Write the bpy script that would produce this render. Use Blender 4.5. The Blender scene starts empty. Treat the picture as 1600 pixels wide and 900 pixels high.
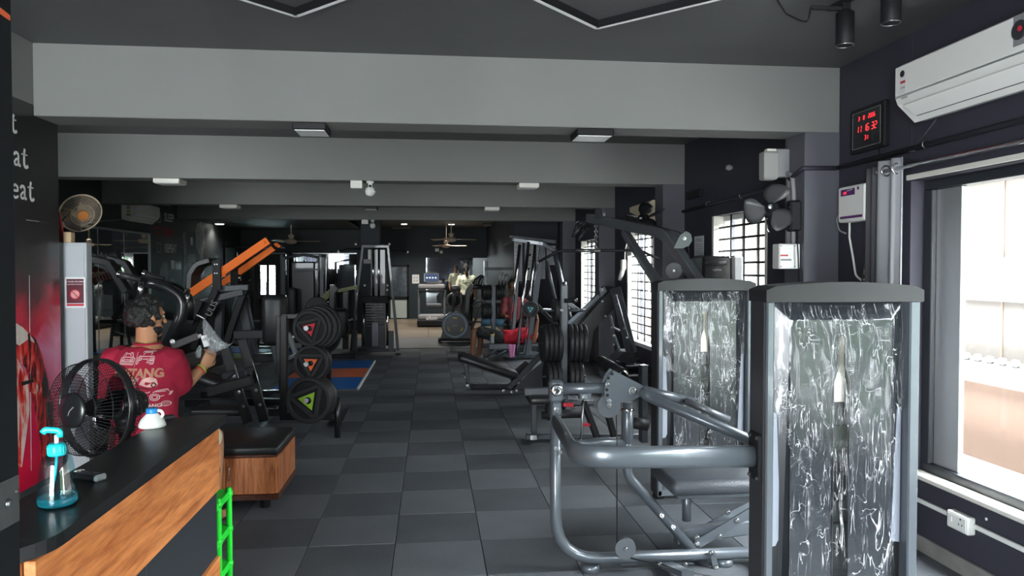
import bpy, bmesh, math, random
from mathutils import Vector, Matrix
from mathutils.bvhtree import BVHTree

S = bpy.context.scene
C = S.collection
random.seed(7)

# ------------------------------------------------------------------ camera
F = 1155.0; EYE = 1.59; TH = math.radians(6.22); PIT = math.radians(1.44)
cam = bpy.data.cameras.new('camera'); cam_o = bpy.data.objects.new('camera', cam); C.objects.link(cam_o)
cam.sensor_width = 36.0; cam.lens = 36.0 * F / 1600.0; cam.clip_start = 0.05; cam.clip_end = 200
cam_o.location = (0, 0, EYE); cam_o.rotation_euler = (math.pi / 2 - PIT, 0, -TH)
S.camera = cam_o

# ------------------------------------------------------------------ world, daylight, exposure
W = bpy.data.worlds.new('sky'); S.world = W; W.use_nodes = True
wn = W.node_tree; wn.nodes.clear()
bg = wn.nodes.new('ShaderNodeBackground'); wo = wn.nodes.new('ShaderNodeOutputWorld')
bg.inputs[0].default_value = (0.93, 0.96, 1.0, 1); bg.inputs[1].default_value = 6.0
wn.links.new(bg.outputs[0], wo.inputs[0])
S.view_settings.view_transform = 'Standard'; S.view_settings.look = 'None'
S.view_settings.gamma = 1.0; S.view_settings.use_curve_mapping = False
S.view_settings.exposure = 2.95

def portal(name, loc, rot, sx, sy):
    l = bpy.data.lights.new(name, 'AREA'); l.shape = 'RECTANGLE'; l.size = sx; l.size_y = sy; l.energy = 1
    l.cycles.is_portal = True
    o = bpy.data.objects.new(name, l); C.objects.link(o); o.location = loc; o.rotation_euler = rot
    return o
R = math.radians
portal('window_portal', (2.98, 0.9, 1.26), (0, R(90), 0), 1.68, 6.2)
portal('window_portal', (2.98, 6.43, 1.36), (0, R(90), 0), 1.5, 1.2)
portal('window_portal', (2.98, 9.57, 1.36), (0, R(90), 0), 1.5, 1.2)
portal('window_portal', (2.98, 12.83, 1.36), (0, R(90), 0), 1.5, 1.2)
portal('window_portal', (-3.9, 4.83, 2.0), (R(90), 0, 0), 0.9, 0.8)  # portal of the unseen window added to light the left side
portal('added_entrance_portal', (-1.3, -2.42, 1.3), (R(90), 0, 0), 2.0, 2.6)  # portal of the glazed entrance added for front light

# ------------------------------------------------------------------ pixel -> world helper (1600x900 frame)
def ray(px, py):
    u = (px - 800) / F; v = (450 - py) / F
    f = Vector((math.sin(TH) * math.cos(PIT), math.cos(TH) * math.cos(PIT), -math.sin(PIT)))
    r = Vector((math.cos(TH), -math.sin(TH), 0))
    up = Vector((math.sin(TH) * math.sin(PIT), math.cos(TH) * math.sin(PIT), math.cos(PIT)))
    return f + r * u + up * v
def P(px, py, Y=None, X=None, Z=None):
    d = ray(px, py)
    t = X / d.x if X is not None else Y / d.y if Y is not None else (Z - EYE) / d.z
    return Vector((d.x * t, d.y * t, EYE + d.z * t))

# ------------------------------------------------------------------ materials
def mat(name, col, rough=0.6, metal=0.0, var=0.0, scale=8.0, bump=0.0, bscale=None, spec=0.5, coat=0.0, alpha=1.0, trans=0.0, ior=1.45):
    m = bpy.data.materials.new(name); m.use_nodes = True
    nt = m.node_tree; b = nt.nodes['Principled BSDF']
    b.inputs['Base Color'].default_value = (*col, 1); b.inputs['Roughness'].default_value = rough
    b.inputs['Metallic'].default_value = metal; b.inputs['Specular IOR Level'].default_value = spec
    b.inputs['Coat Weight'].default_value = coat; b.inputs['Alpha'].default_value = alpha
    b.inputs['Transmission Weight'].default_value = trans; b.inputs['IOR'].default_value = ior
    tc = nt.nodes.new('ShaderNodeTexCoord')
    if var:
        n = nt.nodes.new('ShaderNodeTexNoise'); n.inputs['Scale'].default_value = scale; n.inputs['Detail'].default_value = 5
        nt.links.new(tc.outputs['Object'], n.inputs['Vector'])
        mx = nt.nodes.new('ShaderNodeMix'); mx.data_type = 'RGBA'
        mx.inputs[6].default_value = (*[c * (1 - var) for c in col], 1)
        mx.inputs[7].default_value = (*[min(1, c * (1 + var)) for c in col], 1)
        nt.links.new(n.outputs[0], mx.inputs[0]); nt.links.new(mx.outputs[2], b.inputs['Base Color'])
    if bump:
        n2 = nt.nodes.new('ShaderNodeTexNoise'); n2.inputs['Scale'].default_value = bscale or scale * 4; n2.inputs['Detail'].default_value = 4
        nt.links.new(tc.outputs['Object'], n2.inputs['Vector'])
        bp = nt.nodes.new('ShaderNodeBump'); bp.inputs['Strength'].default_value = bump; bp.inputs['Distance'].default_value = 0.01
        nt.links.new(n2.outputs[0], bp.inputs['Height']); nt.links.new(bp.outputs[0], b.inputs['Normal'])
    return m

def emit(name, col, strength):
    m = bpy.data.materials.new(name); m.use_nodes = True; nt = m.node_tree
    b = nt.nodes['Principled BSDF']; b.inputs['Base Color'].default_value = (*col, 1)
    b.inputs['Emission Color'].default_value = (*col, 1); b.inputs['Emission Strength'].default_value = strength
    return m

def wood(name, c1, c2, axis=1, scale=3.0, rough=0.35, stretch=9.0):
    m = bpy.data.materials.new(name); m.use_nodes = True; nt = m.node_tree; b = nt.nodes['Principled BSDF']
    tc = nt.nodes.new('ShaderNodeTexCoord'); mp = nt.nodes.new('ShaderNodeMapping')
    sc = [stretch, stretch, stretch]; sc[axis] = 1.0; mp.inputs['Scale'].default_value = sc
    nt.links.new(tc.outputs['Object'], mp.inputs['Vector'])
    n1 = nt.nodes.new('ShaderNodeTexNoise'); n1.inputs['Scale'].default_value = scale; n1.inputs['Detail'].default_value = 8; n1.inputs['Distortion'].default_value = 1.6
    n2 = nt.nodes.new('ShaderNodeTexNoise'); n2.inputs['Scale'].default_value = scale * 6; n2.inputs['Detail'].default_value = 3
    nt.links.new(mp.outputs[0], n1.inputs['Vector']); nt.links.new(mp.outputs[0], n2.inputs['Vector'])
    ad = nt.nodes.new('ShaderNodeMath'); ad.operation = 'MULTIPLY_ADD'; ad.inputs[1].default_value = 0.35
    nt.links.new(n2.outputs[0], ad.inputs[0]); nt.links.new(n1.outputs[0], ad.inputs[2])
    rp = nt.nodes.new('ShaderNodeValToRGB'); rp.color_ramp.elements[0].position = 0.45; rp.color_ramp.elements[1].position = 0.82
    rp.color_ramp.elements[0].color = (*c1, 1); rp.color_ramp.elements[1].color = (*c2, 1)
    nt.links.new(ad.outputs[0], rp.inputs[0]); nt.links.new(rp.outputs[0], b.inputs['Base Color'])
    b.inputs['Roughness'].default_value = rough
    return m

M = {}
M['beam'] = mat('beam_paint', (0.180, 0.183, 0.175), 0.75, var=0.06, scale=2.5, bump=0.12, bscale=14)
M['ceiling'] = mat('ceiling_paint', (0.088, 0.090, 0.090), 0.55, var=0.12, scale=3, bump=0.15, bscale=18)
M['wall_r'] = mat('dark_wall_paint', (0.036, 0.035, 0.050), 0.6, var=0.12, scale=3, bump=0.1, bscale=20)
M['wall_l'] = mat('charcoal_wall_paint', (0.032, 0.038, 0.040), 0.6, var=0.12, scale=3, bump=0.08, bscale=20)
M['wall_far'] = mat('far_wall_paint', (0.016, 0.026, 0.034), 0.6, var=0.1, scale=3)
M['floor_base'] = mat('floor_screed', (0.02, 0.021, 0.022), 0.9, var=0.2)
def rubber(name, col):
    m = mat(name, col, 0.62, var=0.25, scale=3.0, bump=0.5, bscale=160, spec=0.4)
    nt = m.node_tree; b = nt.nodes['Principled BSDF']
    tc = nt.nodes.new('ShaderNodeTexCoord'); n = nt.nodes.new('ShaderNodeTexNoise'); n.inputs['Scale'].default_value = 55; n.inputs['Detail'].default_value = 1
    nt.links.new(tc.outputs['Object'], n.inputs['Vector'])
    r = nt.nodes.new('ShaderNodeValToRGB'); r.color_ramp.elements[0].position = 0.74; r.color_ramp.elements[1].position = 0.79
    r.color_ramp.elements[0].color = (0, 0, 0, 1); r.color_ramp.elements[1].color = (0.55, 0.55, 0.55, 1)
    nt.links.new(n.outputs[0], r.inputs[0])
    old = b.inputs['Base Color'].links[0].from_socket
    mx = nt.nodes.new('ShaderNodeMix'); mx.data_type = 'RGBA'; nt.links.new(r.outputs[0], mx.inputs[0]); nt.links.new(old, mx.inputs[6])
    mx.inputs[7].default_value = (0.16, 0.165, 0.17, 1)
    nt.links.new(mx.outputs[2], b.inputs['Base Color'])
    return m
M['tile_a'] = rubber('rubber_light', (0.108, 0.118, 0.132))
M['tile_b'] = rubber('rubber_dark', (0.074, 0.082, 0.093))
M['pillar'] = mat('pillar_paint', (0.095, 0.095, 0.112), 0.6, var=0.08, scale=3, bump=0.1, bscale=20)
M['brown_floor'] = mat('brown_stone_floor', (0.20, 0.155, 0.11), 0.35, var=0.3, scale=4)
M['grey_strip'] = mat('grey_stone', (0.12, 0.13, 0.14), 0.4, var=0.15, scale=5)
M['skirting'] = mat('chipped_skirting', (0.22, 0.21, 0.20), 0.7, var=0.4, scale=9, bump=0.3)
M['white'] = mat('white_plastic', (0.75, 0.75, 0.72), 0.4, var=0.03)
M['offwhite'] = mat('aged_white_plastic', (0.68, 0.66, 0.60), 0.42, var=0.05)
M['cream'] = mat('cream_plastic', (0.72, 0.63, 0.44), 0.45, var=0.05)
M['grey_pl'] = mat('grey_plastic', (0.23, 0.23, 0.24), 0.5, var=0.05)
M['dkgrey_pl'] = mat('dark_grey_plastic', (0.032, 0.032, 0.036), 0.42)
M['cap_pl'] = mat('charcoal_cap_plastic', (0.017, 0.0175, 0.020), 0.45, spec=0.4)
M['silver'] = mat('silver_powder_coat', (0.105, 0.12, 0.138), 0.32, metal=0.45, var=0.05, scale=20, coat=0.25)
M['silver_d'] = mat('dark_silver_powder_coat', (0.12, 0.13, 0.145), 0.33, metal=0.4, coat=0.2)
M['steel'] = mat('brushed_steel', (0.34, 0.35, 0.36), 0.28, metal=1.0)
M['chrome'] = mat('chrome', (0.75, 0.76, 0.77), 0.12, metal=1.0)
M['cable'] = mat('black_cable', (0.012, 0.012, 0.013), 0.4)
M['gblack'] = mat('gloss_black_paint', (0.011, 0.0115, 0.013), 0.28, coat=0.12)
M['mblack'] = mat('matte_black', (0.010, 0.0105, 0.012), 0.55, var=0.1, spec=0.3)
M['frame_dk'] = mat('dark_frame_paint', (0.022, 0.025, 0.031), 0.35, coat=0.2)
M['frame_gr'] = mat('slate_frame_paint', (0.05, 0.058, 0.07), 0.38, coat=0.2)
M['vinyl'] = mat('black_vinyl', (0.017, 0.018, 0.020), 0.38, var=0.1, bump=0.15, bscale=60)
M['vinyl_g'] = mat('slate_vinyl', (0.05, 0.055, 0.065), 0.42, var=0.1, bump=0.25, bscale=110)
M['rubber'] = mat('black_rubber', (0.018, 0.0185, 0.02), 0.5, var=0.1)
M['orange'] = mat('orange_powder_coat', (0.90, 0.165, 0.006), 0.5, var=0.04, spec=0.25)
M['orange_p'] = mat('orange_emblem', (0.80, 0.14, 0.05), 0.45)
M['red_p'] = mat('red_emblem', (0.55, 0.03, 0.05), 0.45)
M['green_p'] = mat('green_emblem', (0.28, 0.50, 0.04), 0.45)
M['olive'] = mat('olive_powder_coat', (0.13, 0.15, 0.012), 0.4)
M['blue_mat'] = mat('blue_mat', (0.012, 0.12, 0.42), 0.55, var=0.12)
M['orange_mat'] = mat('orange_mat', (0.72, 0.17, 0.07), 0.55, var=0.08)
M['green_mat'] = mat('green_mat', (0.14, 0.2, 0.05), 0.6)
M['pwhite'] = mat('print_white', (0.78, 0.78, 0.77), 0.5)
M['pgrey'] = mat('print_grey', (0.42, 0.43, 0.43), 0.6, var=0.35, scale=30)
M['pred'] = mat('print_red', (0.50, 0.02, 0.035), 0.6, var=0.2, scale=30)
M['pblack'] = mat('print_black', (0.015, 0.015, 0.016), 0.3, var=0.1)
M['wgrey'] = mat('painted_grey', (0.72, 0.73, 0.73), 0.6, var=0.3, scale=30)
M['paper'] = mat('paper', (0.7, 0.71, 0.72), 0.6, var=0.04)
M['wood_f'] = wood('orange_oak_laminate', (0.40, 0.105, 0.024), (0.82, 0.30, 0.095), axis=1, scale=2.2)
M['wood_b'] = wood('walnut_laminate', (0.19, 0.05, 0.018), (0.58, 0.21, 0.08), axis=2, scale=2.6)
M['wood_d'] = wood('dark_wood', (0.035, 0.012, 0.007), (0.10, 0.03, 0.015), axis=1, scale=2.5)
M['counter'] = mat('black_laminate', (0.013, 0.0135, 0.015), 0.32, var=0.05)
M['slate_p'] = mat('slate_laminate', (0.030, 0.035, 0.042), 0.5, var=0.1)
M['green_pl'] = mat('bright_green_plastic', (0.02, 0.72, 0.045), 0.35)
M['teal'] = mat('teal_plastic', (0.01, 0.46, 0.52), 0.32)
M['teal_liq'] = mat('teal_gel', (0.04, 0.45, 0.55), 0.05, trans=0.8, ior=1.33)
M['skin'] = mat('skin_brown', (0.44, 0.21, 0.115), 0.5, var=0.1, scale=14)
M['skin_d'] = mat('skin_dark_brown', (0.20, 0.082, 0.045), 0.5, var=0.1, scale=14)
M['hair'] = mat('black_hair', (0.008, 0.0075, 0.008), 0.42, var=0.3, scale=60, bump=0.9, bscale=120)
M['maroon'] = mat('maroon_cotton', (0.31, 0.008, 0.034), 0.85, var=0.12, scale=6, bump=0.25, bscale=40)
M['maroon_d'] = mat('dull_maroon_cotton', (0.13, 0.025, 0.03), 0.85, var=0.1)
M['red_cl'] = mat('red_cotton', (0.50, 0.016, 0.035), 0.85, var=0.12, scale=6, bump=0.2, bscale=40)
M['white_cl'] = mat('white_cotton', (0.66, 0.68, 0.52), 0.85, var=0.05)
M['black_cl'] = mat('black_cloth', (0.012, 0.012, 0.014), 0.8)
M['pink_cl'] = mat('pink_towel', (0.6, 0.22, 0.42), 0.9, var=0.2, scale=25)
M['led_red'] = emit('red_led', (1.0, 0.03, 0.04), 0.32)
M['lamp_on'] = emit('lit_downlight', (1.0, 0.97, 0.9), 2.0)
M['lamp_off'] = mat('opal_diffuser', (0.85, 0.86, 0.85), 0.35)
M['screen'] = emit('blue_screen', (0.02, 0.035, 0.09), 0.12)
M['screen_w'] = emit('screen_white', (0.6, 0.7, 0.8), 0.14)
M['mirror'] = mat('mirror_glass', (0.72, 0.75, 0.75), 0.02, metal=1.0)
M['alu'] = mat('aluminium', (0.6, 0.61, 0.62), 0.35, metal=0.9)
M['fan_grey'] = mat('grey_fan_blade', (0.055, 0.055, 0.058), 0.35)
M['tan'] = mat('tan_plastic', (0.45, 0.36, 0.27), 0.5)
M['yellow'] = mat('yellow_plastic', (0.7, 0.5, 0.03), 0.4)
M['teal_disc'] = mat('teal_emblem', (0.1, 0.55, 0.55), 0.4)
M['curtain'] = mat('grey_curtain', (0.30, 0.31, 0.33), 0.7, var=0.08, scale=5)
M['curtain_d'] = mat('dark_grey_curtain', (0.06, 0.06, 0.068), 0.75)
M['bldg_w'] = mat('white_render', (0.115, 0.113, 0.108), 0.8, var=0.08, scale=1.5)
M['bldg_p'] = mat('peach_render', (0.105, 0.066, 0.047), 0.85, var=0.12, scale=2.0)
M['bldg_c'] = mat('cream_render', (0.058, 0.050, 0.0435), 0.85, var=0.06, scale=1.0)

def glass_mat(name, tint=(1, 1, 1), gloss=0.08):
    m = bpy.data.materials.new(name); m.use_nodes = True; nt = m.node_tree; nt.nodes.clear()
    o = nt.nodes.new('ShaderNodeOutputMaterial'); mx = nt.nodes.new('ShaderNodeMixShader')
    t = nt.nodes.new('ShaderNodeBsdfTransparent'); g = nt.nodes.new('ShaderNodeBsdfGlossy')
    t.inputs[0].default_value = (*tint, 1); g.inputs['Roughness'].default_value = 0.03; mx.inputs[0].default_value = gloss
    nt.links.new(t.outputs[0], mx.inputs[1]); nt.links.new(g.outputs[0], mx.inputs[2]); nt.links.new(mx.outputs[0], o.inputs[0])
    return m
M['glass'] = glass_mat('clear_glass', (0.96, 0.98, 0.97), 0.05)
M['bottle_gl'] = glass_mat('clear_teal_plastic', (0.74, 0.94, 0.97), 0.14)
M['fan_clear'] = glass_mat('smoked_plastic', (0.22, 0.22, 0.24), 0.10)

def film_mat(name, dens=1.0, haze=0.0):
    # crumpled clear wrap: transparent, specular streaks painted as white crease lines, plus a glossy layer
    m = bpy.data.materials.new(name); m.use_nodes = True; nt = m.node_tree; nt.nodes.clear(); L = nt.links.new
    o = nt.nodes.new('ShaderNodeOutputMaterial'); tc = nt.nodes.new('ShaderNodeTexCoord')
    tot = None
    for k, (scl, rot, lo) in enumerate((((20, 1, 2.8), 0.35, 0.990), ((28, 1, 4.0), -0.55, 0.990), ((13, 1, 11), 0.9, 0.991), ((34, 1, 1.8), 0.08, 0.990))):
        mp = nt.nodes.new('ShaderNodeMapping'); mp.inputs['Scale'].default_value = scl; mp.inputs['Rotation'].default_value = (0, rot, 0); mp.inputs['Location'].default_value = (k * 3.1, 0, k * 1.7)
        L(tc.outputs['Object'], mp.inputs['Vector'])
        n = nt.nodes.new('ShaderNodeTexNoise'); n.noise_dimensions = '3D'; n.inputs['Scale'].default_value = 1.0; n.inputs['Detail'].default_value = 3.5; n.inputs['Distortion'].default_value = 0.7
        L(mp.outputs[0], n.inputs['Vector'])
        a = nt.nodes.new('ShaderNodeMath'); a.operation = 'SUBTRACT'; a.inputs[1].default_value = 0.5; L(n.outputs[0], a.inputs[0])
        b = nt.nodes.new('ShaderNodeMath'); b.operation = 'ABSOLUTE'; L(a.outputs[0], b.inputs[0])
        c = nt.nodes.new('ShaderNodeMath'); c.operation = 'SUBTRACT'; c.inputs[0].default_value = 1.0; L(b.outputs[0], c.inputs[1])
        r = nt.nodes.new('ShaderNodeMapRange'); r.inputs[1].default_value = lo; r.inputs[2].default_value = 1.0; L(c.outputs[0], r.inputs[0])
        # break each family of painted streaks into patches
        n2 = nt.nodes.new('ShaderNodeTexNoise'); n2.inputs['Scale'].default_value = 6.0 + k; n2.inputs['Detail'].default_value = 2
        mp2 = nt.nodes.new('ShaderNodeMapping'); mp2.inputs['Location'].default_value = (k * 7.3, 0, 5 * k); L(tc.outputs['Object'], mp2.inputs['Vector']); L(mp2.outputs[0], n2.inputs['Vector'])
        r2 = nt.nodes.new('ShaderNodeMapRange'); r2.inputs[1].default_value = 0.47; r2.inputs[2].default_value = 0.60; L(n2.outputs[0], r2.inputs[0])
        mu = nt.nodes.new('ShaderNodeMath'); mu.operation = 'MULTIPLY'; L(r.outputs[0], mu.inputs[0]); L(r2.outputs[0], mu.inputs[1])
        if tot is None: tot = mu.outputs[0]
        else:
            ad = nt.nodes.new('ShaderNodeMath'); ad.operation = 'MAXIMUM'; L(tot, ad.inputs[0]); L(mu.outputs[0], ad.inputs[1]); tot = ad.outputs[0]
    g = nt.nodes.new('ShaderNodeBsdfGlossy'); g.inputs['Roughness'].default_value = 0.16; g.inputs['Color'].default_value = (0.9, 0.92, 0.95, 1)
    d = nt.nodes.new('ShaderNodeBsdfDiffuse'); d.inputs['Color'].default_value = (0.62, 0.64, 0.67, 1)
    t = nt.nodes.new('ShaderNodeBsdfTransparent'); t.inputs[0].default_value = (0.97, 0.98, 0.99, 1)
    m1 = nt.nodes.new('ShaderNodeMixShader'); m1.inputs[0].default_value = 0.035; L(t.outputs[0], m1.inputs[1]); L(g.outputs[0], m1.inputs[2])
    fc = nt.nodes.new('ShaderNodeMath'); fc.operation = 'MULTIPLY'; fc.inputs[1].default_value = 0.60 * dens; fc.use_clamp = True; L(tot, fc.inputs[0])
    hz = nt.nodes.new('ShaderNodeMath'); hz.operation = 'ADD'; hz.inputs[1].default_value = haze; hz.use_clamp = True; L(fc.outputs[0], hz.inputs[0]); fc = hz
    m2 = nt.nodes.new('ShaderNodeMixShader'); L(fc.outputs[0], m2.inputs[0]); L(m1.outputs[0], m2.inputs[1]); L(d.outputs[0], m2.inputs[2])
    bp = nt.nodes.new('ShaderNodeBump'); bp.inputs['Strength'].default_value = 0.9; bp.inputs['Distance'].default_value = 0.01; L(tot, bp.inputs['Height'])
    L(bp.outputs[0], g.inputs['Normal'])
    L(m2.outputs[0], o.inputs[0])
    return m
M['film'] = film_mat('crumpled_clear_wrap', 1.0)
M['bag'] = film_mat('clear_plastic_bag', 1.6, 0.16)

# ------------------------------------------------------------------ mesh builder
WM = {}      # object -> world matrix
def V(*a): return Vector(a)
def fillet(path, r, n=6):
    pts = [Vector(p) for p in path]
    if r <= 0 or len(pts) < 3: return pts
    out = [pts[0]]
    for i in range(1, len(pts) - 1):
        a, b, c = pts[i - 1], pts[i], pts[i + 1]
        u = (a - b); w = (c - b); lu, lw = u.length, w.length; u.normalize(); w.normalize()
        ang = u.angle(w, math.pi)
        if ang > math.pi - 0.03: out.append(b); continue
        t = min(r / math.tan(ang / 2), lu * 0.48, lw * 0.48)
        p0, p1 = b + u * t, b + w * t
        for k in range(n + 1):
            s = k / n
            out.append(p0 * (1 - s) ** 2 + b * 2 * s * (1 - s) + p1 * s * s)
    out.append(pts[-1]); return out

class MB:
    def __init__(s): s.v = []; s.f = []; s.sm = []
    def add(s, vs, fs, sm=False):
        o = len(s.v); s.v += [Vector(v) for v in vs]; s.f += [tuple(i + o for i in f) for f in fs]
        s.sm += (sm if isinstance(sm, list) else [sm] * len(fs)); return s
    def box(s, c, d, rot=None, ch=None):
        # chamfered box; c = centre, d = full size
        h = Vector(d) / 2; c = Vector(c); k = min(d) * 0.12 if ch is None else ch
        k = min(k, min(d) * 0.49); rot = rot or Matrix.Identity(3)
        idx = {}; vs = []
        for sx in (-1, 1):
            for sy in (-1, 1):
                for sz in (-1, 1):
                    b = Vector((sx * h.x, sy * h.y, sz * h.z)); sg = (sx, sy, sz)
                    for ax in range(3):
                        q = b.copy()
                        for o in range(3):
                            if o != ax: q[o] -= sg[o] * k
                        idx[(sg, ax)] = len(vs); vs.append(c + rot @ q)
        fs = []
        for ax in range(3):
            o1, o2 = (ax + 1) % 3, (ax + 2) % 3
            for sg in (-1, 1):
                loop = []
                for a, b in ((-1, -1), (1, -1), (1, 1), (-1, 1)):
                    g = [0, 0, 0]; g[ax] = sg; g[o1] = a; g[o2] = b; loop.append(idx[(tuple(g), ax)])
                fs.append(tuple(loop if sg > 0 else loop[::-1]))
        for ax in range(3):            # edges along ax
            o1, o2 = (ax + 1) % 3, (ax + 2) % 3
            for a in (-1, 1):
                for b in (-1, 1):
                    g0 = [0, 0, 0]; g0[ax] = -1; g0[o1] = a; g0[o2] = b; g1 = list(g0); g1[ax] = 1; g0, g1 = tuple(g0), tuple(g1)
                    q = (idx[(g0, o1)], idx[(g1, o1)], idx[(g1, o2)], idx[(g0, o2)])
                    fs.append(q if a * b < 0 else q[::-1])
        for sx in (-1, 1):
            for sy in (-1, 1):
                for sz in (-1, 1):
                    g = (sx, sy, sz); q = (idx[(g, 0)], idx[(g, 1)], idx[(g, 2)])
                    fs.append(q if sx * sy * sz > 0 else q[::-1])
        return s.add(vs, fs, False)
    def bb(s, a, b, ch=None):
        a, b = Vector(a), Vector(b)
        return s.box((a + b) / 2, [abs(b[i] - a[i]) for i in range(3)], None, ch)
    def pad(s, c, d, r, rot=None, k=5):
        # rounded cushion
        c = Vector(c); rot = rot or Matrix.Identity(3); h = Vector(d) / 2; r = min(r, min(h) * 0.999)
        inn = Vector([x - r for x in h]); key = {}; vs = []; fs = []
        for ax in range(3):
            o1, o2 = (ax + 1) % 3, (ax + 2) % 3
            for sg in (-1, 1):
                g = []
                for i in range(k + 1):
                    row = []
                    for j in range(k + 1):
                        q = [0, 0, 0]; q[ax] = sg; q[o1] = math.tan((2 * i / k - 1) * math.pi / 4); q[o2] = math.tan((2 * j / k - 1) * math.pi / 4)
                        kk = tuple(round(x, 4) for x in q)
                        if kk not in key:
                            n = Vector(q).normalized(); p = Vector([math.copysign(inn[t], q[t]) + r * n[t] for t in range(3)])
                            key[kk] = len(vs); vs.append(c + rot @ p)
                        row.append(key[kk])
                    g.append(row)
                for i in range(k):
                    for j in range(k):
                        q = (g[i][j], g[i + 1][j], g[i + 1][j + 1], g[i][j + 1]); fs.append(q if sg > 0 else q[::-1])
        return s.add(vs, fs, True)
    def sweep(s, path, sec, radii=None, up=None, smooth=True, cap=True, closed=False):
        pts = [Vector(p) for p in path]; n = len(pts); m = len(sec); tans = []
        for i in range(n):
            if closed: t = pts[(i + 1) % n] - pts[i - 1]
            elif i == 0: t = pts[1] - pts[0]
            elif i == n - 1: t = pts[-1] - pts[-2]
            else: t = (pts[i + 1] - pts[i]).normalized() + (pts[i] - pts[i - 1]).normalized()
            if t.length < 1e-9: t = tans[-1] if tans else V(0, 0, 1)
            tans.append(t.normalized())
        u = Vector(up) if up else (V(0, 0, 1) if abs(tans[0].z) < 0.9 else V(0, 1, 0))
        x = (u - tans[0] * u.dot(tans[0])).normalized(); vs = []
        for i in range(n):
            t = tans[i]
            if i:
                x = x - t * x.dot(t)
                if x.length < 1e-6: x = t.orthogonal()
                x.normalize()
            y = t.cross(x); k = radii[i] if radii else 1.0
            for a, b in sec: vs.append(pts[i] + x * (b * k) + y * (a * k))
        fs = []
        for i in range(n if closed else n - 1):
            for j in range(m):
                a, b = i * m + j, i * m + (j + 1) % m; c2, d2 = ((i + 1) % n) * m + (j + 1) % m, ((i + 1) % n) * m + j
                fs.append((d2, c2, b, a))
        sm = [smooth] * len(fs)
        if cap and not closed:
            fs += [tuple(range(m)), tuple(range((n - 1) * m, n * m))[::-1]]; sm += [False, False]
        return s.add(vs, fs, sm)
    def tube(s, path, r, seg=12, bend=0.0, up=None, closed=False):
        ra, rb = r if isinstance(r, tuple) else (r, r)
        sec = [(ra * math.cos(2 * math.pi * k / seg), rb * math.sin(2 * math.pi * k / seg)) for k in range(seg)]
        return s.sweep(fillet(path, bend), sec, up=up, closed=closed)
    def bar(s, path, w, h, bend=0.0, up=None, ch=0.12):
        # rectangular tube: w across, h along 'up'
        k = min(w, h) * ch; a, b = w / 2, h / 2
        sec = [(a - k, -b), (a, -b + k), (a, b - k), (a - k, b), (-a + k, b), (-a, b - k), (-a, -b + k), (-a + k, -b)]
        return s.sweep(fillet(path, bend), sec, up=up, smooth=False)
    def limb(s, pts, seg=12, up=None):
        # pts: (x,y,z,r) with rounded ends
        p = [Vector(q[:3]) for q in pts]; r = [q[3] for q in pts]; path = []; rad = []
        d0 = (p[0] - p[1]).normalized(); d1 = (p[-1] - p[-2]).normalized()
        for k in (0.0, 0.45, 0.8): path.append(p[0] + d0 * r[0] * math.cos(math.asin(max(k, 0.12)))); rad.append(r[0] * max(k, 0.12))
        for i in range(len(p)):
            path.append(p[i]); rad.append(r[i])
            if i < len(p) - 1 and (p[i + 1] - p[i]).length > 0.08:
                for t in (0.33, 0.67): path.append(p[i].lerp(p[i + 1], t)); rad.append(r[i] * (1 - t) + r[i + 1] * t)
        for k in (0.8, 0.45, 0.0): path.append(p[-1] + d1 * r[-1] * math.cos(math.asin(max(k, 0.12)))); rad.append(r[-1] * max(k, 0.12))
        sec = [(math.cos(2 * math.pi * k / seg), math.sin(2 * math.pi * k / seg)) for k in range(seg)]
        return s.sweep(path, sec, rad, up)
    def lathe(s, prof, c, ax=(0, 0, 1), seg=20, smooth=True, close=True):
        # prof: (radius, height along ax)
        c = Vector(c); a = Vector(ax).normalized(); x = a.orthogonal().normalized(); y = a.cross(x); vs = []; n = len(prof)
        for r, h in prof:
            for k in range(seg):
                t = 2 * math.pi * k / seg; vs.append(c + a * h + (x * math.cos(t) + y * math.sin(t)) * r)
        fs = []; sm = []
        for i in range(n - 1):
            dr = abs(prof[i + 1][0] - prof[i][0]); dh = abs(prof[i + 1][1] - prof[i][1])
            for k in range(seg):
                fs.append((i * seg + k, i * seg + (k + 1) % seg, (i + 1) * seg + (k + 1) % seg, (i + 1) * seg + k)); sm.append(smooth and dh > dr * 0.15)
        if close:
            if prof[0][0] > 1e-5: fs.append(tuple(range(seg))[::-1]); sm.append(False)
            if prof[-1][0] > 1e-5: fs.append(tuple(range((n - 1) * seg, n * seg))); sm.append(False)
        return s.add(vs, fs, sm)
    def cyl(s, p0, p1, r, r1=None, seg=16, ch=0.12):
        p0, p1 = Vector(p0), Vector(p1); L = (p1 - p0).length; r1 = r if r1 is None else r1; k = min(r * ch, L * 0.3)
        return s.lathe([(r - k, 0), (r, k), (r1, L - k), (r1 - k, L)], p0, p1 - p0, seg)
    def ball(s, c, r, seg=16, rings=10, rot=None):
        c = Vector(c); rx, ry, rz = r if isinstance(r, (tuple, list)) else (r, r, r); rot = rot or Matrix.Identity(3)
        vs = []; fs = []
        for i in range(1, rings):
            t = math.pi * i / rings
            for k in range(seg):
                p = 2 * math.pi * k / seg; vs.append(c + rot @ V(rx * math.sin(t) * math.cos(p), ry * math.sin(t) * math.sin(p), rz * math.cos(t)))
        a = len(vs); vs += [c + rot @ V(0, 0, rz), c + rot @ V(0, 0, -rz)]
        for i in range(rings - 2):
            for k in range(seg): fs.append((i * seg + k, (i + 1) * seg + k, (i + 1) * seg + (k + 1) % seg, i * seg + (k + 1) % seg))
        for k in range(seg):
            fs.append((a, k, (k + 1) % seg)); fs.append((a + 1, (rings - 2) * seg + (k + 1) % seg, (rings - 2) * seg + k))
        return s.add(vs, fs, True)
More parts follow.
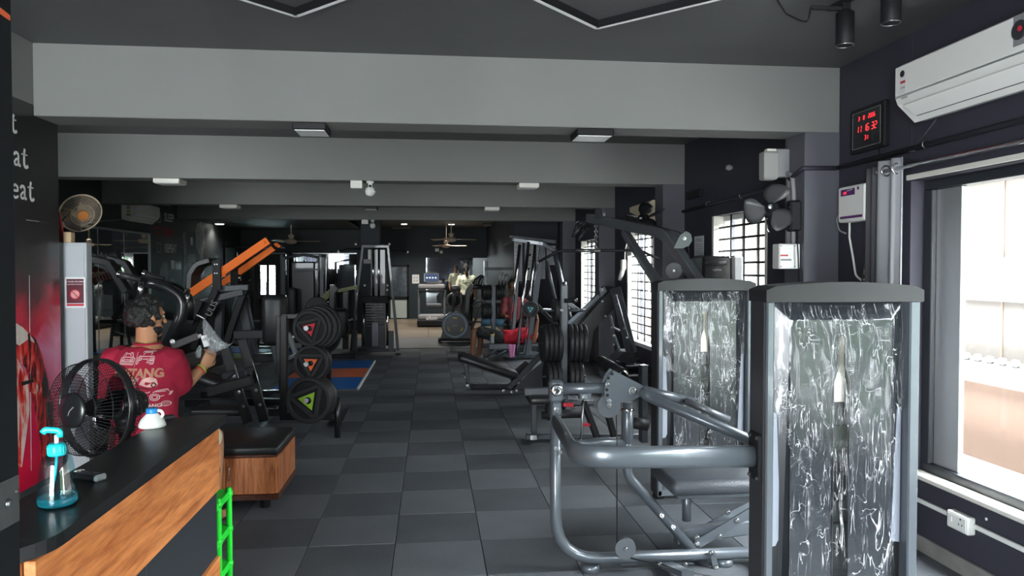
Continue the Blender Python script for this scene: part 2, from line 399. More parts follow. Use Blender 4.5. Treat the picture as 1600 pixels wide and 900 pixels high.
    def torus(s, c, R_, r, ax=(0, 0, 1), seg=28, m=8, sc=1.0):
        c = Vector(c); a = Vector(ax).normalized(); x = a.orthogonal().normalized(); y = a.cross(x)
        return s.tube([c + (x * math.cos(2 * math.pi * k / seg) + y * math.sin(2 * math.pi * k / seg) * sc) * R_ for k in range(seg)], r, m, closed=True, up=a)
    def prism(s, poly, o, ux, uy, t):
        # polygon (2D) in plane (o,ux,uy), extruded by t along ux x uy
        o, ux, uy = Vector(o), Vector(ux).normalized(), Vector(uy).normalized(); n = ux.cross(uy); m = len(poly)
        ar = sum(poly[i][0] * poly[(i + 1) % m][1] - poly[(i + 1) % m][0] * poly[i][1] for i in range(m))
        if ar < 0: poly = poly[::-1]
        vs = [o + ux * a + uy * b for a, b in poly]; vs += [v + n * t for v in vs]
        fs = [tuple(range(m))[::-1], tuple(range(m, 2 * m))]
        fs += [(i, (i + 1) % m, m + (i + 1) % m, m + i) for i in range(m)]
        if t < 0: fs = [f[::-1] for f in fs]
        return s.add(vs, fs, False)
    def plate(s, pts, n, t):
        # planar polygon given in world points, thickened by t along n
        n = Vector(n).normalized(); a = [Vector(p) for p in pts]; m = len(a)
        nn = sum(((a[i]).cross(a[(i + 1) % m]) for i in range(m)), V(0, 0, 0))
        if nn.dot(n) < 0: a = a[::-1]
        vs = a + [p + n * t for p in a]
        fs = [tuple(range(m))[::-1], tuple(range(m, 2 * m))] + [(i, (i + 1) % m, m + (i + 1) % m, m + i) for i in range(m)]
        return s.add(vs, fs, False)
    def mesh(s, name, m, mw=None):
        me = bpy.data.meshes.new(name); iv = mw.inverted() if mw else None
        me.from_pydata([tuple(iv @ v if iv else v) for v in s.v], [], s.f)
        me.polygons.foreach_set('use_smooth', s.sm); me.materials.append(M[m] if isinstance(m, str) else m); me.update()
        return me
    def build(s, name, m, parent=None, local=False, org=None):
        """link as one mesh object; verts are world coordinates unless local=True (then in the parent's frame)"""
        if parent is not None:
            pw = WM[parent]; me = s.mesh(name, m, None if local else pw)
            o = bpy.data.objects.new(name, me); C.objects.link(o); o.parent = parent; WM[o] = pw
        else:
            if org is None:
                lo = [min(v[i] for v in s.v) for i in range(3)]; hi = [max(v[i] for v in s.v) for i in range(3)]
                org = V((lo[0] + hi[0]) / 2, (lo[1] + hi[1]) / 2, lo[2])
            mw = Matrix.Translation(org); o = bpy.data.objects.new(name, s.mesh(name, m, mw)); C.objects.link(o); o.location = org; WM[o] = mw
        return o

def tag(o, label=None, cat=None, group=None, kind=None):
    if label: o['label'] = label
    if cat: o['category'] = cat
    if group: o['group'] = group
    if kind: o['kind'] = kind
    return o
def thing(name, label, cat, loc, rz=0.0, group=None):
    o = bpy.data.objects.new(name, None); C.objects.link(o); o.empty_display_size = 0.1
    o.location = loc; o.rotation_euler = (0, 0, rz); WM[o] = Matrix.Translation(Vector(loc)) @ Matrix.Rotation(rz, 4, 'Z')
    return tag(o, label, cat, group)
def struct(name, mb, m, label=None):
    o = mb.build(name, m); o['kind'] = 'structure'
    if label: o['label'] = label
    return o
def copy_tree(o, parent=None, mw=None):
    c = o.copy(); C.objects.link(c)
    if parent is not None: c.parent = parent; WM[c] = WM[parent]
    for ch in [x for x in o.children]: copy_tree(ch, c)
    return c
def place(o, loc, rz=None):
    o.location = loc
    if rz is not None: o.rotation_euler = (0, 0, rz)
    WM[o] = Matrix.Translation(Vector(loc)) @ Matrix.Rotation(o.rotation_euler.z, 4, 'Z')
    return o

# lettering: built-in font turned into a thin mesh in the plane (o,ux,uy)
def text_mb(s, size, o, ux, uy, t=0.0015, align='CENTER', bold=0.0, xs=1.0):
    cu = bpy.data.curves.new('lettering', 'FONT'); cu.body = s; cu.size = size; cu.align_x = align; cu.align_y = 'CENTER'; cu.offset = bold; cu.resolution_u = 3
    ob = bpy.data.objects.new('lettering', cu); C.objects.link(ob)
    dg = bpy.context.evaluated_depsgraph_get(); me = bpy.data.meshes.new_from_object(ob.evaluated_get(dg))
    o, ux, uy = Vector(o), Vector(ux).normalized(), Vector(uy).normalized(); n = ux.cross(uy); mb = MB()
    mb.add([o + ux * v.co.x * xs + uy * v.co.y + n * t for v in me.vertices], [tuple(p.vertices) for p in me.polygons], False)
    bpy.data.objects.remove(ob); bpy.data.curves.remove(cu); bpy.data.meshes.remove(me)
    return mb
def remesh(mb, vox, it=6, name='body'):
    me = mb.mesh(name, 'mblack'); ob = bpy.data.objects.new(name, me); C.objects.link(ob)
    r = ob.modifiers.new('r', 'REMESH'); r.mode = 'VOXEL'; r.voxel_size = vox; r.use_smooth_shade = True
    if it:
        sm = ob.modifiers.new('s', 'SMOOTH'); sm.factor = 0.5; sm.iterations = it
    dg = bpy.context.evaluated_depsgraph_get(); out = bpy.data.meshes.new_from_object(ob.evaluated_get(dg))
    bpy.data.objects.remove(ob); bpy.data.meshes.remove(me)
    o = MB(); o.add([v.co.copy() for v in out.vertices], [tuple(p.vertices) for p in out.polygons], True); bpy.data.meshes.remove(out)
    return o
def ribbon(poly, w):
    # 2D polyline -> list of quads (2D)
    q = []
    for a, b in zip(poly[:-1], poly[1:]):
        dx, dy = b[0] - a[0], b[1] - a[1]; L = math.hypot(dx, dy) or 1; nx, ny = -dy / L * w / 2, dx / L * w / 2
        q.append(((a[0] + nx, a[1] + ny), (a[0] - nx, a[1] - ny), (b[0] - nx, b[1] - ny), (b[0] + nx, b[1] + ny)))
    return q

# =================================================================== STRUCTURE
XR, XL, XN, CEIL = 2.75, -4.58, -2.38, 2.95
BY = [4.76, 7.84, 10.92, 14.0]; BW = 0.28; BZ = 2.515
YF, YM, YC = 24.0, 18.5, 16.0       # far wall, mirror wall at the back, chart wall
XC = 1.78
DX0, DX1 = -2.3, -0.3      # entrance added behind the viewer for light

# floor base, rubber tiles
fl = struct('floor', MB().bb((XL - 0.2, -2.4, -0.12), (XR + 0.2, YF + 0.2, -0.022), 0.001), 'floor_base')
TW, TD, TX0, TY0 = 0.497, 0.505, -0.213, 4.303
tile_me = {}
for nm in ('tile_a', 'tile_b'):
    tile_me[nm] = MB().bb((-TW / 2 + 0.0022, -TD / 2 + 0.0022, -0.022), (TW / 2 - 0.0022, TD / 2 - 0.0022, 0.0), 0.0015).mesh('rubber_tile', nm)
rest = {'tile_a': MB(), 'tile_b': MB()}
for i in range(-9, 6):
    for j in range(-13, 22):
        x = TX0 + (i + 0.5) * TW; y = TY0 + (j + 0.5) * TD
        if x > XR or y > 15.0 or (x < XN and y < 5.1) or x < XL: continue
        nm = 'tile_a' if (i + j) % 2 else 'tile_b'
        if -5 <= i <= 5 and -4 <= j <= 12:
            o = bpy.data.objects.new('rubber_tile', tile_me[nm]); C.objects.link(o); o.parent = fl
            o.location = Vector((x, y, random.uniform(-0.0012, 0.0))) - fl.location
            o.rotation_euler = (0, 0, random.choice((0, math.pi)))
        else:
            rest[nm].bb((max(x - TW / 2 + 0.002, XL), y - TD / 2 + 0.002, -0.022), (min(x + TW / 2 - 0.002, XR), y + TD / 2 - 0.002, 0.0), 0.0015)
for nm in rest:
    o = rest[nm].build('rubber_tile_field', nm, fl); o['kind'] = 'stuff'
MB().bb((XL, 15.06, -0.022), (XR, 17.3, 0.0), 0.002).build('grey_stone_strip', 'grey_strip', fl)
for i in range(8):
    for j in range(6):
        MB().bb((XL + 0.9 * i + 0.004, 17.31 + 1.15 * j, -0.022), (XL + 0.9 * i + 0.896, 18.455 + 1.15 * j, 0.0), 0.001).build('stone_slab', 'brown_floor', fl)

struct('ceiling', MB().bb((XL - 0.2, -2.4, CEIL), (XR + 0.2, YF + 0.2, CEIL + 0.15), 0.002), 'ceiling')
for k, y in enumerate(BY):
    x0 = XN if k == 0 else XL
    o = struct('beam_%d' % (k + 1), MB().bb((x0, y, BZ), (XR, y + BW, CEIL + 0.01), 0.004), 'beam', 'grey plastered ceiling beam')
    # pillar under the right end of each beam
    struct('pillar_%d' % (k + 1), MB().bb((2.505, y, 0.0), (XR + 0.005, y + BW, BZ + 0.002), 0.004), 'pillar', 'dark painted pillar at the window wall')

struct('ceiling_soffit', MB().bb((XL, 14.28, 2.56), (-1.75, YM, 2.62), 0.002), 'wall_l', 'lowered dark ceiling over the back left corner')

# right wall with four windows (pieces around the openings)
WINS = [(-2.2, 4.0, 0.425, 2.10), (5.83, 7.03, 0.62, 2.11), (8.94, 10.2, 0.62, 2.11), (12.26, 13.45, 0.62, 2.11)]
wr = MB(); y = -2.4
for (a, b, z0, z1) in WINS:
    wr.bb((XR, y, -0.1), (XR + 0.23, a, CEIL), 0.001); wr.bb((XR, a, -0.1), (XR + 0.23, b, z0), 0.001); wr.bb((XR, a, z1), (XR + 0.23, b, CEIL), 0.001); y = b
wr.bb((XR, y, -0.1), (XR + 0.23, YF, CEIL), 0.001)
struct('wall_right', wr, 'wall_r')
struct('baseboard_right', MB().bb((XR - 0.016, -2.3, 0), (XR + 0.001, 4.758, 0.088), 0.002), 'skirting', 'chipped grey skirting strip under the big window')
# big window: aluminium sliding frame and glass
w1 = struct('window_1', MB().bb((XR + 0.08, -2.2, 0.425), (XR + 0.17, 4.0, 0.475), 0.004).bb((XR + 0.08, -2.2, 2.045), (XR + 0.17, 4.0, 2.10), 0.004)
            .bb((XR + 0.08, 3.93, 0.475), (XR + 0.17, 4.0, 2.045), 0.004).bb((XR + 0.08, -2.2, 0.475), (XR + 0.17, -2.13, 2.045), 0.004), 'frame_dk', 'large window with dark frame')
MB().bb((XR - 0.01, -2.2, 0.40), (XR + 0.08, 4.0, 0.427), 0.004).build('window_sill', M['offwhite'], w1)
MB().bb((XR + 0.11, 3.73, 0.475), (XR + 0.14, 3.93, 2.045), 0.003).build('sash_stile', 'alu', w1)
MB().bb((XR + 0.11, 1.2, 0.475), (XR + 0.14, 1.27, 2.045), 0.003).build('sash_stile', 'alu', w1)
MB().bb((XR + 0.122, -2.13, 0.475), (XR + 0.128, 3.9, 2.045), 0.001).build('pane', 'glass', w1)
for k, (a, b, z0, z1) in enumerate(WINS[1:]):
    fr = MB()
    for (p, q) in (((XR + 0.10, a, z0), (XR + 0.16, b, z0 + 0.05)), ((XR + 0.10, a, z1 - 0.05), (XR + 0.16, b, z1)),
                   ((XR + 0.10, a, z0), (XR + 0.16, a + 0.05, z1)), ((XR + 0.10, b - 0.05, z0), (XR + 0.16, b, z1))): fr.bb(p, q, 0.003)
    w = struct('window_%d' % (k + 2), fr, 'white', 'white framed window behind black grille bars')
    MB().bb((XR - 0.02, a - 0.04, z0 - 0.05), (XR + 0.1, b + 0.04, z0 + 0.003), 0.004).build('window_sill', 'white', w)
    for yy in (a + 0.02, b - 0.02): MB().bb((XR - 0.004, yy - 0.022, z0), (XR + 0.1, yy + 0.022, z1), 0.002).build('reveal_lining', 'offwhite', w)
    for f in (0.36, 0.62): MB().bb((XR + 0.115, a + (b - a) * f - 0.025, z0 + 0.05), (XR + 0.145, a + (b - a) * f + 0.025, z1 - 0.05), 0.003).build('sash_stile', 'offwhite', w)
    MB().bb((XR + 0.128, a + 0.05, z0 + 0.05), (XR + 0.132, b - 0.05, z1 - 0.05), 0.001).build('pane', 'glass', w)
    n = 13
    for i in range(1, n):
        z = z0 + (z1 - z0) * i / n; MB().tube([(XR + 0.06, a, z), (XR + 0.06, b, z)], 0.0115, 6).build('grille_bar', 'mblack', w)
    for f in (0.25, 0.5, 0.75): MB().tube([(XR + 0.066, a + (b - a) * f, z0), (XR + 0.066, a + (b - a) * f, z1)], 0.009, 6).build('grille_upright', 'mblack', w)

# near left wall (poster side), then the wider room
struct('wall_left', MB().bb((XN - 0.2, -2.4, -0.1), (XN, 5.05, 2.58), 0.002), 'wall_l')
struct('trim_1', MB().bb((XN - 0.2, -2.4, 2.58), (XN + 0.002, 5.05, CEIL), 0.002), 'beam', 'grey painted band above the poster wall')
struct('wall_step', MB().bb((XL - 0.2, 4.85, -0.1), (-4.35, 5.05, CEIL), 0.002).bb((-3.45, 4.85, -0.1), (XN - 0.2, 5.05, CEIL), 0.002).bb((-4.35, 4.85, -0.1), (-3.45, 5.05, 1.6), 0.002).bb((-4.35, 4.85, 2.4), (-3.45, 5.05, CEIL), 0.002), 'wall_l')
w6 = struct('window_6', MB().bb((-4.35, 4.9, 1.6), (-3.45, 4.96, 1.64), 0.003).bb((-4.35, 4.9, 2.36), (-3.45, 4.96, 2.4), 0.003).bb((-4.35, 4.9, 1.64), (-4.31, 4.96, 2.36), 0.003).bb((-3.49, 4.9, 1.64), (-3.45, 4.96, 2.36), 0.003), 'frame_dk', 'unseen window added behind the poster wall for light')  # added out of view to bring daylight to the left half
MB().bb((-4.31, 4.925, 1.64), (-3.49, 4.931, 2.36), 0.001).build('pane', 'glass', w6)
struct('wall_left_far', MB().bb((XL - 0.2, 5.05, -0.1), (XL, YM + 0.1, CEIL), 0.002), 'wall_l')
struct('wall_back', MB().bb((XL, -2.6, -0.1), (DX0, -2.4, CEIL), 0.002).bb((DX1, -2.6, -0.1), (XR + 0.2, -2.4, CEIL), 0.002).bb((DX0, -2.6, 2.6), (DX1, -2.4, CEIL), 0.002), 'wall_r')
# far end
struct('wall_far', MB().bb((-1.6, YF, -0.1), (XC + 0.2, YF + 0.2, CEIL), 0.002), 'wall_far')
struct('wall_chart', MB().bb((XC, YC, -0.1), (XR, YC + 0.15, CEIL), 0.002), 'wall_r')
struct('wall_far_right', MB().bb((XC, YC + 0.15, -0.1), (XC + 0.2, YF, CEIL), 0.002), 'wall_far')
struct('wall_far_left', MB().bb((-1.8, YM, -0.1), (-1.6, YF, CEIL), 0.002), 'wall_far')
# mirror wall at the back left with a window opening
wa = P(404, 415, Y=YM).x; wb = P(431, 415, Y=YM).x
mw_ = MB().bb((XL - 0.2, YM, -0.1), (wa, YM + 0.15, CEIL), 0.002).bb((wb, YM, -0.1), (-1.8, YM + 0.15, CEIL), 0.002).bb((wa, YM, 1.72), (wb, YM + 0.15, CEIL), 0.002).bb((wa, YM, -0.1), (wb, YM + 0.15, 0.95), 0.002)
struct('wall_mirror', mw_, 'wall_l')
w5 = struct('window_5', MB().bb((wa, YM + 0.05, 0.95), (wa + 0.03, YM + 0.1, 1.72), 0.002).bb((wb - 0.03, YM + 0.05, 0.95), (wb, YM + 0.1, 1.72), 0.002).bb((wa, YM + 0.05, 0.95), (wb, YM + 0.1, 0.98), 0.002).bb((wa, YM + 0.05, 1.69), (wb, YM + 0.1, 1.72), 0.002)
            .bb(((wa + wb) / 2 - 0.03, YM + 0.05, 0.98), ((wa + wb) / 2 + 0.03, YM + 0.1, 1.69), 0.002), 'mblack', 'small barred window at the back left')
for i in range(1, 8): MB().tube([(wa, YM + 0.03, 0.95 + 0.096 * i), (wb, YM + 0.03, 0.95 + 0.096 * i)], 0.006, 6).build('grille_bar', 'mblack', w5)
MB().bb((wa + 0.03, YM + 0.07, 0.98), (wb - 0.03, YM + 0.076, 1.69), 0.001).build('pane', mat('frosted_glass', (0.55, 0.7, 0.7), 0.6, trans=0.9), w5)
# back-left pillar in the middle of the room
pc0, pc1 = P(564, 400, Y=15.3).x, P(603, 400, Y=15.3).x
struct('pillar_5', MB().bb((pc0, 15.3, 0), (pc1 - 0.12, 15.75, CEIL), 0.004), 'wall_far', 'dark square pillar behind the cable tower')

# unseen glazed entrance, added behind the viewer to let in front light
e = struct('added_entrance', MB().bb((DX0, -2.54, 0.0), (DX1, -2.46, 0.06), 0.003).bb((DX0, -2.54, 2.54), (DX1, -2.46, 2.6), 0.003), 'frame_dk', 'glazed entrance front added behind the viewer for light')
for x in (DX0 + 0.03, (DX0 + DX1) / 2, DX1 - 0.03): MB().bb((x - 0.03, -2.54, 0.06), (x + 0.03, -2.46, 2.54), 0.003).build('mullion', 'frame_dk', e)
for a, b in ((DX0 + 0.06, (DX0 + DX1) / 2 - 0.03), ((DX0 + DX1) / 2 + 0.03, DX1 - 0.06)): MB().bb((a, -2.503, 0.06), (b, -2.497, 2.54), 0.001).build('pane', 'glass', e)

# ---------------------------------------------------------------- outside the window: neighbouring house
GZ = -3.2
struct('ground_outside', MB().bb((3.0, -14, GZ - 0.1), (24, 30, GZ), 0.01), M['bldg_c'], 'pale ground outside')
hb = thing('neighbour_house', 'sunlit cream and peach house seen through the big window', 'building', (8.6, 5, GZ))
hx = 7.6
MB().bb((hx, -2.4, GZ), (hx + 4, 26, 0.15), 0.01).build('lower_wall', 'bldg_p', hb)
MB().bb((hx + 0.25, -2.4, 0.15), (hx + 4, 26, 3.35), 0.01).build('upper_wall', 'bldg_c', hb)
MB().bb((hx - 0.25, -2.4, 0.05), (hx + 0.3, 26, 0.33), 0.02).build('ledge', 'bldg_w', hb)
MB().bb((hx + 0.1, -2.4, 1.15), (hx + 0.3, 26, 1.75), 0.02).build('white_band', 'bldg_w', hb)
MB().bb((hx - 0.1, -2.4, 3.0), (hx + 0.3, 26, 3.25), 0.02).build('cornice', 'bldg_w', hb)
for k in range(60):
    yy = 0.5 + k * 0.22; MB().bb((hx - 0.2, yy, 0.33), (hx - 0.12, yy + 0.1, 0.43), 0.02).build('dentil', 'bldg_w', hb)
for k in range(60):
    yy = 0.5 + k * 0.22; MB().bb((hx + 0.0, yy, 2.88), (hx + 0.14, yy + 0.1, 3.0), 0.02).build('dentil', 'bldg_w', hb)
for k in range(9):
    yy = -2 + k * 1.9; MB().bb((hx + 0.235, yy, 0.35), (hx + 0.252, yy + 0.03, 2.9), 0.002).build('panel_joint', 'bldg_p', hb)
bw = MB().bb((6.1, -6, GZ), (6.35, 26, -0.62), 0.02).build('boundary_wall', 'bldg_w'); tag(bw, 'white boundary wall below the cream house outside', 'wall')
wv = MB().tube([(5.4, 5.05, 3.4), (5.4, 4.95, 2.6), (5.42, 4.97, 1.9), (5.45, 4.75, 1.3)], 0.012, 6, 0.3).build('hanging_vine', mat('dry_vine', (0.45, 0.42, 0.3), 0.8)); tag(wv, 'thin dry vine hanging outside the big window', 'vine')

# leafy trees outside, beyond the near end of the big window
M['leaf'] = mat('green_leaf', (0.035, 0.075, 0.018), 0.5, var=0.4, scale=3); M['bark'] = mat('bark', (0.08, 0.06, 0.045), 0.9, var=0.3)
rnd = random.Random(11)
for k, (tx, ty, tz, rr) in enumerate(((7.9, -5.2, 1.0, 2.0), (8.2, -10.0, 1.3, 2.1), (8.6, -14.9, 1.2, 2.1), (9.6, -20.0, 1.5, 2.3))):
    t = thing('leafy_tree', 'leafy green tree outside the big window, %s from the house' % ['first', 'second', 'third', 'fourth', 'fifth'][k], 'tree', (tx, ty, GZ), group='trees outside the big window')
    MB().limb([(tx, ty, GZ, 0.2), (tx + 0.1, ty, GZ + 1.6, 0.15), (tx, ty + 0.1, tz, 0.09)], 10).build('trunk', 'bark', t)
    g = MB(); g.ball((tx, ty, tz), (rr * 0.8, rr * 0.85, rr * 1.1), 14, 10)
    for i in range(1500):
        d = V(rnd.gauss(0, 1), rnd.gauss(0, 1), rnd.gauss(0, 1)).normalized(); c = V(tx, ty, tz) + V(d.x * rr, d.y * rr * 1.05, d.z * rr * 1.35) * rnd.uniform(0.78, 1.05)
        u = V(rnd.gauss(0, 1), rnd.gauss(0, 1), rnd.gauss(0, 1)).normalized() * 0.14; w = d.cross(u).normalized() * 0.08 if d.cross(u).length > 1e-4 else V(0.08, 0, 0)
        g.add([c - u, c + w, c + u, c - w], [(0, 1, 2, 3)])
    g.build('crown', 'leaf', t)

# =================================================================== small reusable pieces
def bolt(parent, p, n, r=0.012, m='steel'):
    p, n = Vector(p), Vector(n).normalized()
    MB().lathe([(r * 1.35, 0), (r * 1.35, r * 0.25), (r, r * 0.3), (r, r * 0.8), (r * 0.7, r * 1.0)], p, n, 10).build('bolt', m, parent)
def pulley(parent, c, ax, r, t=0.025, m='silver_d', hub='steel'):
    c, ax = Vector(c), Vector(ax).normalized()
    o = MB().lathe([(r * 0.3, -t / 2), (r, -t / 2), (r, -t * 0.3), (r * 0.88, 0), (r, t * 0.3), (r, t / 2), (r * 0.3, t / 2)], c, ax, 28).build('pulley', m, parent)
    MB().lathe([(r * 0.16, -t * 0.8), (r * 0.22, -t * 0.6), (r * 0.22, t * 0.6), (r * 0.16, t * 0.8)], c, ax, 12).build('pulley_hub', hub, o)
    return o
def tb(parent, name, path, r, m='silver', seg=14, bend=0.0, up=None): return MB().tube(path, r, seg, bend, up).build(name, m, parent)
def br(parent, name, path, w, h, m='frame_dk', bend=0.0, up=None): return MB().bar(path, w, h, bend, up).build(name, m, parent)
def foot(parent, p, r=0.035, h=0.018, m='mblack'):
    p = Vector(p); return MB().lathe([(r, 0), (r, h * 0.7), (r * 0.85, h)], (p.x, p.y, 0.0), (0, 0, 1), 16).build('foot', m, parent)

# =================================================================== RIGHT WALL FIXTURES
def panel_patch(parent, name, o, ux, uy, w, h, m, t=0.0012):
    return MB().prism([(-w / 2, -h / 2), (w / 2, -h / 2), (w / 2, h / 2), (-w / 2, h / 2)], o, ux, uy, t).build(name, m, parent)

def split_ac(label, xw, y0, y1, z0, z1, side, body='white', depth=0.21):
    # wall unit on a wall at x = xw facing side (-1 faces -x)
    t = thing('air_conditioner', label, 'air conditioner', (xw, (y0 + y1) / 2, z0))
    h = z1 - z0; s = side
    prof = [(0, 0.02), (0, h), (0.86 * depth, h), (depth, h * 0.93), (depth * 1.0, h * 0.42), (depth * 0.93, h * 0.30), (depth * 0.55, 0.02), (depth * 0.45, 0)]
    MB().prism([(a * s, b) for a, b in prof], (xw, y1, z0), (1, 0, 0), (0, 0, 1), y1 - y0).build('body', body, t)
    fx = xw + s * (depth + 0.001)
    MB().bb((fx, y0 + 0.01, z0 + h * 0.44), (fx + s * 0.008, y1 - 0.01, z0 + h * 0.94), 0.003).build('front_panel', body, t)
    # louvre under the front edge
    q0 = V(xw + s * depth * 0.955, 0, z0 + h * 0.27); q1 = V(xw + s * depth * 0.60, 0, z0 + 0.03)
    for y0b, y1b in ((y0 + 0.06, y1 - 0.06),):
        n = V(s * 0.7, 0, -0.6)
        MB().plate([(q0.x, y0b, q0.z), (q0.x, y1b, q0.z), (q1.x, y1b, q1.z), (q1.x, y0b, q1.z)], n, 0.008).build('louvre', body, t)
        MB().plate([(q1.x, y0b, q1.z), (q1.x, y1b, q1.z), (q1.x - s * 0.03, y1b, q1.z - 0.008), (q1.x - s * 0.03, y0b, q1.z - 0.008)], n, 0.005).build('air_slot', 'dkgrey_pl', t)
    MB().bb((fx - s * 0.002, y0 + 0.005, z0 + h * 0.405), (fx + s * 0.003, y1 - 0.005, z0 + h * 0.43), 0.001).build('seam', 'alu', t)
    return t, fx + s * 0.008
ac, fx = split_ac('white split air conditioner above the big window', XR, 2.85, 3.84, 2.40, 2.71, -1)
UXR, UYR = V(0, -1, 0), V(0, 0, 1)       # right wall: reading direction is -y (towards the viewer)
panel_patch(ac, 'energy_label', (fx, 3.76, 2.585), UXR, UYR, 0.055, 0.09, 'paper')
MB().lathe([(0.018, 0), (0.018, 0.002)], (fx - 0.0012, 3.765, 2.645), (-1, 0, 0), 16).build('rating_disc', 'pblack', ac)
panel_patch(ac, 'label_bar', (fx - 0.0015, 3.76, 2.60), UXR, UYR, 0.04, 0.012, M['pred'])
panel_patch(ac, 'label_bar', (fx - 0.0015, 3.76, 2.57), UXR, UYR, 0.035, 0.008, M['tan'])
text_mb('voltas', 0.022, (fx - 0.001, 3.745, 2.515), UXR, UYR).build('lettering', 'dkgrey_pl', ac)
panel_patch(ac, 'side_band', (fx, 2.935, 2.625), UXR, UYR, 0.13, 0.13, 'grey_pl')
MB().lathe([(0.04, 0), (0.042, 0.004), (0.03, 0.008), (0.028, 0.006)], (fx - 0.001, 2.965, 2.625), (-1, 0, 0), 24).build('emblem_ring', 'dkgrey_pl', ac)
MB().lathe([(0.012, 0), (0.012, 0.003)], (fx - 0.008, 2.955, 2.628), (-1, 0, 0), 12).build('emblem_dot', 'red_p', ac)

# digital calendar clock
ck = thing('digital_clock', 'black digital wall clock with red numerals', 'clock', (XR, 4.39, 2.335))
MB().bb((XR - 0.035, 4.205, 2.335), (XR, 4.575, 2.615), 0.006).build('case', 'mblack', ck)
MB().bb((XR - 0.038, 4.24, 2.36), (XR - 0.034, 4.54, 2.59), 0.001).build('face', 'gblack', ck)
for a, b in (((4.24, 2.36), (4.54, 2.363)), ((4.24, 2.587), (4.54, 2.59)), ((4.24, 2.36), (4.243, 2.59)), ((4.537, 2.36), (4.54, 2.59))):
    MB().bb((XR - 0.0395, a[0], a[1]), (XR - 0.038, b[0], b[1]), 0.0003).build('border', 'grey_pl', ck)
SEG = {'0': 'abcdef', '1': 'bc', '2': 'abged', '3': 'abgcd', '4': 'fgbc', '5': 'afgcd', '6': 'afgedc', '7': 'abc', '8': 'abcdefg', '9': 'abcdfg'}
def seg7(s, size, o, ux, uy):
    mb = MB(); w = size * 0.55; h = size; t = size * 0.10; x = 0.0; o = Vector(o)
    n = sum(0.9 * w if c == ' ' else w * 1.4 for c in s); x = -n / 2
    pos = {'a': (0, h, w, h), 'b': (w, h / 2, w, h), 'c': (w, 0, w, h / 2), 'd': (0, 0, w, 0), 'e': (0, 0, 0, h / 2), 'f': (0, h / 2, 0, h), 'g': (0, h / 2, w, h / 2)}
    for c in s:
        if c == ' ': x += 0.9 * w; continue
        for k in SEG[c]:
            x0, y0, x1, y1 = pos[k]; g = t * 0.5
            if x0 == x1: q = [(x0 - g, y0 + g), (x0 + g, y0 + g), (x0 + g, y1 - g), (x0 - g, y1 - g)]
            else: q = [(x0 + g, y0 - g), (x1 - g, y0 - g), (x1 - g, y0 + g), (x0 + g, y0 + g)]
            q = [(x + a + b * 0.12, b) for a, b in q]
            mb.prism(q, o, ux, uy, 0.001)
        x += w * 1.4
    return mb
for s_, sz, z in (('3   8   2026', 0.024, 2.535), ('11 16 32', 0.04, 2.46), ('31', 0.026, 2.405)):
    seg7(s_, sz, (XR - 0.039, 4.385, z), UXR, UYR).build('numerals', 'led_red', ck)

# voltage stabiliser with lead and plug
st = thing('voltage_stabiliser', 'white voltage stabiliser box beside the curtain', 'stabiliser', (XR, 4.46, 1.89))
MB().bb((XR - 0.09, 4.315, 1.895), (XR, 4.615, 2.125), 0.01).build('case', 'white', st)
fx = XR - 0.0905
panel_patch(st, 'display_window', (fx, 4.50, 2.085), UXR, UYR, 0.16, 0.042, mat('purple_print', (0.10, 0.02, 0.13), 0.3))
panel_patch(st, 'stripe', (fx, 4.46, 1.925), UXR, UYR, 0.25, 0.016, bpy.data.materials['purple_print'])
panel_patch(st, 'swoosh', (fx - 0.0012, 4.475, 2.097), V(0, -1, 0.12), V(0, 0.12, 1), 0.06, 0.008, 'pgrey')
seg7('220', 0.014, (fx - 0.0014, 4.53, 2.075), UXR, UYR).build('numerals', 'led_red', st)
MB().lathe([(0.011, 0), (0.011, 0.001)], (fx, 4.385, 2.10), (-1, 0, 0), 14).build('logo', bpy.data.materials['purple_print'], st)
for i in range(5): MB().bb((XR - 0.07, 4.3135, 1.95 + 0.03 * i), (XR - 0.02, 4.316, 1.96 + 0.03 * i), 0.0005).build('vent', 'grey_pl', st)
tb(st, 'power_lead', [(XR - 0.04, 4.56, 1.897), (XR - 0.04, 4.56, 1.80), (XR - 0.03, 4.53, 1.66), (XR - 0.03, 4.50, 1.55), (XR - 0.03, 4.42, 1.515), (XR - 0.03, 4.36, 1.55)], 0.007, 'white', 8, 0.05)
tb(st, 'input_lead', [(XR - 0.04, 4.61, 2.0), (XR - 0.05, 4.70, 1.93), (XR - 0.02, 4.72, 1.85), (XR - 0.006, 4.66, 1.83)], 0.006, 'grey_pl', 8, 0.05)
so = thing('wall_socket', 'small white socket with plugged lead beneath the stabiliser', 'socket', (XR, 4.33, 1.46))
MB().bb((XR - 0.035, 4.30, 1.46), (XR, 4.37, 1.60), 0.006).build('plate', 'white', so)
MB().bb((XR - 0.07, 4.315, 1.55), (XR - 0.03, 4.355, 1.60), 0.01).build('plug', 'tan', so)
tb(so, 'black_lead', [(XR - 0.06, 4.335, 1.60), (XR - 0.06, 4.33, 1.70), (XR - 0.075, 4.36, 1.52), (XR - 0.05, 4.31, 1.47)], 0.005, 'cable', 6, 0.04)

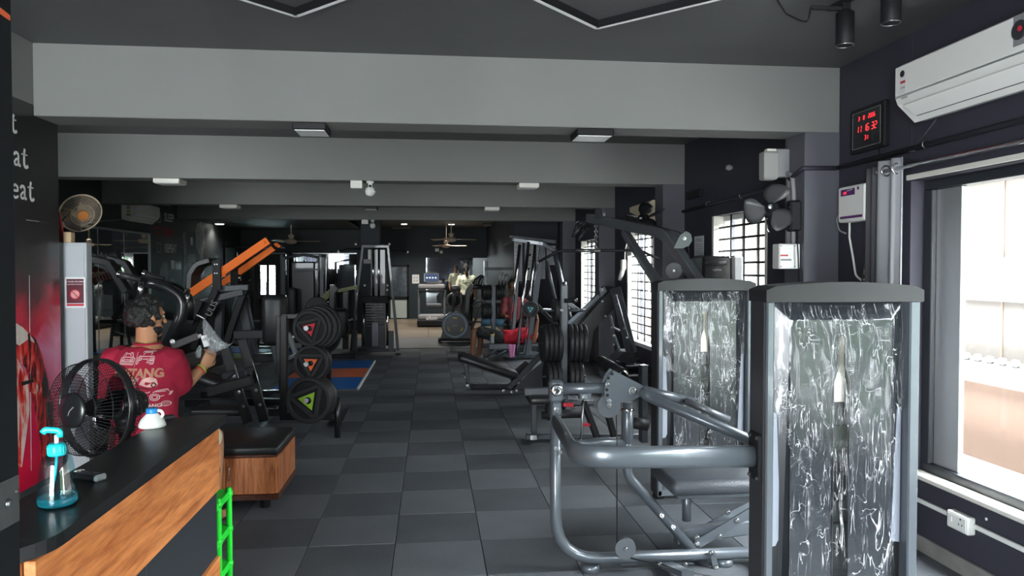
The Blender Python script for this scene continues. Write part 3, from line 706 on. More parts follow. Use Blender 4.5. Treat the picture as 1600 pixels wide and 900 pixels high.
# curtain on its rod
def curtain(name, label, y0, y1, z0, z1, folds, amp, m, x):
    n = folds * 10; mb = MB(); vs = []
    for i in range(n + 1):
        t = i / n; yy = y0 + (y1 - y0) * t; a = amp * math.sin(t * folds * 2 * math.pi)
        for z, k in ((z0, 1.15), ((z0 + z1) / 2, 1.0), (z1 - 0.06, 0.9), (z1, 0.85)): vs.append((x + a * k, yy + 0.01 * math.sin(7 * t + z), z))
    m4 = 4; fs = []
    for i in range(n):
        for j in range(3): fs.append((i * m4 + j, i * m4 + j + 1, (i + 1) * m4 + j + 1, (i + 1) * m4 + j))
    mb.add(vs, fs, True); o = mb.build(name, m)
    sd = o.modifiers.new('thickness', 'SOLIDIFY'); sd.thickness = 0.003
    return tag(o, label, 'curtain')
curtain('curtain', 'light grey eyelet curtain drawn back beside the big window', 3.97, 4.19, 0.06, 2.235, 2, 0.022, 'curtain', XR - 0.075)
curtain('curtain', 'dark grey curtain bunched between stabiliser and light curtain', 4.165, 4.31, 0.06, 2.21, 3, 0.03, 'curtain_d', XR - 0.06)
rod = thing('curtain_rod', 'silver curtain rod along the top of the big window', 'curtain rod', (XR, 2.0, 2.17))
tb(rod, 'pole', [(XR - 0.075, 4.19, 2.172), (XR - 0.075, -1.2, 2.172)], 0.0125, 'chrome', 12)
MB().lathe([(0.0, 0), (0.012, 0.002), (0.017, 0.012), (0.013, 0.024), (0.0, 0.028)], (XR - 0.075, 4.19, 2.172), (0, 1, 0), 12).build('finial', 'chrome', rod)
for y in (3.95, 1.4): br(rod, 'bracket', [(XR, y, 2.21), (XR - 0.06, y, 2.21), (XR - 0.075, y, 2.185)], 0.02, 0.012, 'mblack')
for y in (4.02, 4.12): MB().torus((XR - 0.075, y, 2.172), 0.03, 0.006, (0, 1, 0), 20, 6).build('eyelet', 'chrome', rod)
pm = MB().bb((XR - 0.012, -1.15, 2.105), (XR + 0.002, 4.03, 2.135), 0.003); o = pm.build('trim_2', 'offwhite'); o['kind'] = 'structure'; o['label'] = 'off-white strip along the top of the big window'

# conduit along the wall and round pillar
cd = thing('conduit_pipe', 'grey conduit pipe run along wall above the big window', 'pipe', (XR, 3.0, 2.2))
tb(cd, 'pipe', [(XR - 0.02, -1.0, 2.30), (XR - 0.02, 4.735, 2.275)], 0.016, 'wall_r', 10, 0.03)
cd3 = thing('conduit_pipe', 'pair of grey vertical conduits on first pillar behind fan', 'pipe', (2.49, 4.92, 1.72))
tb(cd3, 'pipe', [(2.42, 5.045, 2.27), (2.49, 4.99, 2.27), (2.49, 4.90, 2.24), (2.49, 4.88, 2.1), (2.49, 4.88, 1.72)], 0.017, 'grey_pl', 10, 0.05)
tb(cd3, 'pipe', [(2.49, 4.95, 2.22), (2.49, 4.95, 1.72)], 0.02, 'grey_pl', 10)
for y in (1.2, 2.1, 3.05, 3.85): MB().torus((XR - 0.018, y, 2.285), 0.022, 0.004, (0, 1, 0), 14, 6).build('clip', 'steel', cd)
tb(cd, 'thin_cable', [(XR - 0.03, 3.75, 2.405), (XR - 0.02, 3.92, 2.30), (XR - 0.03, 3.99, 2.265), (XR - 0.03, 3.93, 2.26)], 0.006, 'wall_r', 6, 0.04)
tb(cd, 'thin_cable', [(XR - 0.012, 4.3, 2.34), (XR - 0.012, 4.28, 2.29), (XR - 0.012, 4.2, 2.23)], 0.004, 'cable', 6, 0.02)
cd4 = thing('conduit_pipe', 'short grey conduit wrapped round first pillar', 'pipe', (2.6, 4.74, 2.27))
tb(cd4, 'pipe', [(XR - 0.03, 4.744, 2.273), (2.50, 4.744, 2.27), (2.488, 4.765, 2.27), (2.488, 5.0, 2.20)], 0.015, 'wall_r', 10, 0.02)
cd2 = thing('conduit_pipe', 'dark conduit pipe between the first and second pillar', 'pipe', (XR, 6.4, 2.2))
tb(cd2, 'pipe', [(XR - 0.02, 5.04, 2.25), (XR - 0.02, 7.84, 2.22)], 0.016, 'wall_r', 10)
tb(cd2, 'pipe', [(2.5, 7.8, 2.24), (2.5, 8.3, 2.2)], 0.016, 'wall_r', 10)
for y in (5.5, 6.3, 7.1): MB().torus((XR - 0.018, y, 2.24), 0.022, 0.004, (0, 1, 0), 14, 6).build('clip', 'steel', cd2)

# grey three-blade wall fan on the first pillar
def wall_fan(name, label, hub, axis, r, bladem, mount, cage=False, hubm='mblack'):
    hub, ax, mount = Vector(hub), Vector(axis).normalized(), Vector(mount)
    t = thing(name, label, 'fan', mount)
    x = ax.cross(V(0, 0, 1)).normalized(); y = x.cross(ax)
    for k in range(3):
        a0 = math.radians(90 + 120 * k + 8); vs = []; fs = []; nr = 7; nc = 5
        for i in range(nr):
            rr = r * (0.16 + 0.84 * i / (nr - 1)); wid = 0.66 * math.sin(math.pi * (0.18 + 0.66 * i / (nr - 1))) + 0.12
            for j in range(nc):
                u = (j / (nc - 1) - 0.5) * 2; a = a0 + u * wid * 0.95 + 0.25 * i / (nr - 1)
                vs.append(hub + (x * math.cos(a) + y * math.sin(a)) * rr + ax * (u * 0.03 * (0.5 + i / nr)))
        for i in range(nr - 1):
            for j in range(nc - 1): fs.append((i * nc + j, i * nc + j + 1, (i + 1) * nc + j + 1, (i + 1) * nc + j))
        o = MB().add(vs, fs, True).build('blade', bladem, t); sd = o.modifiers.new('thickness', 'SOLIDIFY'); sd.thickness = 0.004
    MB().lathe([(0.0, 0.045), (0.018, 0.042), (0.03, 0.03), (0.034, 0.0), (0.034, -0.03)], hub, ax, 16).build('hub', hubm, t)
    MB().lathe([(0.0, 0.05), (0.014, 0.048), (0.016, 0.04)], hub, ax, 12).build('hub_cap', 'chrome', t)
    mo = hub - ax * 0.13
    MB().lathe([(0.03, 0.11), (0.055, 0.1), (0.062, 0.05), (0.05, 0.0), (0.02, -0.01)], mo, ax, 16).build('motor', hubm, t)
    tb(t, 'arm', [mo, mo + (mount - mo) * 0.5 + V(0, 0, -0.02), mount], 0.016, hubm, 10, 0.05)
    return t
wf = wall_fan('wall_fan', 'grey three-blade wall fan on first pillar', (2.235, 4.70, 2.0), (-0.45, -1, 0.1), 0.168, 'fan_grey', (2.43, 4.82, 1.96))
MB().bb((2.425, 4.79, 1.85), (2.505, 4.87, 2.06), 0.012).build('wall_bracket', 'mblack', wf)
for i in range(5): MB().bb((2.421, 4.795, 1.865 + i * 0.035), (2.426, 4.865, 1.88 + i * 0.035), 0.002).build('bracket_rib', 'dkgrey_pl', wf)
tb(wf, 'pull_cord', [(2.26, 4.80, 1.93), (2.265, 4.8, 1.86), (2.275, 4.8, 1.84), (2.28, 4.8, 1.855)], 0.004, 'chrome', 6, 0.01)
tb(wf, 'lead', [(2.46, 4.78, 1.86), (2.46, 4.755, 1.7), (2.47, 4.755, 1.5)], 0.005, 'cable', 6, 0.03)

# white junction boxes at the first pillar
jb = thing('junction_box', 'grey-white utility box high on first pillar', 'box', P(1210, 280, Y=4.95))
a, b = P(1194, 280, Y=4.95), P(1216, 236, Y=4.95)
M['box_grey'] = mat('dull_grey_plastic', (0.26, 0.26, 0.25), 0.5)
MB().bb((a.x, 4.95, a.z), (b.x, 5.04, b.z), 0.008).build('case', 'box_grey', jb)
MB().bb((a.x - 0.004, 4.943, a.z + 0.012), (b.x + 0.004, 4.953, b.z - 0.012), 0.004).build('cover', 'box_grey', jb)
MB().bb((b.x, 4.97, a.z + 0.02), (2.506, 5.03, b.z + 0.02), 0.006).build('side_plate', 'grey_pl', jb)
MB().bb((b.x - 0.07, 4.97, b.z), (b.x, 5.02, b.z + 0.02), 0.004).build('cap', 'offwhite', jb)
db = thing('breaker_box', 'white circuit breaker box beneath grey wall fan', 'breaker box', P(1230, 420, Y=4.8))
a, b = P(1217, 420, Y=4.8), P(1244, 381, Y=4.8)
MB().bb((a.x, 4.80, a.z), (b.x + 0.03, 4.90, b.z), 0.006).build('case', 'white', db)
MB().bb((a.x + 0.004, 4.794, a.z + 0.005), (b.x - 0.002, 4.801, b.z - 0.005), 0.003).build('door', 'white', db)
for i in range(5): MB().bb((a.x + 0.008 + i * 0.011, 4.79, (a.z + b.z) / 2), (a.x + 0.016 + i * 0.011, 4.795, (a.z + b.z) / 2 + 0.012), 0.001).build('breaker_switch', 'red_p', db)
MB().bb((a.x + 0.01, 4.791, (a.z + b.z) / 2 - 0.03), (a.x + 0.085, 4.795, (a.z + b.z) / 2 - 0.018), 0.001).build('breaker_row', 'grey_pl', db)
for xx in (a.x + 0.012, b.x - 0.012):
    for zz in (a.z + 0.015, b.z - 0.015): bolt(db, (xx, 4.794, zz), (0, -1, 0), 0.003, 'dkgrey_pl')

# white socket with cable duct under the big window
sk = thing('power_outlet', 'white outlet on duct below the big window', 'outlet', (XR, 3.62, 0.24))
c0 = P(1480, 828, X=XR - 0.04); c1 = P(1514, 800, X=XR - 0.04)
MB().bb((XR - 0.045, c1.y, 0.235), (XR, c0.y, 0.325), 0.006).build('box', 'white', sk)
MB().bb((XR - 0.048, c1.y + 0.012, 0.245), (XR - 0.044, c0.y - 0.012, 0.315), 0.002).build('plate', 'white', sk)
for (dy, dz, r) in ((0.0, 0.02, 0.005), (-0.012, -0.008, 0.004), (0.012, -0.008, 0.004)):
    MB().lathe([(r, 0), (r, 0.001)], (XR - 0.048, c1.y + 0.05 + dy, 0.283 + dz), (-1, 0, 0), 10).build('pin_hole', 'mblack', sk)
MB().bb((XR - 0.052, c0.y - 0.045, 0.27), (XR - 0.047, c0.y - 0.025, 0.30), 0.002).build('switch', 'white', sk)
MB().bb((XR - 0.016, 0.5, 0.272), (XR, c1.y, 0.296), 0.003).build('cable_duct', 'white', sk)
MB().bb((XR - 0.016, c0.y, 0.272), (XR, 4.7, 0.296), 0.003).build('cable_duct', 'white', sk)
for yy in (3.38, 3.12):
    s_ = MB().lathe([(0.008, 0), (0.008, 0.003), (0.004, 0.004)], (XR, yy, 0.345), (-1, 0, 0), 10).build('wall_screw', 'white'); tag(s_, ('white screw head in wall next to outlet' if yy > 3.2 else 'white screw head in wall farther along from outlet'), 'screw')

# second split unit and a black wall fan past the second pillar
ac2, fx = split_ac('cream split air conditioner past the second window pillar', XR, 8.42, 9.3, 2.10, 2.40, -1, 'cream')
panel_patch(ac2, 'blue_label', (fx, 8.5, 2.345), UXR, UYR, 0.09, 0.06, mat('blue_label', (0.05, 0.12, 0.25), 0.5))
for dz in (0.03, -0.01, -0.05): MB().lathe([(0.016, 0), (0.016, 0.001)], (fx, 8.62, 2.33 + dz), (-1, 0, 0), 12).build('sticker', 'pblack', ac2)
wall_fan('wall_fan', 'black wall fan below the cream air conditioner', P(1003, 341, Y=8.05), (-0.6, -1, 0), 0.18, 'gblack', (2.72, 8.25, 2.02))
# little boxes and switches between the small windows
o = MB().bb((XR - 0.06, 8.55, 1.98), (XR, 8.72, 2.13), 0.008); o = o.build('meter_box', 'offwhite'); tag(o, 'off-white meter box between second pillar and barred window', 'box')
a = P(984, 384, X=XR - 0.06); o = MB().bb((XR - 0.07, a.y - 0.10, a.z - 0.14), (XR, a.y + 0.12, a.z + 0.02), 0.01).build('meter_box', 'offwhite'); tag(o, 'white meter box by the middle barred window', 'box')
it = thing('insect_lamp', 'white tubular gadget hanging by the middle barred window', 'gadget', P(972, 438, X=2.66))
a, b = P(970, 438, X=2.66), P(974, 408, X=2.66)
MB().bb((2.63, b.y - 0.04, b.z - 0.12), (2.69, b.y + 0.05, b.z + 0.02), 0.01).build('body', 'offwhite', it)
tb(it, 'nozzle', [(2.66, b.y, b.z - 0.1), (2.66, a.y + 0.05, a.z + 0.02)], 0.03, 'white', 12)
tb(it, 'lead', [(2.68, b.y, b.z), (2.70, b.y + 0.06, b.z + 0.15), (2.73, b.y + 0.05, b.z + 0.28)], 0.006, 'offwhite', 6, 0.05)
a = P(950, 428, X=XR); o = MB().bb((XR - 0.012, a.y - 0.06, a.z - 0.07), (XR, a.y + 0.08, a.z + 0.07), 0.004).build('switch_plate', 'white'); tag(o, 'white switch plate between the two far barred windows', 'switch')
gr = thing('rules_sheet', 'white gym rules sheet taped beside the second pillar', 'notice', (XR, 7.5, 1.62))
a, b = P(1085, 400, X=XR), P(1100, 368, X=XR)
MB().bb((XR - 0.002, b.y, a.z), (XR, a.y, b.z), 0.0003).build('sheet', 'paper', gr)
text_mb('GYM RULES', 0.05, (XR - 0.0022, (a.y + b.y) / 2, b.z - 0.04), UXR, UYR, xs=0.75).build('heading', 'pblack', gr)
for i in range(6):
    MB().bb((XR - 0.0032, b.y + 0.03, b.z - 0.09 - i * 0.022), (XR - 0.0022, a.y - 0.03 - 0.03 * (i % 3), b.z - 0.082 - i * 0.022), 0.0002).build('text_line', 'pgrey', gr)
o = MB().lathe([(0.0, 0.06), (0.02, 0.055), (0.03, 0.03), (0.022, 0.01), (0.018, 0)], P(1144, 262, X=XR), (-1, 0, 0), 14).build('wall_sensor', 'grey_pl'); tag(o, 'small grey sensor on wall between first two pillars', 'sensor')
a = P(1090, 303, X=XR); o = MB().bb((XR - 0.04, a.y - 0.15, a.z - 0.04), (XR, a.y + 0.25, a.z + 0.04), 0.006).build('wall_duct', 'mblack'); tag(o, 'black duct on wall just before the second pillar', 'duct')

# =================================================================== TOWERS
def tower(root, x0, x1, y0, zt, wrapname, seed):
    w = x1 - x0; y1 = y0 + 0.15
    yf = y0
    # side frames
    for nm, a, b in (('side_frame', x0, x0 + 0.034), ('side_frame', x1 - 0.046, x1)):
        MB().bb((a, yf, 0.03), (b, y1, zt - 0.072), 0.006).build(nm, 'silver', root)
    for a in (x0 - 0.004, x1 - 0.006): MB().bb((a, yf + 0.02, 0.03), (a + 0.010, y1 + 0.002, zt - 0.05), 0.003).build('side_cover', 'dkgrey_pl', root)
    # arched cap
    n = 16; arc = [(x0 - 0.008 + (w + 0.016) * i / n, zt - 0.012 + 0.02 * math.sin(math.pi * i / n)) for i in range(n + 1)]
    arc[0] = (x0 - 0.008, zt - 0.026); arc[-1] = (x1 + 0.008, zt - 0.026)
    poly = [(x0 - 0.008, zt - 0.075)] + arc + [(x1 + 0.008, zt - 0.075)]
    MB().prism([(p[0], p[1]) for p in poly], (0, y1 + 0.01, 0), (1, 0, 0), (0, 0, 1), 0.17).build('top_cap', 'cap_pl', root)
    # recessed shroud panels
    MB().bb((x0 + 0.034, yf + 0.055, 0.06), (x1 - 0.046, yf + 0.065, zt - 0.075), 0.001).build('shroud', 'gblack', root)
    MB().bb((x0 + 0.034, y1 - 0.012, 0.06), (x1 - 0.046, y1 - 0.004, zt - 0.075), 0.001).build('rear_shroud', 'gblack', root)
    # bevelled shroulder around the raised centre panel
    cx = (x0 + x1) / 2 - 0.005; hw = 0.222
    a0, a1, zt2, zc = x0 + 0.034, x1 - 0.046, zt - 0.075, zt - 0.15
    c0, c1 = cx - hw, cx + hw; yb, yr = yf + 0.055, yf + 0.022
    sh = MB(); sh.add([(a0 + 0.002, yb, zt2), (a1 - 0.002, yb, zt2), (c1, yr, zc), (c0, yr, zc)], [(0, 3, 2, 1)]); sh.add([(a0 + 0.002, yb, zt2), (c0, yr, zc), (c0, yr, 0.07), (a0 + 0.06, yb, 0.07)], [(3, 2, 1, 0)][:1])
    sh.add([(a1 - 0.002, yb, zt2), (c1, yr, zc), (c1, yr, 0.07), (a1 - 0.06, yb, 0.07)], [(0, 1, 2, 3)])
    sh.build('shoulder', mat('smoked_shroud', (0.020, 0.022, 0.026), 0.24) if 'smoked_shroud' not in bpy.data.materials else bpy.data.materials['smoked_shroud'], root)
    # centre panel with bottle-shaped slot: left and right halves around the slot
    ns, ws = 0.016, 0.035; zn, zw0, zw1 = zt - 0.225, zt - 0.345, zt - 0.41
    for s in (-1, 1):
        poly = [(s * 0.0, zc), (s * hw * 0.93, zc), (s * hw, zc - 0.03), (s * hw, 0.07), (s * ws, 0.07), (s * ws, zw1), (s * ns, zw0), (s * ns, zn), (s * ns * 0.6, zn + 0.012), (0, zn + 0.016)]
        MB().prism([(cx + p[0], p[1]) for p in poly], (0, yr, 0), (1, 0, 0), (0, 0, 1), 0.01).build('centre_panel', bpy.data.materials['smoked_shroud'], root)
    rim = [(cx - ws, yr - 0.011, 0.08), (cx - ws, yr - 0.011, zw1), (cx - ns, yr - 0.011, zw0), (cx - ns, yr - 0.011, zn), (cx, yr - 0.011, zn + 0.016), (cx + ns, yr - 0.011, zn), (cx + ns, yr - 0.011, zw0), (cx + ws, yr - 0.011, zw1), (cx + ws, yr - 0.011, 0.08)]
    MB().tube(rim, 0.004, 6).build('slot_rim', 'gblack', root)
    MB().bb((cx - ws, yf + 0.045, zt - 0.50), (cx + ws, yf + 0.05, zn + 0.02), 0.001).build('selector_plate', mat('brass_plate', (0.55, 0.50, 0.40), 0.4, metal=0.6) if 'brass_plate' not in bpy.data.materials else bpy.data.materials['brass_plate'], root)
    for i in range(8): MB().bb((cx - 0.05, yf + 0.045, 0.10 + i * 0.105), (cx + 0.05, yf + 0.053, 0.195 + i * 0.105), 0.003).build('weight_stack_plate', 'mblack', root)
    # pale side strips
    for (sx, sg) in ((a0 + 0.004, 1), (a1 - 0.004, -1)):
        pl = [(0, 0.42), (sg * 0.03, 0.425), (sg * 0.043, 0.45), (sg * 0.043, 0.94), (sg * 0.03, 0.985), (0, 1.0)]
        MB().prism([(sx + p[0], p[1]) for p in pl], (0, yb, 0), (1, 0, 0), (0, 0, 1), 0.006).build('pale_strip', mat('pale_strip', (0.24, 0.26, 0.31), 0.45) if 'pale_strip' not in bpy.data.materials else bpy.data.materials['pale_strip'], root)
    MB().bb((x0, yf, 0.03), (x1, y1, 0.07), 0.004).build('bottom_rail', 'silver', root)
    for xx in (x0 + 0.03, x1 - 0.03): foot(root, (xx, (yf + y1) / 2, 0), 0.04, 0.032)
    # loose clear wrap, crumpled
    rnd = random.Random(seed); nx, nz = 44, 84; zt3 = zt - 0.078; zb = 0.10; vs = []; fs = []
    from mathutils import noise
    for j in range(nz + 1):
        v = j / nz; z = zt3 - v * (zt3 - zb)
        top = v < 0.5
        l = a0 + 0.012 + (0.0 if v < 0.38 else min(1, (v - 0.38) / 0.07)) * (c0 - a0 - 0.015) + 0.012 * noise.noise(V(z * 17, seed, 0))
        r = a1 - 0.006 - (0.0 if v < 0.3 else min(1, (v - 0.3) / 0.3)) * 0.035 + 0.012 * noise.noise(V(z * 19, seed, 4))
        if v > 0.93: l = l - (v - 0.93) / 0.07 * (c0 - a0 - 0.03)
        for i in range(nx + 1):
            u = i / nx; x = l + (r - l) * u
            d = 0 if (x < c0 or x > c1) else 1
            base = yr - 0.019 if c0 - 0.01 < x < c1 + 0.01 and z < zc + 0.02 else yb - 0.02 - 0.025 * max(0, 1 - max(c0 - x, x - c1, z - zc) / 0.06)
            k = 0.007 * noise.noise(V(x * 13, z * 6, seed)) + 0.005 * noise.noise(V(x * 40, z * 11 + x * 14, seed + 3))
            zz = z + (0.02 * noise.noise(V(x * 9, seed, 9)) - 0.012 * math.sin(u * math.pi)  if j == 0 else 0)
            vs.append((x, base + k, zz))
    for j in range(nz):
        for i in range(nx): a = j * (nx + 1) + i; fs.append((a, a + nx + 1, a + nx + 2, a + 1))
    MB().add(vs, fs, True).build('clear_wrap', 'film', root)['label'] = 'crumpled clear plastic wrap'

# ---- near silver press machine
m1 = thing('press_machine', 'silver seated press machine with wrapped tower, in front of the big window', 'gym machine', (1.3, 3.4, 0))
tower(m1, 1.37, 2.045, 2.90, 1.53, 'wrap', 2)
Yb = 3.8
bz = 0.065
tb(m1, 'frame_loop', [(0.644, Yb, 0.93), (0.644, Yb, bz), (2.0, Yb - 0.02, bz)], 0.030, 'silver', 16, 0.24)
MB().bb((0.608, Yb - 0.035, 0.90), (0.680, Yb + 0.035, 1.015), 0.012).build('head_bracket', 'silver', m1)
MB().lathe([(0.034, 0), (0.034, 0.006), (0.026, 0.012), (0.014, 0.014), (0.012, 0.006), (0, 0.006)], (0.644, Yb - 0.035, 0.965), (0, -1, 0), 18).build('pivot_cap', 'chrome', m1)
MB().bb((0.62, Yb - 0.034, 0.83), (0.668, Yb + 0.02, 0.90), 0.006).build('collar', 'silver', m1)
bolt(m1, (0.644, Yb - 0.034, 0.865), (0, -1, 0), 0.010); bolt(m1, (0.644, Yb - 0.03, 0.66), (0, -1, 0), 0.009); bolt(m1, (0.662, Yb - 0.03, 0.64), (0.3, -1, 0), 0.009)
tb(m1, 'cross_tube', [(0.67, Yb, 0.968), (0.95, Yb, 0.965)], 0.030, 'silver', 16)
# adjustment plate with holes
pl = [P(*q, Y=Yb - 0.03) for q in ((957, 578), (949, 588), (944.5, 600), (943.5, 612), (945, 624), (949, 630), (985, 627), (1000, 618), (1007, 606), (1000, 600))]
MB().plate(pl, (0, -1, 0), 0.012).build('adjustment_plate', 'silver', m1)
MB().plate([p + V(0, 0.07, 0) for p in pl], (0, -1, 0), 0.012).build('adjustment_plate', 'silver', m1)
for q in ((956, 584), (950.5, 590.5), (948, 609), (949, 617.5)):
    MB().lathe([(0.009, 0), (0.009, 0.0015)], P(*q, Y=Yb - 0.0425), (0, -1, 0), 12).build('adjustment_hole', 'mblack', m1)
bolt(m1, P(949.5, 601, Y=Yb - 0.042), (0, -1, 0), 0.008); bolt(m1, P(952, 627, Y=Yb - 0.042), (0, -1, 0), 0.010); bolt(m1, P(989, 611, Y=Yb - 0.042), (0, -1, 0), 0.017); bolt(m1, P(952, 633, Y=Yb - 0.042), (0, -1, 0), 0.010)
# press arms
a0, a1 = P(990, 606, Y=Yb - 0.01), P(1082, 628, Y=Yb + 0.05)
tb(m1, 'press_arm', [a0, a1], 0.026, 'silver', 14)
tb(m1, 'press_arm', [P(1002, 611, Y=Yb - 0.05), P(1018, 622, Y=Yb - 0.08), P(1200, 699, Y=Yb - 0.52)], (0.034, 0.026), 'silver', 16, 0.12)
tb(m1, 'hand_grip', [P(1070, 626, Y=Yb + 0.0), P(1140, 656, Y=Yb - 0.06)], 0.019, 'silver_d', 12)
pulley(m1, P(951, 634, Y=Yb + 0.0), (0, 1, 0), 0.062, 0.02, 'silver_d')
# rear upright with diagonal
tb(m1, 'rear_upright', [P(980, 628, Y=Yb + 0.03), P(980, 742, Y=Yb + 0.03), P(1100, 880, Y=Yb + 0.03)], 0.026, 'silver', 16, 0.12)
MB().cyl(P(980, 642, Y=Yb + 0.03), P(980, 692, Y=Yb + 0.03), 0.032).build('height_sleeve', 'silver', m1)
MB().cyl(P(980, 637, Y=Yb + 0.03), P(980, 643, Y=Yb + 0.03), 0.036).build('sleeve_collar', 'chrome', m1)
tb(m1, 'lower_cross_tube', [(0.66, Yb, 0.678), (1.02, Yb + 0.03, 0.67)], 0.026, 'silver', 14)
for q in ((1034, 806), (1052, 824)): bolt(m1, P(*q, Y=Yb), (0.5, -1, 0.6), 0.010)
# guard rail sweeping round to the tower
tb(m1, 'guard_rail', [(0.644, Yb, 0.80), (0.60, 3.02, 0.805), (1.38, 2.975, 0.80)], (0.024, 0.047), 'silver', 18, 0.16, up=(0, 0, 1))
MB().bb((1.352, 2.93, 0.70), (1.37, 3.03, 0.90), 0.005).build('rail_flange', 'mblack', m1)
for dz in (0.715, 0.885):
    for dy in (2.945, 3.015): bolt(m1, (1.352, dy, dz), (-1, 0, 0), 0.008, 'dkgrey_pl')
# printed warning stickers on the bend
for q, c in (((902, 706), 'orange_p'), ((912, 708), 'green_p'), ((938, 716), 'paper')):
    pass
# low pulley on the base tube with cable
pulley(m1, P(977, 856, Y=Yb - 0.05), (0.15, 1, 0), 0.054, 0.03, 'silver_d')
MB().bb(P(971, 884, Y=Yb - 0.06), P(990, 874, Y=Yb + 0.01) , 0.004).build('pulley_bracket', 'steel', m1)
tb(m1, 'cable', [P(964, 860, Y=Yb - 0.05), P(964, 690, Y=Yb - 0.02), P(963, 640, Y=Yb)], 0.0035, 'cable', 6)
tb(m1, 'cable', [P(985, 872, Y=Yb - 0.05), P(1040, 886, Y=Yb - 0.12), P(1120, 902, Y=Yb - 0.2)], 0.0035, 'cable', 6)
tb(m1, 'link_rod', [P(911, 624, Y=Yb), P(908, 690, Y=Yb)], 0.006, 'steel', 8)
MB().bb(P(906, 625, Y=Yb - 0.02), P(922, 612, Y=Yb + 0.02), 0.004).build('link_bracket', 'silver', m1); bolt(m1, P(914, 621, Y=Yb - 0.02), (0, -1, 0), 0.01)
# base joints
MB().bb(P(1026, 884, Y=Yb - 0.045), P(1076, 871, Y=Yb + 0.04), 0.005).build('base_bracket', 'silver', m1)
br(m1, 'base_branch', [P(1042, 883, Y=Yb - 0.05), P(1075, 897, Y=Yb - 0.25)], 0.07, 0.03, 'silver')
for q in ((1031, 882), (1071, 882)): bolt(m1, P(*q, Y=Yb - 0.046), (0, -1, 0), 0.010)
MB().plate([P(1108, 861, Y=Yb - 0.04), P(1116, 861, Y=Yb - 0.04), P(1124, 890, Y=Yb - 0.04), P(1114, 893, Y=Yb - 0.04)], (0, -1, 0), 0.01).build('link_plate', 'silver', m1)
for q in ((1111, 864), (1119, 888)): bolt(m1, P(*q, Y=Yb - 0.052), (0, -1, 0), 0.012)
foot(m1, (0.83, Yb, 0), 0.05, 0.036, 'silver'); foot(m1, (1.56, Yb, 0), 0.05, 0.036, 'silver')
# seat
MB().pad((1.53, 3.93, 0.435), (0.56, 0.40, 0.085), 0.04).build('seat', 'vinyl_g', m1)
MB().bb((1.29, 3.76, 0.375), (1.78, 4.10, 0.395), 0.004).build('seat_plate', 'silver', m1)
tb(m1, 'seat_post', [(1.40, 3.93, 0.38), (1.40, 3.93, 0.20)], 0.024, 'silver', 14)
br(m1, 'seat_beam', [P(1055, 838, Y=3.95), P(1185, 820, Y=3.98)], 0.06, 0.08, 'silver')
br(m1, 'adjuster_bar', [P(1090, 850, Y=3.84), P(1185, 793, Y=3.84)], 0.012, 0.05, 'silver')
br(m1, 'adjuster_bar', [P(1075, 838, Y=4.02), P(1185, 782, Y=4.02)], 0.012, 0.04, 'silver')
for q in ((1089, 849), (1124, 838), (1151, 813), (1137, 800), (1089, 840)): bolt(m1, P(*q, Y=3.835), (0, -1, 0), 0.012)
tb(m1, 'base_cross_tube', [(1.75, Yb - 0.02, bz), (1.75, 3.0, bz)], 0.03, 'silver', 14)

# ---- second tower: lat pulldown with boom
m2 = thing('lat_pulldown_machine', 'grey lat pulldown machine with wrapped tower and overhead boom', 'gym machine', (1.85, 5.2, 0))
tower(m2, 1.54, 2.22, 4.90, 1.52, 'wrap', 5)
bm = [P(1095, 446, Y=5.3), P(1040, 365, Y=5.75), P(921, 341, Y=7.3)]
br(m2, 'boom', bm, 0.075, 0.085, 'silver_d', 0.35)
br(m2, 'boom_strut', [P(976, 362, Y=6.55), P(1030, 447, Y=5.55), P(1034, 560, Y=5.5)], 0.06, 0.07, 'silver_d', 0.05)
br(m2, 'main_column', [(1.93, 5.3, 0.02), (1.93, 5.3, 1.44)], 0.08, 0.10, 'silver_d')
for q, Y_, r in (((940, 335), 7.05, 0.055), ((1071, 372), 5.4, 0.05)):
    c = P(*q, Y=Y_); pulley(m2, c, (1, 0.25, 0), r, 0.03, 'silver_d')
c = P(940, 337, Y=7.0); MB().prism([(-0.10, -0.03), (-0.05, 0.05), (0.02, 0.065), (0.075, 0.03), (0.09, -0.035)], c + V(-0.045, -0.01, 0), (-0.12, 1, 0.03), (0, 0, 1), 0.006).build('pulley_plate', 'silver', m2)
c = P(1068, 378, Y=5.35)
lp = [P(*q, Y=5.33) for q in ((1052, 388), (1062, 368), (1071, 361), (1079, 366), (1081, 376), (1076, 384), (1066, 388))]
MB().plate(lp, (0, -1, 0), 0.008).build('pulley_plate', 'frame_gr', m2); bolt(m2, P(1070, 372, Y=5.32), (0, -1, 0), 0.012)
tb(m2, 'cable', [P(970, 340, Y=6.6), P(1060, 362, Y=5.45), P(1074, 372, Y=5.36), P(1078, 405, Y=5.36)], 0.004, 'cable', 6, 0.05)
# chain and lat bar
ch = P(931, 352, Y=7.15)
for i in range(9):
    z = ch.z - 0.01 - i * 0.026; MB().torus((ch.x, ch.y, z), 0.014, 0.0035, ((1, 0, 0) if i % 2 else (0, 1, 0)), 10, 5, 1.0).build('chain_link', 'steel', m2)
lb = thing('lat_bar', 'black lat bar with bent ends hanging from boom chain', 'exercise bar', P(931, 392, Y=7.15))
tb(lb, 'bar', [P(840, 410, Y=7.2), P(873, 392, Y=7.18), P(1000, 391, Y=7.1), P(1030, 405, Y=7.05)], 0.014, 'mblack', 12, 0.1)
tb(lb, 'knurled_sleeve', [P(900, 391.5, Y=7.16), P(938, 391.5, Y=7.13)], 0.0165, 'steel', 12)
MB().ball(P(840, 410, Y=7.2), 0.017, 10, 6).build('end_cap', 'grey_pl', lb)
MB().torus(P(931, 389, Y=7.14), 0.018, 0.004, (0, 1, 0), 12, 6).build('hook', 'steel', lb)
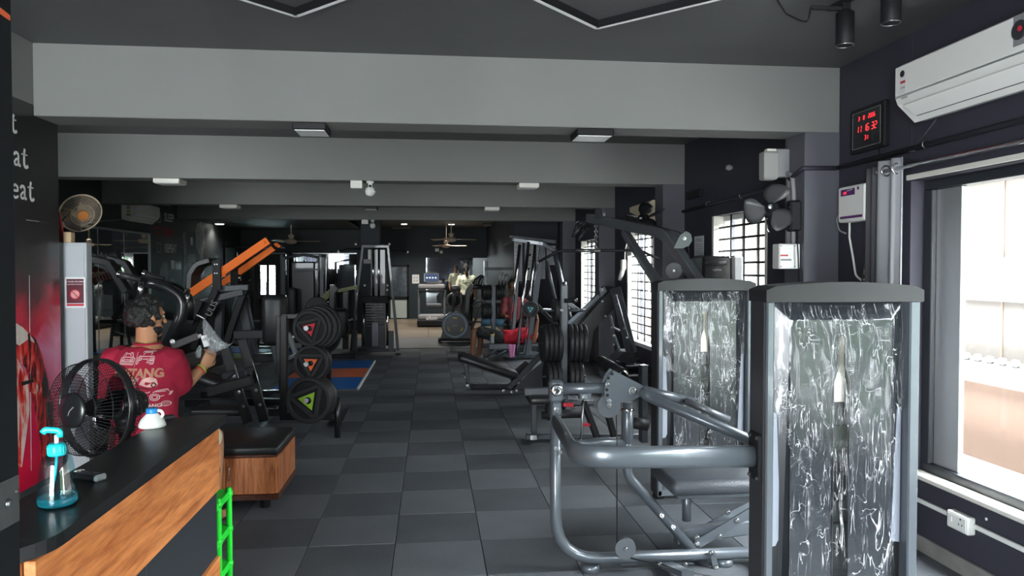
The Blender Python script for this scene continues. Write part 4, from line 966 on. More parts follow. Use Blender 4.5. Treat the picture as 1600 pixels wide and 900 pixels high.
# bunch of black grip attachments slung over the boom tip
for k, (q0, q1, q2) in enumerate((((921, 346), (908, 352), (896, 368)), ((922, 352), (912, 362), (905, 374)), ((918, 345), (903, 349), (899, 361)))):
    g = thing('grip_attachment', ('short black cable grip slung lowest at boom tip', 'black cable grip slung in the middle at boom tip', 'black cable grip slung highest at boom tip')[(1, 0, 2)[k]], 'grip', P(*q1, Y=7.25 + 0.03 * k), group='grips at the boom tip')
    Y_ = 7.28 + 0.04 * k
    tb(g, 'strap', [P(*q0, Y=Y_), P(*q1, Y=Y_)], 0.012, 'mblack', 8); tb(g, 'handle', [P(*q1, Y=Y_), P(*q2, Y=Y_)], 0.02, 'rubber', 10)
    MB().ball(P(*q2, Y=Y_), 0.021, 8, 6).build('end_cap', 'mblack', g)
    MB().torus(P(*q1, Y=Y_), 0.018, 0.004, (0, 1, 0), 12, 5).build('ring', 'steel', g)
tb(m2, 'stack_guide_disc', [P(1053, 423, Y=5.5) , P(1053, 423, Y=5.54)], 0.062, 'rubber', 24); bolt(m2, P(1053, 423, Y=5.5), (0, -1, 0), 0.008)
# speaker / black console behind the second tower
cs = thing('black_console', 'black console with grey side panel standing behind the second wrapped tower', 'cabinet', P(1110, 440, Y=6.3))
a, b = P(1098, 445, Y=6.3), P(1161, 400, Y=6.3)
MB().bb((a.x, 6.3, 0.0), (b.x - 0.10, 6.6, b.z), 0.02).build('body', 'gblack', cs); MB().bb((b.x - 0.10, 6.28, 0.0), (b.x, 6.62, b.z + 0.003), 0.02).build('side_panel', 'grey_pl', cs)
MB().pad((a.x + 0.11, 6.29, b.z - 0.06), (0.2, 0.03, 0.04), 0.014).build('display_hood', 'gblack', cs)
text_mb('cybex', 0.035, (a.x + 0.13, 6.299, b.z - 0.12), (1, 0, 0), (0, 0, 1), 0.002).build('lettering', 'grey_pl', cs)
# low-row bench of the black machine behind the silver press
m3 = thing('low_row_machine', 'black low-row machine with long seat behind the silver press machine', 'gym machine', (1.3, 6.9, 0))
MB().pad(P(852, 622, Y=6.8) , (0.34, 0.30, 0.08), 0.035).build('seat', 'vinyl', m3)
br(m3, 'seat_rail', [P(820, 612, Y=6.82), P(1010, 606, Y=6.7)], 0.06, 0.07, 'frame_gr')
br(m3, 'front_leg', [P(834, 612, Y=6.82), P(834, 680, Y=6.82)], 0.05, 0.06, 'frame_gr')
br(m3, 'base_bar', [P(822, 682, Y=6.82), P(1010, 682, Y=6.75)], 0.06, 0.05, 'frame_gr')
br(m3, 'base_bar', [P(834, 684, Y=6.6), P(834, 679, Y=7.15)], 0.06, 0.04, 'frame_gr')
tb(m3, 'foot_roller', [P(846, 649, Y=6.75), P(912, 647, Y=6.7)], 0.035, 'rubber', 14)
br(m3, 'pedal_arm', [P(912, 628, Y=6.6), P(935, 690, Y=6.5)], 0.05, 0.12, 'mblack'); br(m3, 'pedal_arm', [P(948, 640, Y=6.5), P(962, 692, Y=6.4)], 0.05, 0.09, 'mblack')
MB().lathe([(0.07, -0.06), (0.10, -0.05), (0.10, 0.05), (0.07, 0.06)], P(863, 640, Y=6.8), (1, 0, 0), 20).build('cam_wheel', 'rubber', m3)
br(m3, 'red_stop', [P(880, 632, Y=6.55), P(896, 633, Y=6.55)], 0.03, 0.035, 'red_p')
br(m3, 'red_latch', [P(908, 663, Y=6.5), P(925, 664, Y=6.5)], 0.02, 0.025, 'red_p')
tb(m3, 'knee_roller', [P(938, 566, Y=6.5), P(972, 586, Y=6.1)], 0.062, 'vinyl', 16)
MB().lathe([(0.05, 0), (0.048, 0.012), (0.03, 0.018), (0, 0.02)], P(973, 587, Y=6.09), V(0.35, -1, -0.08), 16).build('roller_cap', 'chrome', m3)
br(m3, 'rear_post', [P(1005, 690, Y=6.4), P(1005, 570, Y=6.4)], 0.06, 0.10, 'frame_dk')
tb(m3, 'rear_roller', [P(986, 660, Y=6.2), P(1012, 664, Y=6.2)], 0.05, 'rubber', 14)

# =================================================================== WEIGHT PLATES (shared shapes)
def plate_meshes(r, t, emblem, tri=True):
    """(body mesh, emblem mesh, hub mesh) about the origin, axis +y towards -y face"""
    out = {}
    body = MB()
    body.lathe([(r * 0.60, -t * 0.18), (r * 0.80, -t * 0.28), (r * 0.84, -t / 2), (r * 0.97, -t / 2), (r, -t * 0.36), (r, t * 0.36), (r * 0.97, t / 2), (r * 0.84, t / 2), (r * 0.80, t * 0.28), (r * 0.60, t * 0.18)], (0, 0, 0), (0, 1, 0), 36)
    return body
def make_plate(label, c, ax, r, t, em=None, group=None, rot=0.0, tri=True):
    """rubber weight plate, face towards ax; with triangular spoke web and coloured triangle emblem when em is set"""
    c, ax = Vector(c), Vector(ax).normalized(); x = ax.cross(V(0, 0, 1)).normalized(); z = x.cross(ax)
    o = thing('weight_plate', label, 'weight plate', c - V(0, 0, r), group=group)
    B = MB()
    if em:
        B.lathe([(r * 0.80, -t * 0.4), (r * 0.84, -t / 2), (r * 0.96, -t / 2), (r, -t * 0.36), (r, t * 0.36), (r * 0.96, t / 2), (r * 0.84, t / 2), (r * 0.80, t * 0.4), (r * 0.80, -t * 0.4)], c, ax, 40, close=False)
        B.build('rim', 'rubber', o)
        W_ = MB().lathe([(r * 0.82, -t * 0.12), (r * 0.82, t * 0.12)], c, ax, 32); W_.build('web', 'mblack', o)
        for k in range(3):
            a = rot + k * 2 * math.pi / 3; b = a + 2 * math.pi / 3
            p, q = c + (x * math.cos(a) + z * math.sin(a)) * r * 0.84, c + (x * math.cos(b) + z * math.sin(b)) * r * 0.84
            MB().bar([p, q], r * 0.20, t * 0.8, up=ax).build('spoke', 'rubber', o)
        tr = [(r * 0.46 * math.cos(rot + k * 2 * math.pi / 3), r * 0.46 * math.sin(rot + k * 2 * math.pi / 3)) for k in range(3)]
        MB().prism(tr, c + ax * t * 0.30, x, z, -t * 0.1).build('spoke_core', 'mblack', o)
        MB().prism(tr, c + ax * t * 0.36, x, z, -t * 0.10).build('emblem', em, o)
        MB().lathe([(r * 0.15, t * 0.3), (r * 0.15, t * 0.56), (r * 0.10, t * 0.62), (0, t * 0.64)], c, ax, 16).build('hub', 'gblack', o)
    else:
        B.lathe([(r * 0.14, -t * 0.4), (r * 0.26, -t * 0.42), (r * 0.28, -t * 0.22), (r * 0.76, -t * 0.22), (r * 0.80, -t / 2), (r * 0.96, -t / 2), (r, -t * 0.34), (r, t * 0.34), (r * 0.96, t / 2), (r * 0.80, t / 2), (r * 0.76, t * 0.22), (r * 0.28, t * 0.22), (r * 0.26, t * 0.42), (r * 0.14, t * 0.4)], c, ax, 36)
        B.build('rubber_disc', 'rubber', o)
        MB().torus(c + ax * t * 0.48, r * 0.88, t * 0.05, ax, 36, 5).build('rim_bead', 'frame_gr', o)
        MB().torus(c - ax * t * 0.48, r * 0.88, t * 0.05, ax, 36, 5).build('rim_bead', 'frame_gr', o)
    return o

# ---- weight tree (right side, plates seen edge-on)
YT = 8.5
wt = thing('weight_tree', 'grey plate tree loaded with large black plates beside leg press', 'plate rack', P(881, 640, Y=YT))
cx = P(881, 540, Y=YT).x
br(wt, 'post', [(cx, YT, 0.02), (cx, YT, 1.40)], 0.085, 0.085, 'silver_d', up=(0, 1, 0))
br(wt, 'base_bar', [(cx - 0.35, YT, 0.03), (cx + 0.35, YT, 0.03)], 0.07, 0.05, 'silver_d'); br(wt, 'base_bar', [(cx, YT - 0.3, 0.03), (cx, YT + 0.3, 0.03)], 0.07, 0.05, 'silver_d')
for z in (P(881, 485, Y=YT).z, P(881, 536, Y=YT).z, P(881, 588, Y=YT).z):
    for s in (-1, 1): tb(wt, 'horn', [(cx + s * 0.04, YT, z), (cx + s * 0.26, YT, z)], 0.014, 'silver', 12)
tb(wt, 'collar_pin', [P(882, 470, Y=YT - 0.06), P(898, 470, Y=YT - 0.06)], 0.025, 'mblack', 12); MB().ball(P(899, 469, Y=YT - 0.06), 0.03, 10, 8).build('collar_knob', 'steel', wt)
bolt(wt, P(878, 485, Y=YT - 0.045), (0, -1, 0), 0.014)
z1, z2 = P(881, 536, Y=YT).z, P(881, 588, Y=YT).z
ordn = ['innermost', 'second from the post', 'third from the post', 'outermost']
for s, sd in ((-1, 'aisle'), (1, 'window')):
    for k in range(4):
        make_plate('large black plate %s on upper horn, %s side of plate tree' % (ordn[k], sd), (cx + s * (0.075 + k * 0.054), YT, z1), (s, -0.05, 0), 0.222, 0.05, group='plates on the upper horns of plate tree')
    for k in range(3):
        make_plate('black plate %s on lower horn, %s side of plate tree' % (['innermost', 'in the middle', 'outermost'][k], sd), (cx + s * (0.08 + k * 0.056), YT, z2 - 0.02), (s, -0.05, 0), 0.20, 0.052, group='plates on the lower horns of plate tree')
make_plate('single thin black plate on top horn of plate tree', (cx - 0.10, YT, P(881, 485, Y=YT).z), (-1, -0.05, 0), 0.14, 0.045)

# ---- leg press (45 degree) against the window wall
YL = 9.45
lg = thing('leg_press', 'black incline leg press with flat sloping seat and big sled plates', 'gym machine', (1.5, YL, 0))
def pl3(q, Y): return P(q[0], q[1], Y=Y)
# seat back (long, low) and seat
a, b = pl3((716, 560), YL - 0.1), pl3((808, 590), YL - 0.1)
d = (b - a).normalized(); rotm = Matrix.Rotation(-math.atan2(d.z, d.x), 3, 'Y')
MB().pad((a + b) / 2 + V(0, 0.05, 0.03), ((b - a).length, 0.42, 0.10), 0.045, rotm).build('back_pad', 'vinyl', lg)
br(lg, 'back_pad_frame', [a + V(0.02, 0.05, -0.045), b + V(0.05, 0.05, -0.045)], 0.12, 0.03, 'frame_dk')
a, b = pl3((800, 592), YL), pl3((826, 570), YL)
d = (b - a).normalized(); rot2 = Matrix.Rotation(-math.atan2(d.z, d.x), 3, 'Y')
MB().pad((a + b) / 2, ((b - a).length + 0.05, 0.40, 0.08), 0.035, rot2).build('seat_pad', 'vinyl', lg)
br(lg, 'base_rail', [pl3((727, 612), YL - 0.25), pl3((820, 612), YL - 0.25), pl3((1010, 612), YL - 0.25)], 0.06, 0.06, 'frame_dk'); br(lg, 'base_rail', [pl3((735, 604), YL + 0.3), pl3((1000, 604), YL + 0.3)], 0.06, 0.06, 'frame_dk')
br(lg, 'pad_support', [pl3((727, 565), YL - 0.2), pl3((733, 608), YL - 0.2)], 0.05, 0.05, 'frame_dk'); bolt(lg, pl3((731, 603), YL - 0.24), (0, -1, 0), 0.016)
tb(lg, 'adjuster', [pl3((723, 582), YL - 0.22), pl3((731, 600), YL - 0.22)], 0.014, 'steel', 8)
for q in ((787, 611), (800, 613), (808, 611)): bolt(lg, pl3(q, YL - 0.285), (0, -1, 0), 0.014)
# side cheek plate and inclined rails
MB().plate([pl3(q, YL - 0.25) for q in ((797, 614), (826, 582), (852, 562), (880, 562), (880, 608), (830, 616))], (0, -1, 0), 0.02).build('side_plate', 'frame_dk', lg)
for Y_ in (YL - 0.22, YL + 0.25):
    br(lg, 'slide_rail', [pl3((795, 606), Y_), pl3((946, 452), Y_)], 0.05, 0.07, 'frame_dk' if Y_ < YL else 'silver_d')
    br(lg, 'sled_rail', [pl3((887, 506), Y_ - 0.06), pl3((936, 462), Y_ - 0.06)], 0.03, 0.05, 'silver')
    MB().plate([pl3(q, Y_ - 0.07) for q in ((936, 456), (944, 447), (948, 455), (938, 464))], (0, -1, 0), 0.02).build('rail_end', 'silver', lg)
bolt(lg, pl3((940, 453), YL - 0.32), (0, -1, 0), 0.018)
# foot plate (big black slab) and its back frame
MB().plate([pl3(q, YL - 0.30) for q in ((959, 448), (963, 455), (966, 475), (928, 516), (920, 566), (905, 560), (896, 520))], (0, -1, 0), -0.6).build('foot_platform', 'gblack', lg)
br(lg, 'back_leg', [pl3((961, 450), YL - 0.30), pl3((987, 552), YL - 0.30)], 0.14, 0.02, 'frame_dk', up=(0, 1, 0))
tb(lg, 'edge_strip', [pl3((963, 462), YL - 0.385), pl3((988, 549), YL - 0.385)], 0.008, 'steel', 6)
br(lg, 'stay', [pl3((953, 493), YL - 0.15), pl3((958, 512), YL - 0.15), pl3((968, 517), YL - 0.15)], 0.03, 0.04, 'silver'); br(lg, 'stay', [pl3((959, 523), YL - 0.15), pl3((970, 553), YL - 0.15)], 0.03, 0.04, 'silver')
for q in ((941, 471), (946, 494), (956, 512), (963, 462), (966, 475), (976, 513), (979, 528), (959, 525), (967, 543), (959, 539)): bolt(lg, pl3(q, YL - 0.33), (0, -1, 0), 0.012)
MB().plate([pl3(q, YL - 0.33) for q in ((962, 562), (975, 550), (990, 549), (995, 566), (985, 571))], (0, -1, 0), -0.35).build('hopper', 'mblack', lg)
MB().bb(pl3((978, 573), YL - 0.35), pl3((1022, 562), YL + 0.2), 0.02).build('rear_beam', 'frame_dk', lg)
MB().bb(pl3((955, 600), YL - 0.45), pl3((1024, 574), YL + 0.2), 0.02).build('rear_housing', 'frame_dk', lg)
tb(lg, 'hose', [pl3((995, 560), YL), pl3((1015, 555), YL), pl3((1013, 540), YL), pl3((1021, 533), YL)], 0.012, 'cable', 8, 0.05)
for s, q in ((0, (883, 473)), (1, (884, 500))):
    br(lg, 'carriage_arm', [pl3((878, 467 + s * 45), YL - 0.1), pl3((910, 490 + s * 10), YL - 0.1), pl3((912, 500), YL - 0.1)], 0.05, 0.06, 'silver_d', 0.05)
tb(lg, 'carriage_horn', [pl3((885, 485), YL - 0.3), pl3((910, 485), YL - 0.3)], 0.02, 'silver', 12)

# ---- smith machine (silver, leaning rails)
YS = 12.7
sm = thing('smith_machine', 'silver smith machine with leaning guide rails over bench', 'gym machine', P(850, 552, Y=YS))
def qs(x, y, dy=0.0): return P(x, y, Y=YS + dy)
tb(sm, 'guide_rail', [qs(826, 378), qs(808, 556)], 0.028, 'chrome', 14); tb(sm, 'guide_rail', [qs(836, 380, 0.1), qs(818, 558, 0.1)], 0.02, 'chrome', 12)
tb(sm, 'guide_rail', [qs(812, 382, 0.5), qs(797, 508, 0.5)], 0.026, 'chrome', 12)
br(sm, 'upright', [qs(847, 385), qs(824, 558)], 0.09, 0.06, 'silver'); br(sm, 'upright', [qs(812, 384, 0.9), qs(800, 545, 0.9)], 0.06, 0.05, 'silver_d')
br(sm, 'top_frame', [qs(786, 382, 0.8), qs(800, 374, 0.1), qs(848, 381), qs(868, 393)], 0.07, 0.07, 'silver_d', 0.06)
br(sm, 'top_frame', [qs(796, 370, 0.9), qs(868, 378, 0.9)], 0.06, 0.06, 'silver_d')
tb(sm, 'rear_upright', [qs(866, 392), qs(884, 470), qs(891, 500)], 0.045, 'silver', 14, 0.06)
tb(sm, 'rear_rail', [qs(854, 408), qs(869, 474)], 0.03, 'silver', 12)
tb(sm, 'base_tube', [qs(806, 557), qs(846, 553), qs(900, 550)], 0.035, 'silver', 12); tb(sm, 'base_tube', [qs(797, 545, 0.9), qs(880, 545, 0.9)], 0.035, 'silver', 12)
tb(sm, 'base_tube', [qs(806, 557), qs(800, 545, 0.9)], 0.035, 'silver', 12)
for i in range(7): tb(sm, 'rack_peg', [qs(829 - i * 2.3, 398 + i * 22, 0.12), qs(826 - i * 2.3, 399 + i * 22, 0.05)], 0.016, 'mblack', 8)
MB().lathe([(0.045, 0), (0.045, 0.05), (0.03, 0.06)], qs(880, 444, -0.05), (1, -0.3, 0), 14).build('rail_collar', 'steel', sm)
tb(sm, 'barbell', [qs(818, 482, -0.05), qs(872, 484, 0.15)], 0.018, 'steel', 10)
make_plate('small black plate with teal centre on smith machine barbell', qs(829, 483, -0.12), (-0.25, -1, 0.05), 0.14, 0.05, 'teal_disc', rot=0.6)
br(sm, 'counter_arm', [qs(823, 462, 0.05), qs(869, 508, 0.05)], 0.06, 0.08, 'mblack')

# ---- flat bench with bottle and towel
fb = thing('flat_bench', 'grey flat bench beneath the lying man in red', 'bench', P(800, 560, Y=12.95))
a, b = P(765, 541, Y=12.95), P(852, 541, Y=12.95)
MB().pad((a + b) / 2 + V(0.12, 0.05, 0.0), (b.x - a.x + 0.3, 0.30, 0.08), 0.03).build('bench_pad', 'vinyl_g', fb)
tb(fb, 'bench_leg', [P(760, 558, Y=12.9), P(775, 546, Y=12.9), P(800, 544, Y=12.9)], 0.026, 'silver_d', 10, 0.06); tb(fb, 'bench_leg', [P(772, 560, Y=12.9), P(790, 548, Y=12.9), P(805, 545, Y=12.9)], 0.03, 'silver', 10, 0.06); tb(fb, 'bench_leg', [P(840, 545, Y=12.95), P(848, 560, Y=12.95)], 0.03, 'silver_d', 10)
br(fb, 'bench_foot', [P(760, 562, Y=12.75), P(757, 556, Y=13.2)], 0.06, 0.05, 'silver_d')
MB().bb(P(764, 546, Y=12.72), P(794, 536, Y=12.85), 0.01).build('step_tray', 'silver_d', fb)
bt = thing('shaker_bottle', 'clear shaker bottle with yellow lid beside the lying man', 'bottle', P(769, 537, Y=12.7))
c = P(769, 536.5, Y=12.78)
MB().lathe([(0.032, 0), (0.036, 0.01), (0.04, 0.15), (0.038, 0.16)], c, (0, 0, 1), 16).build('body', mat('milky_plastic', (0.55, 0.6, 0.62), 0.2, trans=0.4), bt)
MB().lathe([(0.041, 0.155), (0.041, 0.19), (0.03, 0.2), (0.012, 0.21)], c, (0, 0, 1), 16).build('lid', 'mblack', bt); MB().lathe([(0.043, 0.15), (0.043, 0.165)], c, (0, 0, 1), 16).build('lid_band', 'yellow', bt)
tw = MB(); vs = []; fs = []
for i in range(7):
    for j in range(7):
        p = P(794 + i * 2.0 - (j * 0.4 if i > 3 else -0.3 * j), 538 + j * 3.6 + (2.5 * abs(3 - i) * -0.3 if j == 6 else 0), Y=12.68); vs.append(p + V(0, 0.012 * math.sin(i * 2.1 + j * 0.4), 0))
for i in range(6):
    for j in range(6): fs.append((i * 7 + j, i * 7 + j + 1, i * 7 + j + 8, i * 7 + j + 7))
o = MB().add(vs, fs, True).build('towel', 'pink_cl'); o.modifiers.new('thickness', 'SOLIDIFY').thickness = 0.006; tag(o, 'pink towel hanging over the flat bench edge', 'towel')

# ---- charts and posters on the far right wall
for k, (x0, y0, x1, y1) in enumerate(((798, 376, 816, 440), (820, 380, 835, 438), (838, 382, 852, 436), (854, 384, 868, 414))):
    a, b = P(x0, y1, Y=YC - 0.004), P(x1, y0, Y=YC - 0.004)
    a.x = max(a.x, XC + 0.01)
    t = thing('wall_chart', 'white exercise chart, %s from the corridor corner behind smith machine' % ['first', 'second', 'third', 'fourth and shortest'][k], 'poster', (a.x, YC, a.z), group='charts behind the smith machine')
    MB().bb((a.x, YC - 0.006, a.z), (b.x, YC - 0.001, b.z), 0.001).build('sheet', 'paper', t)
    for i in range(9):
        z = b.z - 0.05 - i * (b.z - a.z) / 10; MB().bb((a.x + 0.015, YC - 0.0075, z - 0.012), (b.x - 0.015 - 0.03 * (i % 3), YC - 0.006, z), 0.0003).build('text_line', 'pgrey', t)

# ---- far room: door, mirror, notice, treadmill, air bike, ...
a, b = P(607, 500, Y=YF), P(639, 414, Y=YF)
d1 = struct('door_2', MB().bb((a.x, YF - 0.05, 0), (a.x + 0.07, YF, b.z), 0.004).bb((b.x - 0.07, YF - 0.05, 0), (b.x, YF, b.z), 0.004).bb((a.x, YF - 0.05, b.z - 0.06), (b.x, YF, b.z), 0.004).bb((a.x, YF - 0.05, 0.62), (b.x, YF, 0.72), 0.004), 'mblack', 'dark framed door at the far end')
MB().bb((a.x + 0.07, YF - 0.03, 0.03), (b.x - 0.07, YF - 0.02, 0.62), 0.001).build('lower_panel', mat('frosted_panel', (0.42, 0.48, 0.47), 0.5), d1); MB().bb((a.x + 0.07, YF - 0.03, 0.72), (b.x - 0.07, YF - 0.02, b.z - 0.06), 0.001).build('glass_panel', mat('dusky_glass', (0.05, 0.065, 0.08), 0.15, var=0.8, scale=9), d1)
a, b = P(666, 486, Y=YF), P(768, 403, Y=YF)
fm = thing('wall_mirror', 'large frameless mirror on far end wall', 'mirror', (0, YF, a.z))
n = 3
for k in range(n):
    xa = a.x + (b.x - a.x) * k / n; xb = a.x + (b.x - a.x) * (k + 1) / n
    MB().bb((xa + 0.003, YF - 0.012, 0.35), (xb - 0.003, YF, b.z), 0.001).build('mirror_pane', 'mirror', fm)
a, b = P(644, 443, Y=YF), P(655, 429, Y=YF)
t = thing('notice', 'small white notice next to far mirror', 'notice', (a.x, YF, a.z)); MB().bb((a.x, YF - 0.004, a.z), (b.x, YF, b.z), 0.0005).build('sheet', 'paper', t)
for i in range(2):
    for j in range(2): MB().bb((a.x + 0.05 + i * 0.08, YF - 0.006, a.z + 0.06 + j * 0.1), (a.x + 0.10 + i * 0.08, YF - 0.004, a.z + 0.12 + j * 0.1), 0.0005).build('icon', 'pgrey', t)
o = MB().bb(P(680, 393, Y=YF - 0.05), P(686, 388, Y=YF), 0.01).build('wall_speaker', 'white'); tag(o, 'white box on far wall above mirror', 'speaker')
o = MB().lathe([(0.05, 0), (0.05, 0.05), (0.03, 0.1)], P(689.5, 396, Y=YF - 0.05), (0, 0, 1), 12).build('dome_camera', 'white'); tag(o, 'white dome camera on far wall above mirror', 'camera')

# treadmill
YD = 20.6
tm = thing('treadmill', 'silver-hooded treadmill with lit screen facing far mirror', 'treadmill', P(674, 503, Y=YD))
def qt(x, y, dy=0.0): return P(x, y, Y=YD + dy)
a, b = qt(652, 505), qt(697, 497)
MB().bb((a.x, YD - 0.2, 0.02), (b.x, YD + 1.9, 0.20), 0.03).build('deck', 'mblack', tm); MB().pad(((a.x + b.x) / 2, YD + 0.12, 0.26), (b.x - a.x - 0.04, 0.5, 0.16), 0.06).build('motor_hood', 'grey_pl', tm)
MB().bb((a.x + 0.1, YD + 0.4, 0.2), (b.x - 0.1, YD + 1.85, 0.212), 0.003).build('belt', 'rubber', tm)
text_mb('afton', 0.15, ((a.x + b.x) / 2, YD - 0.135, 0.25), (1, 0, 0), (0, 0, 1), 0.004, bold=0.004).build('lettering', 'pwhite', tm)
for x in (654.5, 694.5): br(tm, 'mast', [qt(x, 496, 0.1), qt(x, 453, 0.3)], 0.07, 0.10, 'silver_d')
MB().pad((qt(674.5, 451).x, YD + 0.2, qt(674, 448).z), (0.76, 0.35, 0.14), 0.06).build('console', 'grey_pl', tm); MB().bb(qt(654, 457, 0.05), qt(695, 453, 0.2), 0.02).build('handlebar', 'mblack', tm)
a, b = qt(662, 441), qt(686, 427); MB().bb((a.x, YD + 0.3, a.z), (b.x, YD + 0.36, b.z), 0.01).build('screen_frame', 'silver_d', tm); MB().bb((a.x + 0.03, YD + 0.292, a.z + 0.025), (b.x - 0.03, YD + 0.301, b.z - 0.025), 0.002).build('screen', 'screen', tm)
for i in range(4): MB().bb((a.x + 0.07 + i * 0.08, YD + 0.288, a.z + 0.10), (a.x + 0.11 + i * 0.08, YD + 0.293, a.z + 0.14), 0.001).build('screen_icon', 'screen_w', tm)

# air bike with round fan
YA = 16.2
ab = thing('air_bike', 'blue-grey fan bike with large round fan housing', 'exercise bike', P(712, 533, Y=YA))
def qa(x, y, dy=0.0): return P(x, y, Y=YA + dy)
c = qa(711, 508); r = 0.30
MB().lathe([(r * 0.98, -0.10), (r, -0.06), (r, 0.06), (r * 0.98, 0.10)], c, (0, 1, 0), 32).build('fan_drum', 'frame_gr', ab); MB().torus(c + V(0, -0.10, 0), r * 0.82, 0.03, (0, 1, 0), 40, 8).build('white_ring', mat('pale_ring', (0.35, 0.40, 0.48), 0.4), ab)
MB().lathe([(r * 0.72, 0), (r * 0.72, 0.01)], c + V(0, -0.10, 0), (0, -1, 0), 32).build('fan_face', 'gblack', ab)
for k in range(3):
    a = math.radians(90 + 120 * k); w = [(r * 0.52 * math.cos(a + t), r * 0.52 * math.sin(a + t)) for t in (-0.25, 0.25)] + [(r * 0.62 * math.cos(a + t), r * 0.62 * math.sin(a + t)) for t in (0.25, -0.25)]
    MB().prism(w, c + V(0, -0.114, 0), (1, 0, 0), (0, 0, 1), 0.002).build('yellow_mark', 'yellow', ab)
MB().bb(c + V(-0.05, -0.113, -0.008), c + V(0.05, -0.111, 0.008), 0.001).build('label_bar', 'pgrey', ab)
MB().plate([qa(x, y, 0.12) for x, y in ((688, 531), (694, 505), (702, 487), (722, 489), (738, 520), (738, 531))], (0, -1, 0), 0.06).build('frame_shell', 'frame_gr', ab)
br(ab, 'base_bar', [qa(686, 531, 0), qa(742, 531, 0.0)], 0.07, 0.06, 'mblack'); tb(ab, 'front_stabiliser', [qa(687, 532, -0.25), qa(687, 529, 0.3)], 0.035, 'mblack', 10)
tb(ab, 'handle_post', [qa(708, 488), qa(708, 460), qa(712, 452)], 0.03, 'silver', 10, 0.05); MB().pad(qa(711, 452), (0.16, 0.16, 0.06), 0.025).build('console', 'dkgrey_pl', ab)
tb(ab, 'seat_tube', [qa(738, 520), qa(760, 506)], 0.04, 'silver_d', 10); MB().pad(qa(762, 505), (0.3, 0.22, 0.1), 0.045).build('saddle', 'vinyl', ab)
# elliptical / second bike behind
el = thing('exercise_bike', 'dark upright bike with round flywheel in front of far mirror', 'exercise bike', P(712, 500, Y=19.2))
c = P(710, 470, Y=19.2); MB().torus(c, 0.19, 0.035, (0.3, 1, 0), 32, 8).build('flywheel', 'silver_d', el); MB().lathe([(0.15, -0.02), (0.15, 0.02)], c, (0.3, 1, 0), 24).build('flywheel_disc', 'mblack', el)
br(el, 'frame', [P(700, 513, Y=19.2), P(710, 470, Y=19.2), P(712, 450, Y=19.2)], 0.06, 0.08, 'frame_dk'); br(el, 'base', [P(694, 514.5, Y=19.2), P(730, 514.5, Y=19.2)], 0.08, 0.06, 'frame_dk')
MB().pad(P(712, 448, Y=19.2), (0.2, 0.2, 0.08), 0.03).build('console', 'grey_pl', el); MB().pad(P(727, 462, Y=19.3), (0.2, 0.25, 0.08), 0.03).build('saddle', 'vinyl', el); br(el, 'seat_post', [P(727, 464, Y=19.3), P(722, 513, Y=19.3)], 0.05, 0.05, 'frame_dk')
# stepper / second treadmill at right of white-shirt person
s2 = thing('stair_climber', 'dark cross trainer with curved console beside the person in white', 'gym machine', P(740, 510, Y=18.0))
def qx(x, y, dy=0.0): return P(x, y, Y=18.0 + dy)
br(s2, 'side_panel', [qx(727, 518), qx(731, 456), qx(738, 445)], 0.12, 0.30, 'gblack', 0.05)
br(s2, 'incline_rail', [qx(735, 518), qx(757, 468)], 0.06, 0.10, 'frame_dk'); br(s2, 'base', [qx(727, 520), qx(775, 520)], 0.2, 0.08, 'frame_dk')
MB().pad(qx(744, 448), (0.3, 0.25, 0.12), 0.05).build('console', 'gblack', s2)
for k in range(4): tb(s2, 'handle', [qx(737 + 4 * k, 452), qx(742 + 4 * k, 436), qx(752 + 3 * k, 430)], 0.022, 'silver_d' if k % 2 else 'mblack', 8, 0.1)
tb(s2, 'stride_arm', [qx(738, 478), qx(748, 470), qx(760, 474)], 0.03, 'silver_d', 8, 0.08)

# second weight rack (blue-grey bars, plates edge-on)
YR2 = 15.2
r2 = thing('weight_tree', 'dark plate tree with two stacked rows of plates near fan bike', 'plate rack', P(772, 525, Y=YR2))
def qr(x, y, dy=0.0): return P(x, y, Y=YR2 + dy)
br(r2, 'post', [qr(771, 540), qr(771, 448)], 0.10, 0.10, 'silver_d', up=(0, 1, 0)); br(r2, 'top_bar', [qr(757, 420), qr(800, 420)], 0.08, 0.06, 'frame_dk')
br(r2, 'post', [qr(758.5, 448), qr(758.5, 408)], 0.06, 0.06, 'silver', up=(0, 1, 0)); tb(r2, 'bar', [qr(732, 503), qr(790, 503)], 0.02, 'steel', 10)
br(r2, 'base_bar', [qr(752, 538.5), qr(792, 538.5)], 0.08, 0.06, 'silver_d')
for y in (457, 486): tb(r2, 'horn', [qr(752, y), qr(790, y)], 0.02, 'silver', 10)
for rr, y in enumerate((457, 486)):
    for k, x in enumerate((755, 758.5, 762, 765.5, 776, 779.5, 783, 786.5)):
        make_plate('black plate, %s of eight on %s row of dark plate tree' % (['first', 'second', 'third', 'fourth', 'fifth', 'sixth', 'seventh', 'last'][k], ['upper', 'lower'][rr]), qr(x, y), (-1, -0.1, 0), 0.16 + 0.01 * rr, 0.042, group='plates on dark tree near fan bike')
for k, (x0, x1) in enumerate(((752, 766), (774, 787))):
    o = MB().cyl(qr(x0, 503.5, -0.02), qr(x1, 503.5, -0.02), 0.085, seg=18).build('foam_roller', mat('blue_foam', (0.05, 0.13, 0.2), 0.5) if k == 0 else bpy.data.materials['blue_foam']); tag(o, ('blue bar pad next to fan bike' if k == 0 else 'blue bar pad beneath the plates nearest the smith machine'), 'bar pad')
for k in range(3): 
    o = MB().tube([qr(779 + 5 * k, 448), qr(781 + 5 * k, 432), qr(786 + 6 * k, 425 + 4 * k)], 0.018, 8, 0.05).build('barbell_bar', 'steel'); tag(o, ['thin steel bar leaning behind plate tree, first from the post', 'thin steel bar leaning behind plate tree, middle one', 'thin steel bar leaning behind plate tree, last one'][k], 'barbell')

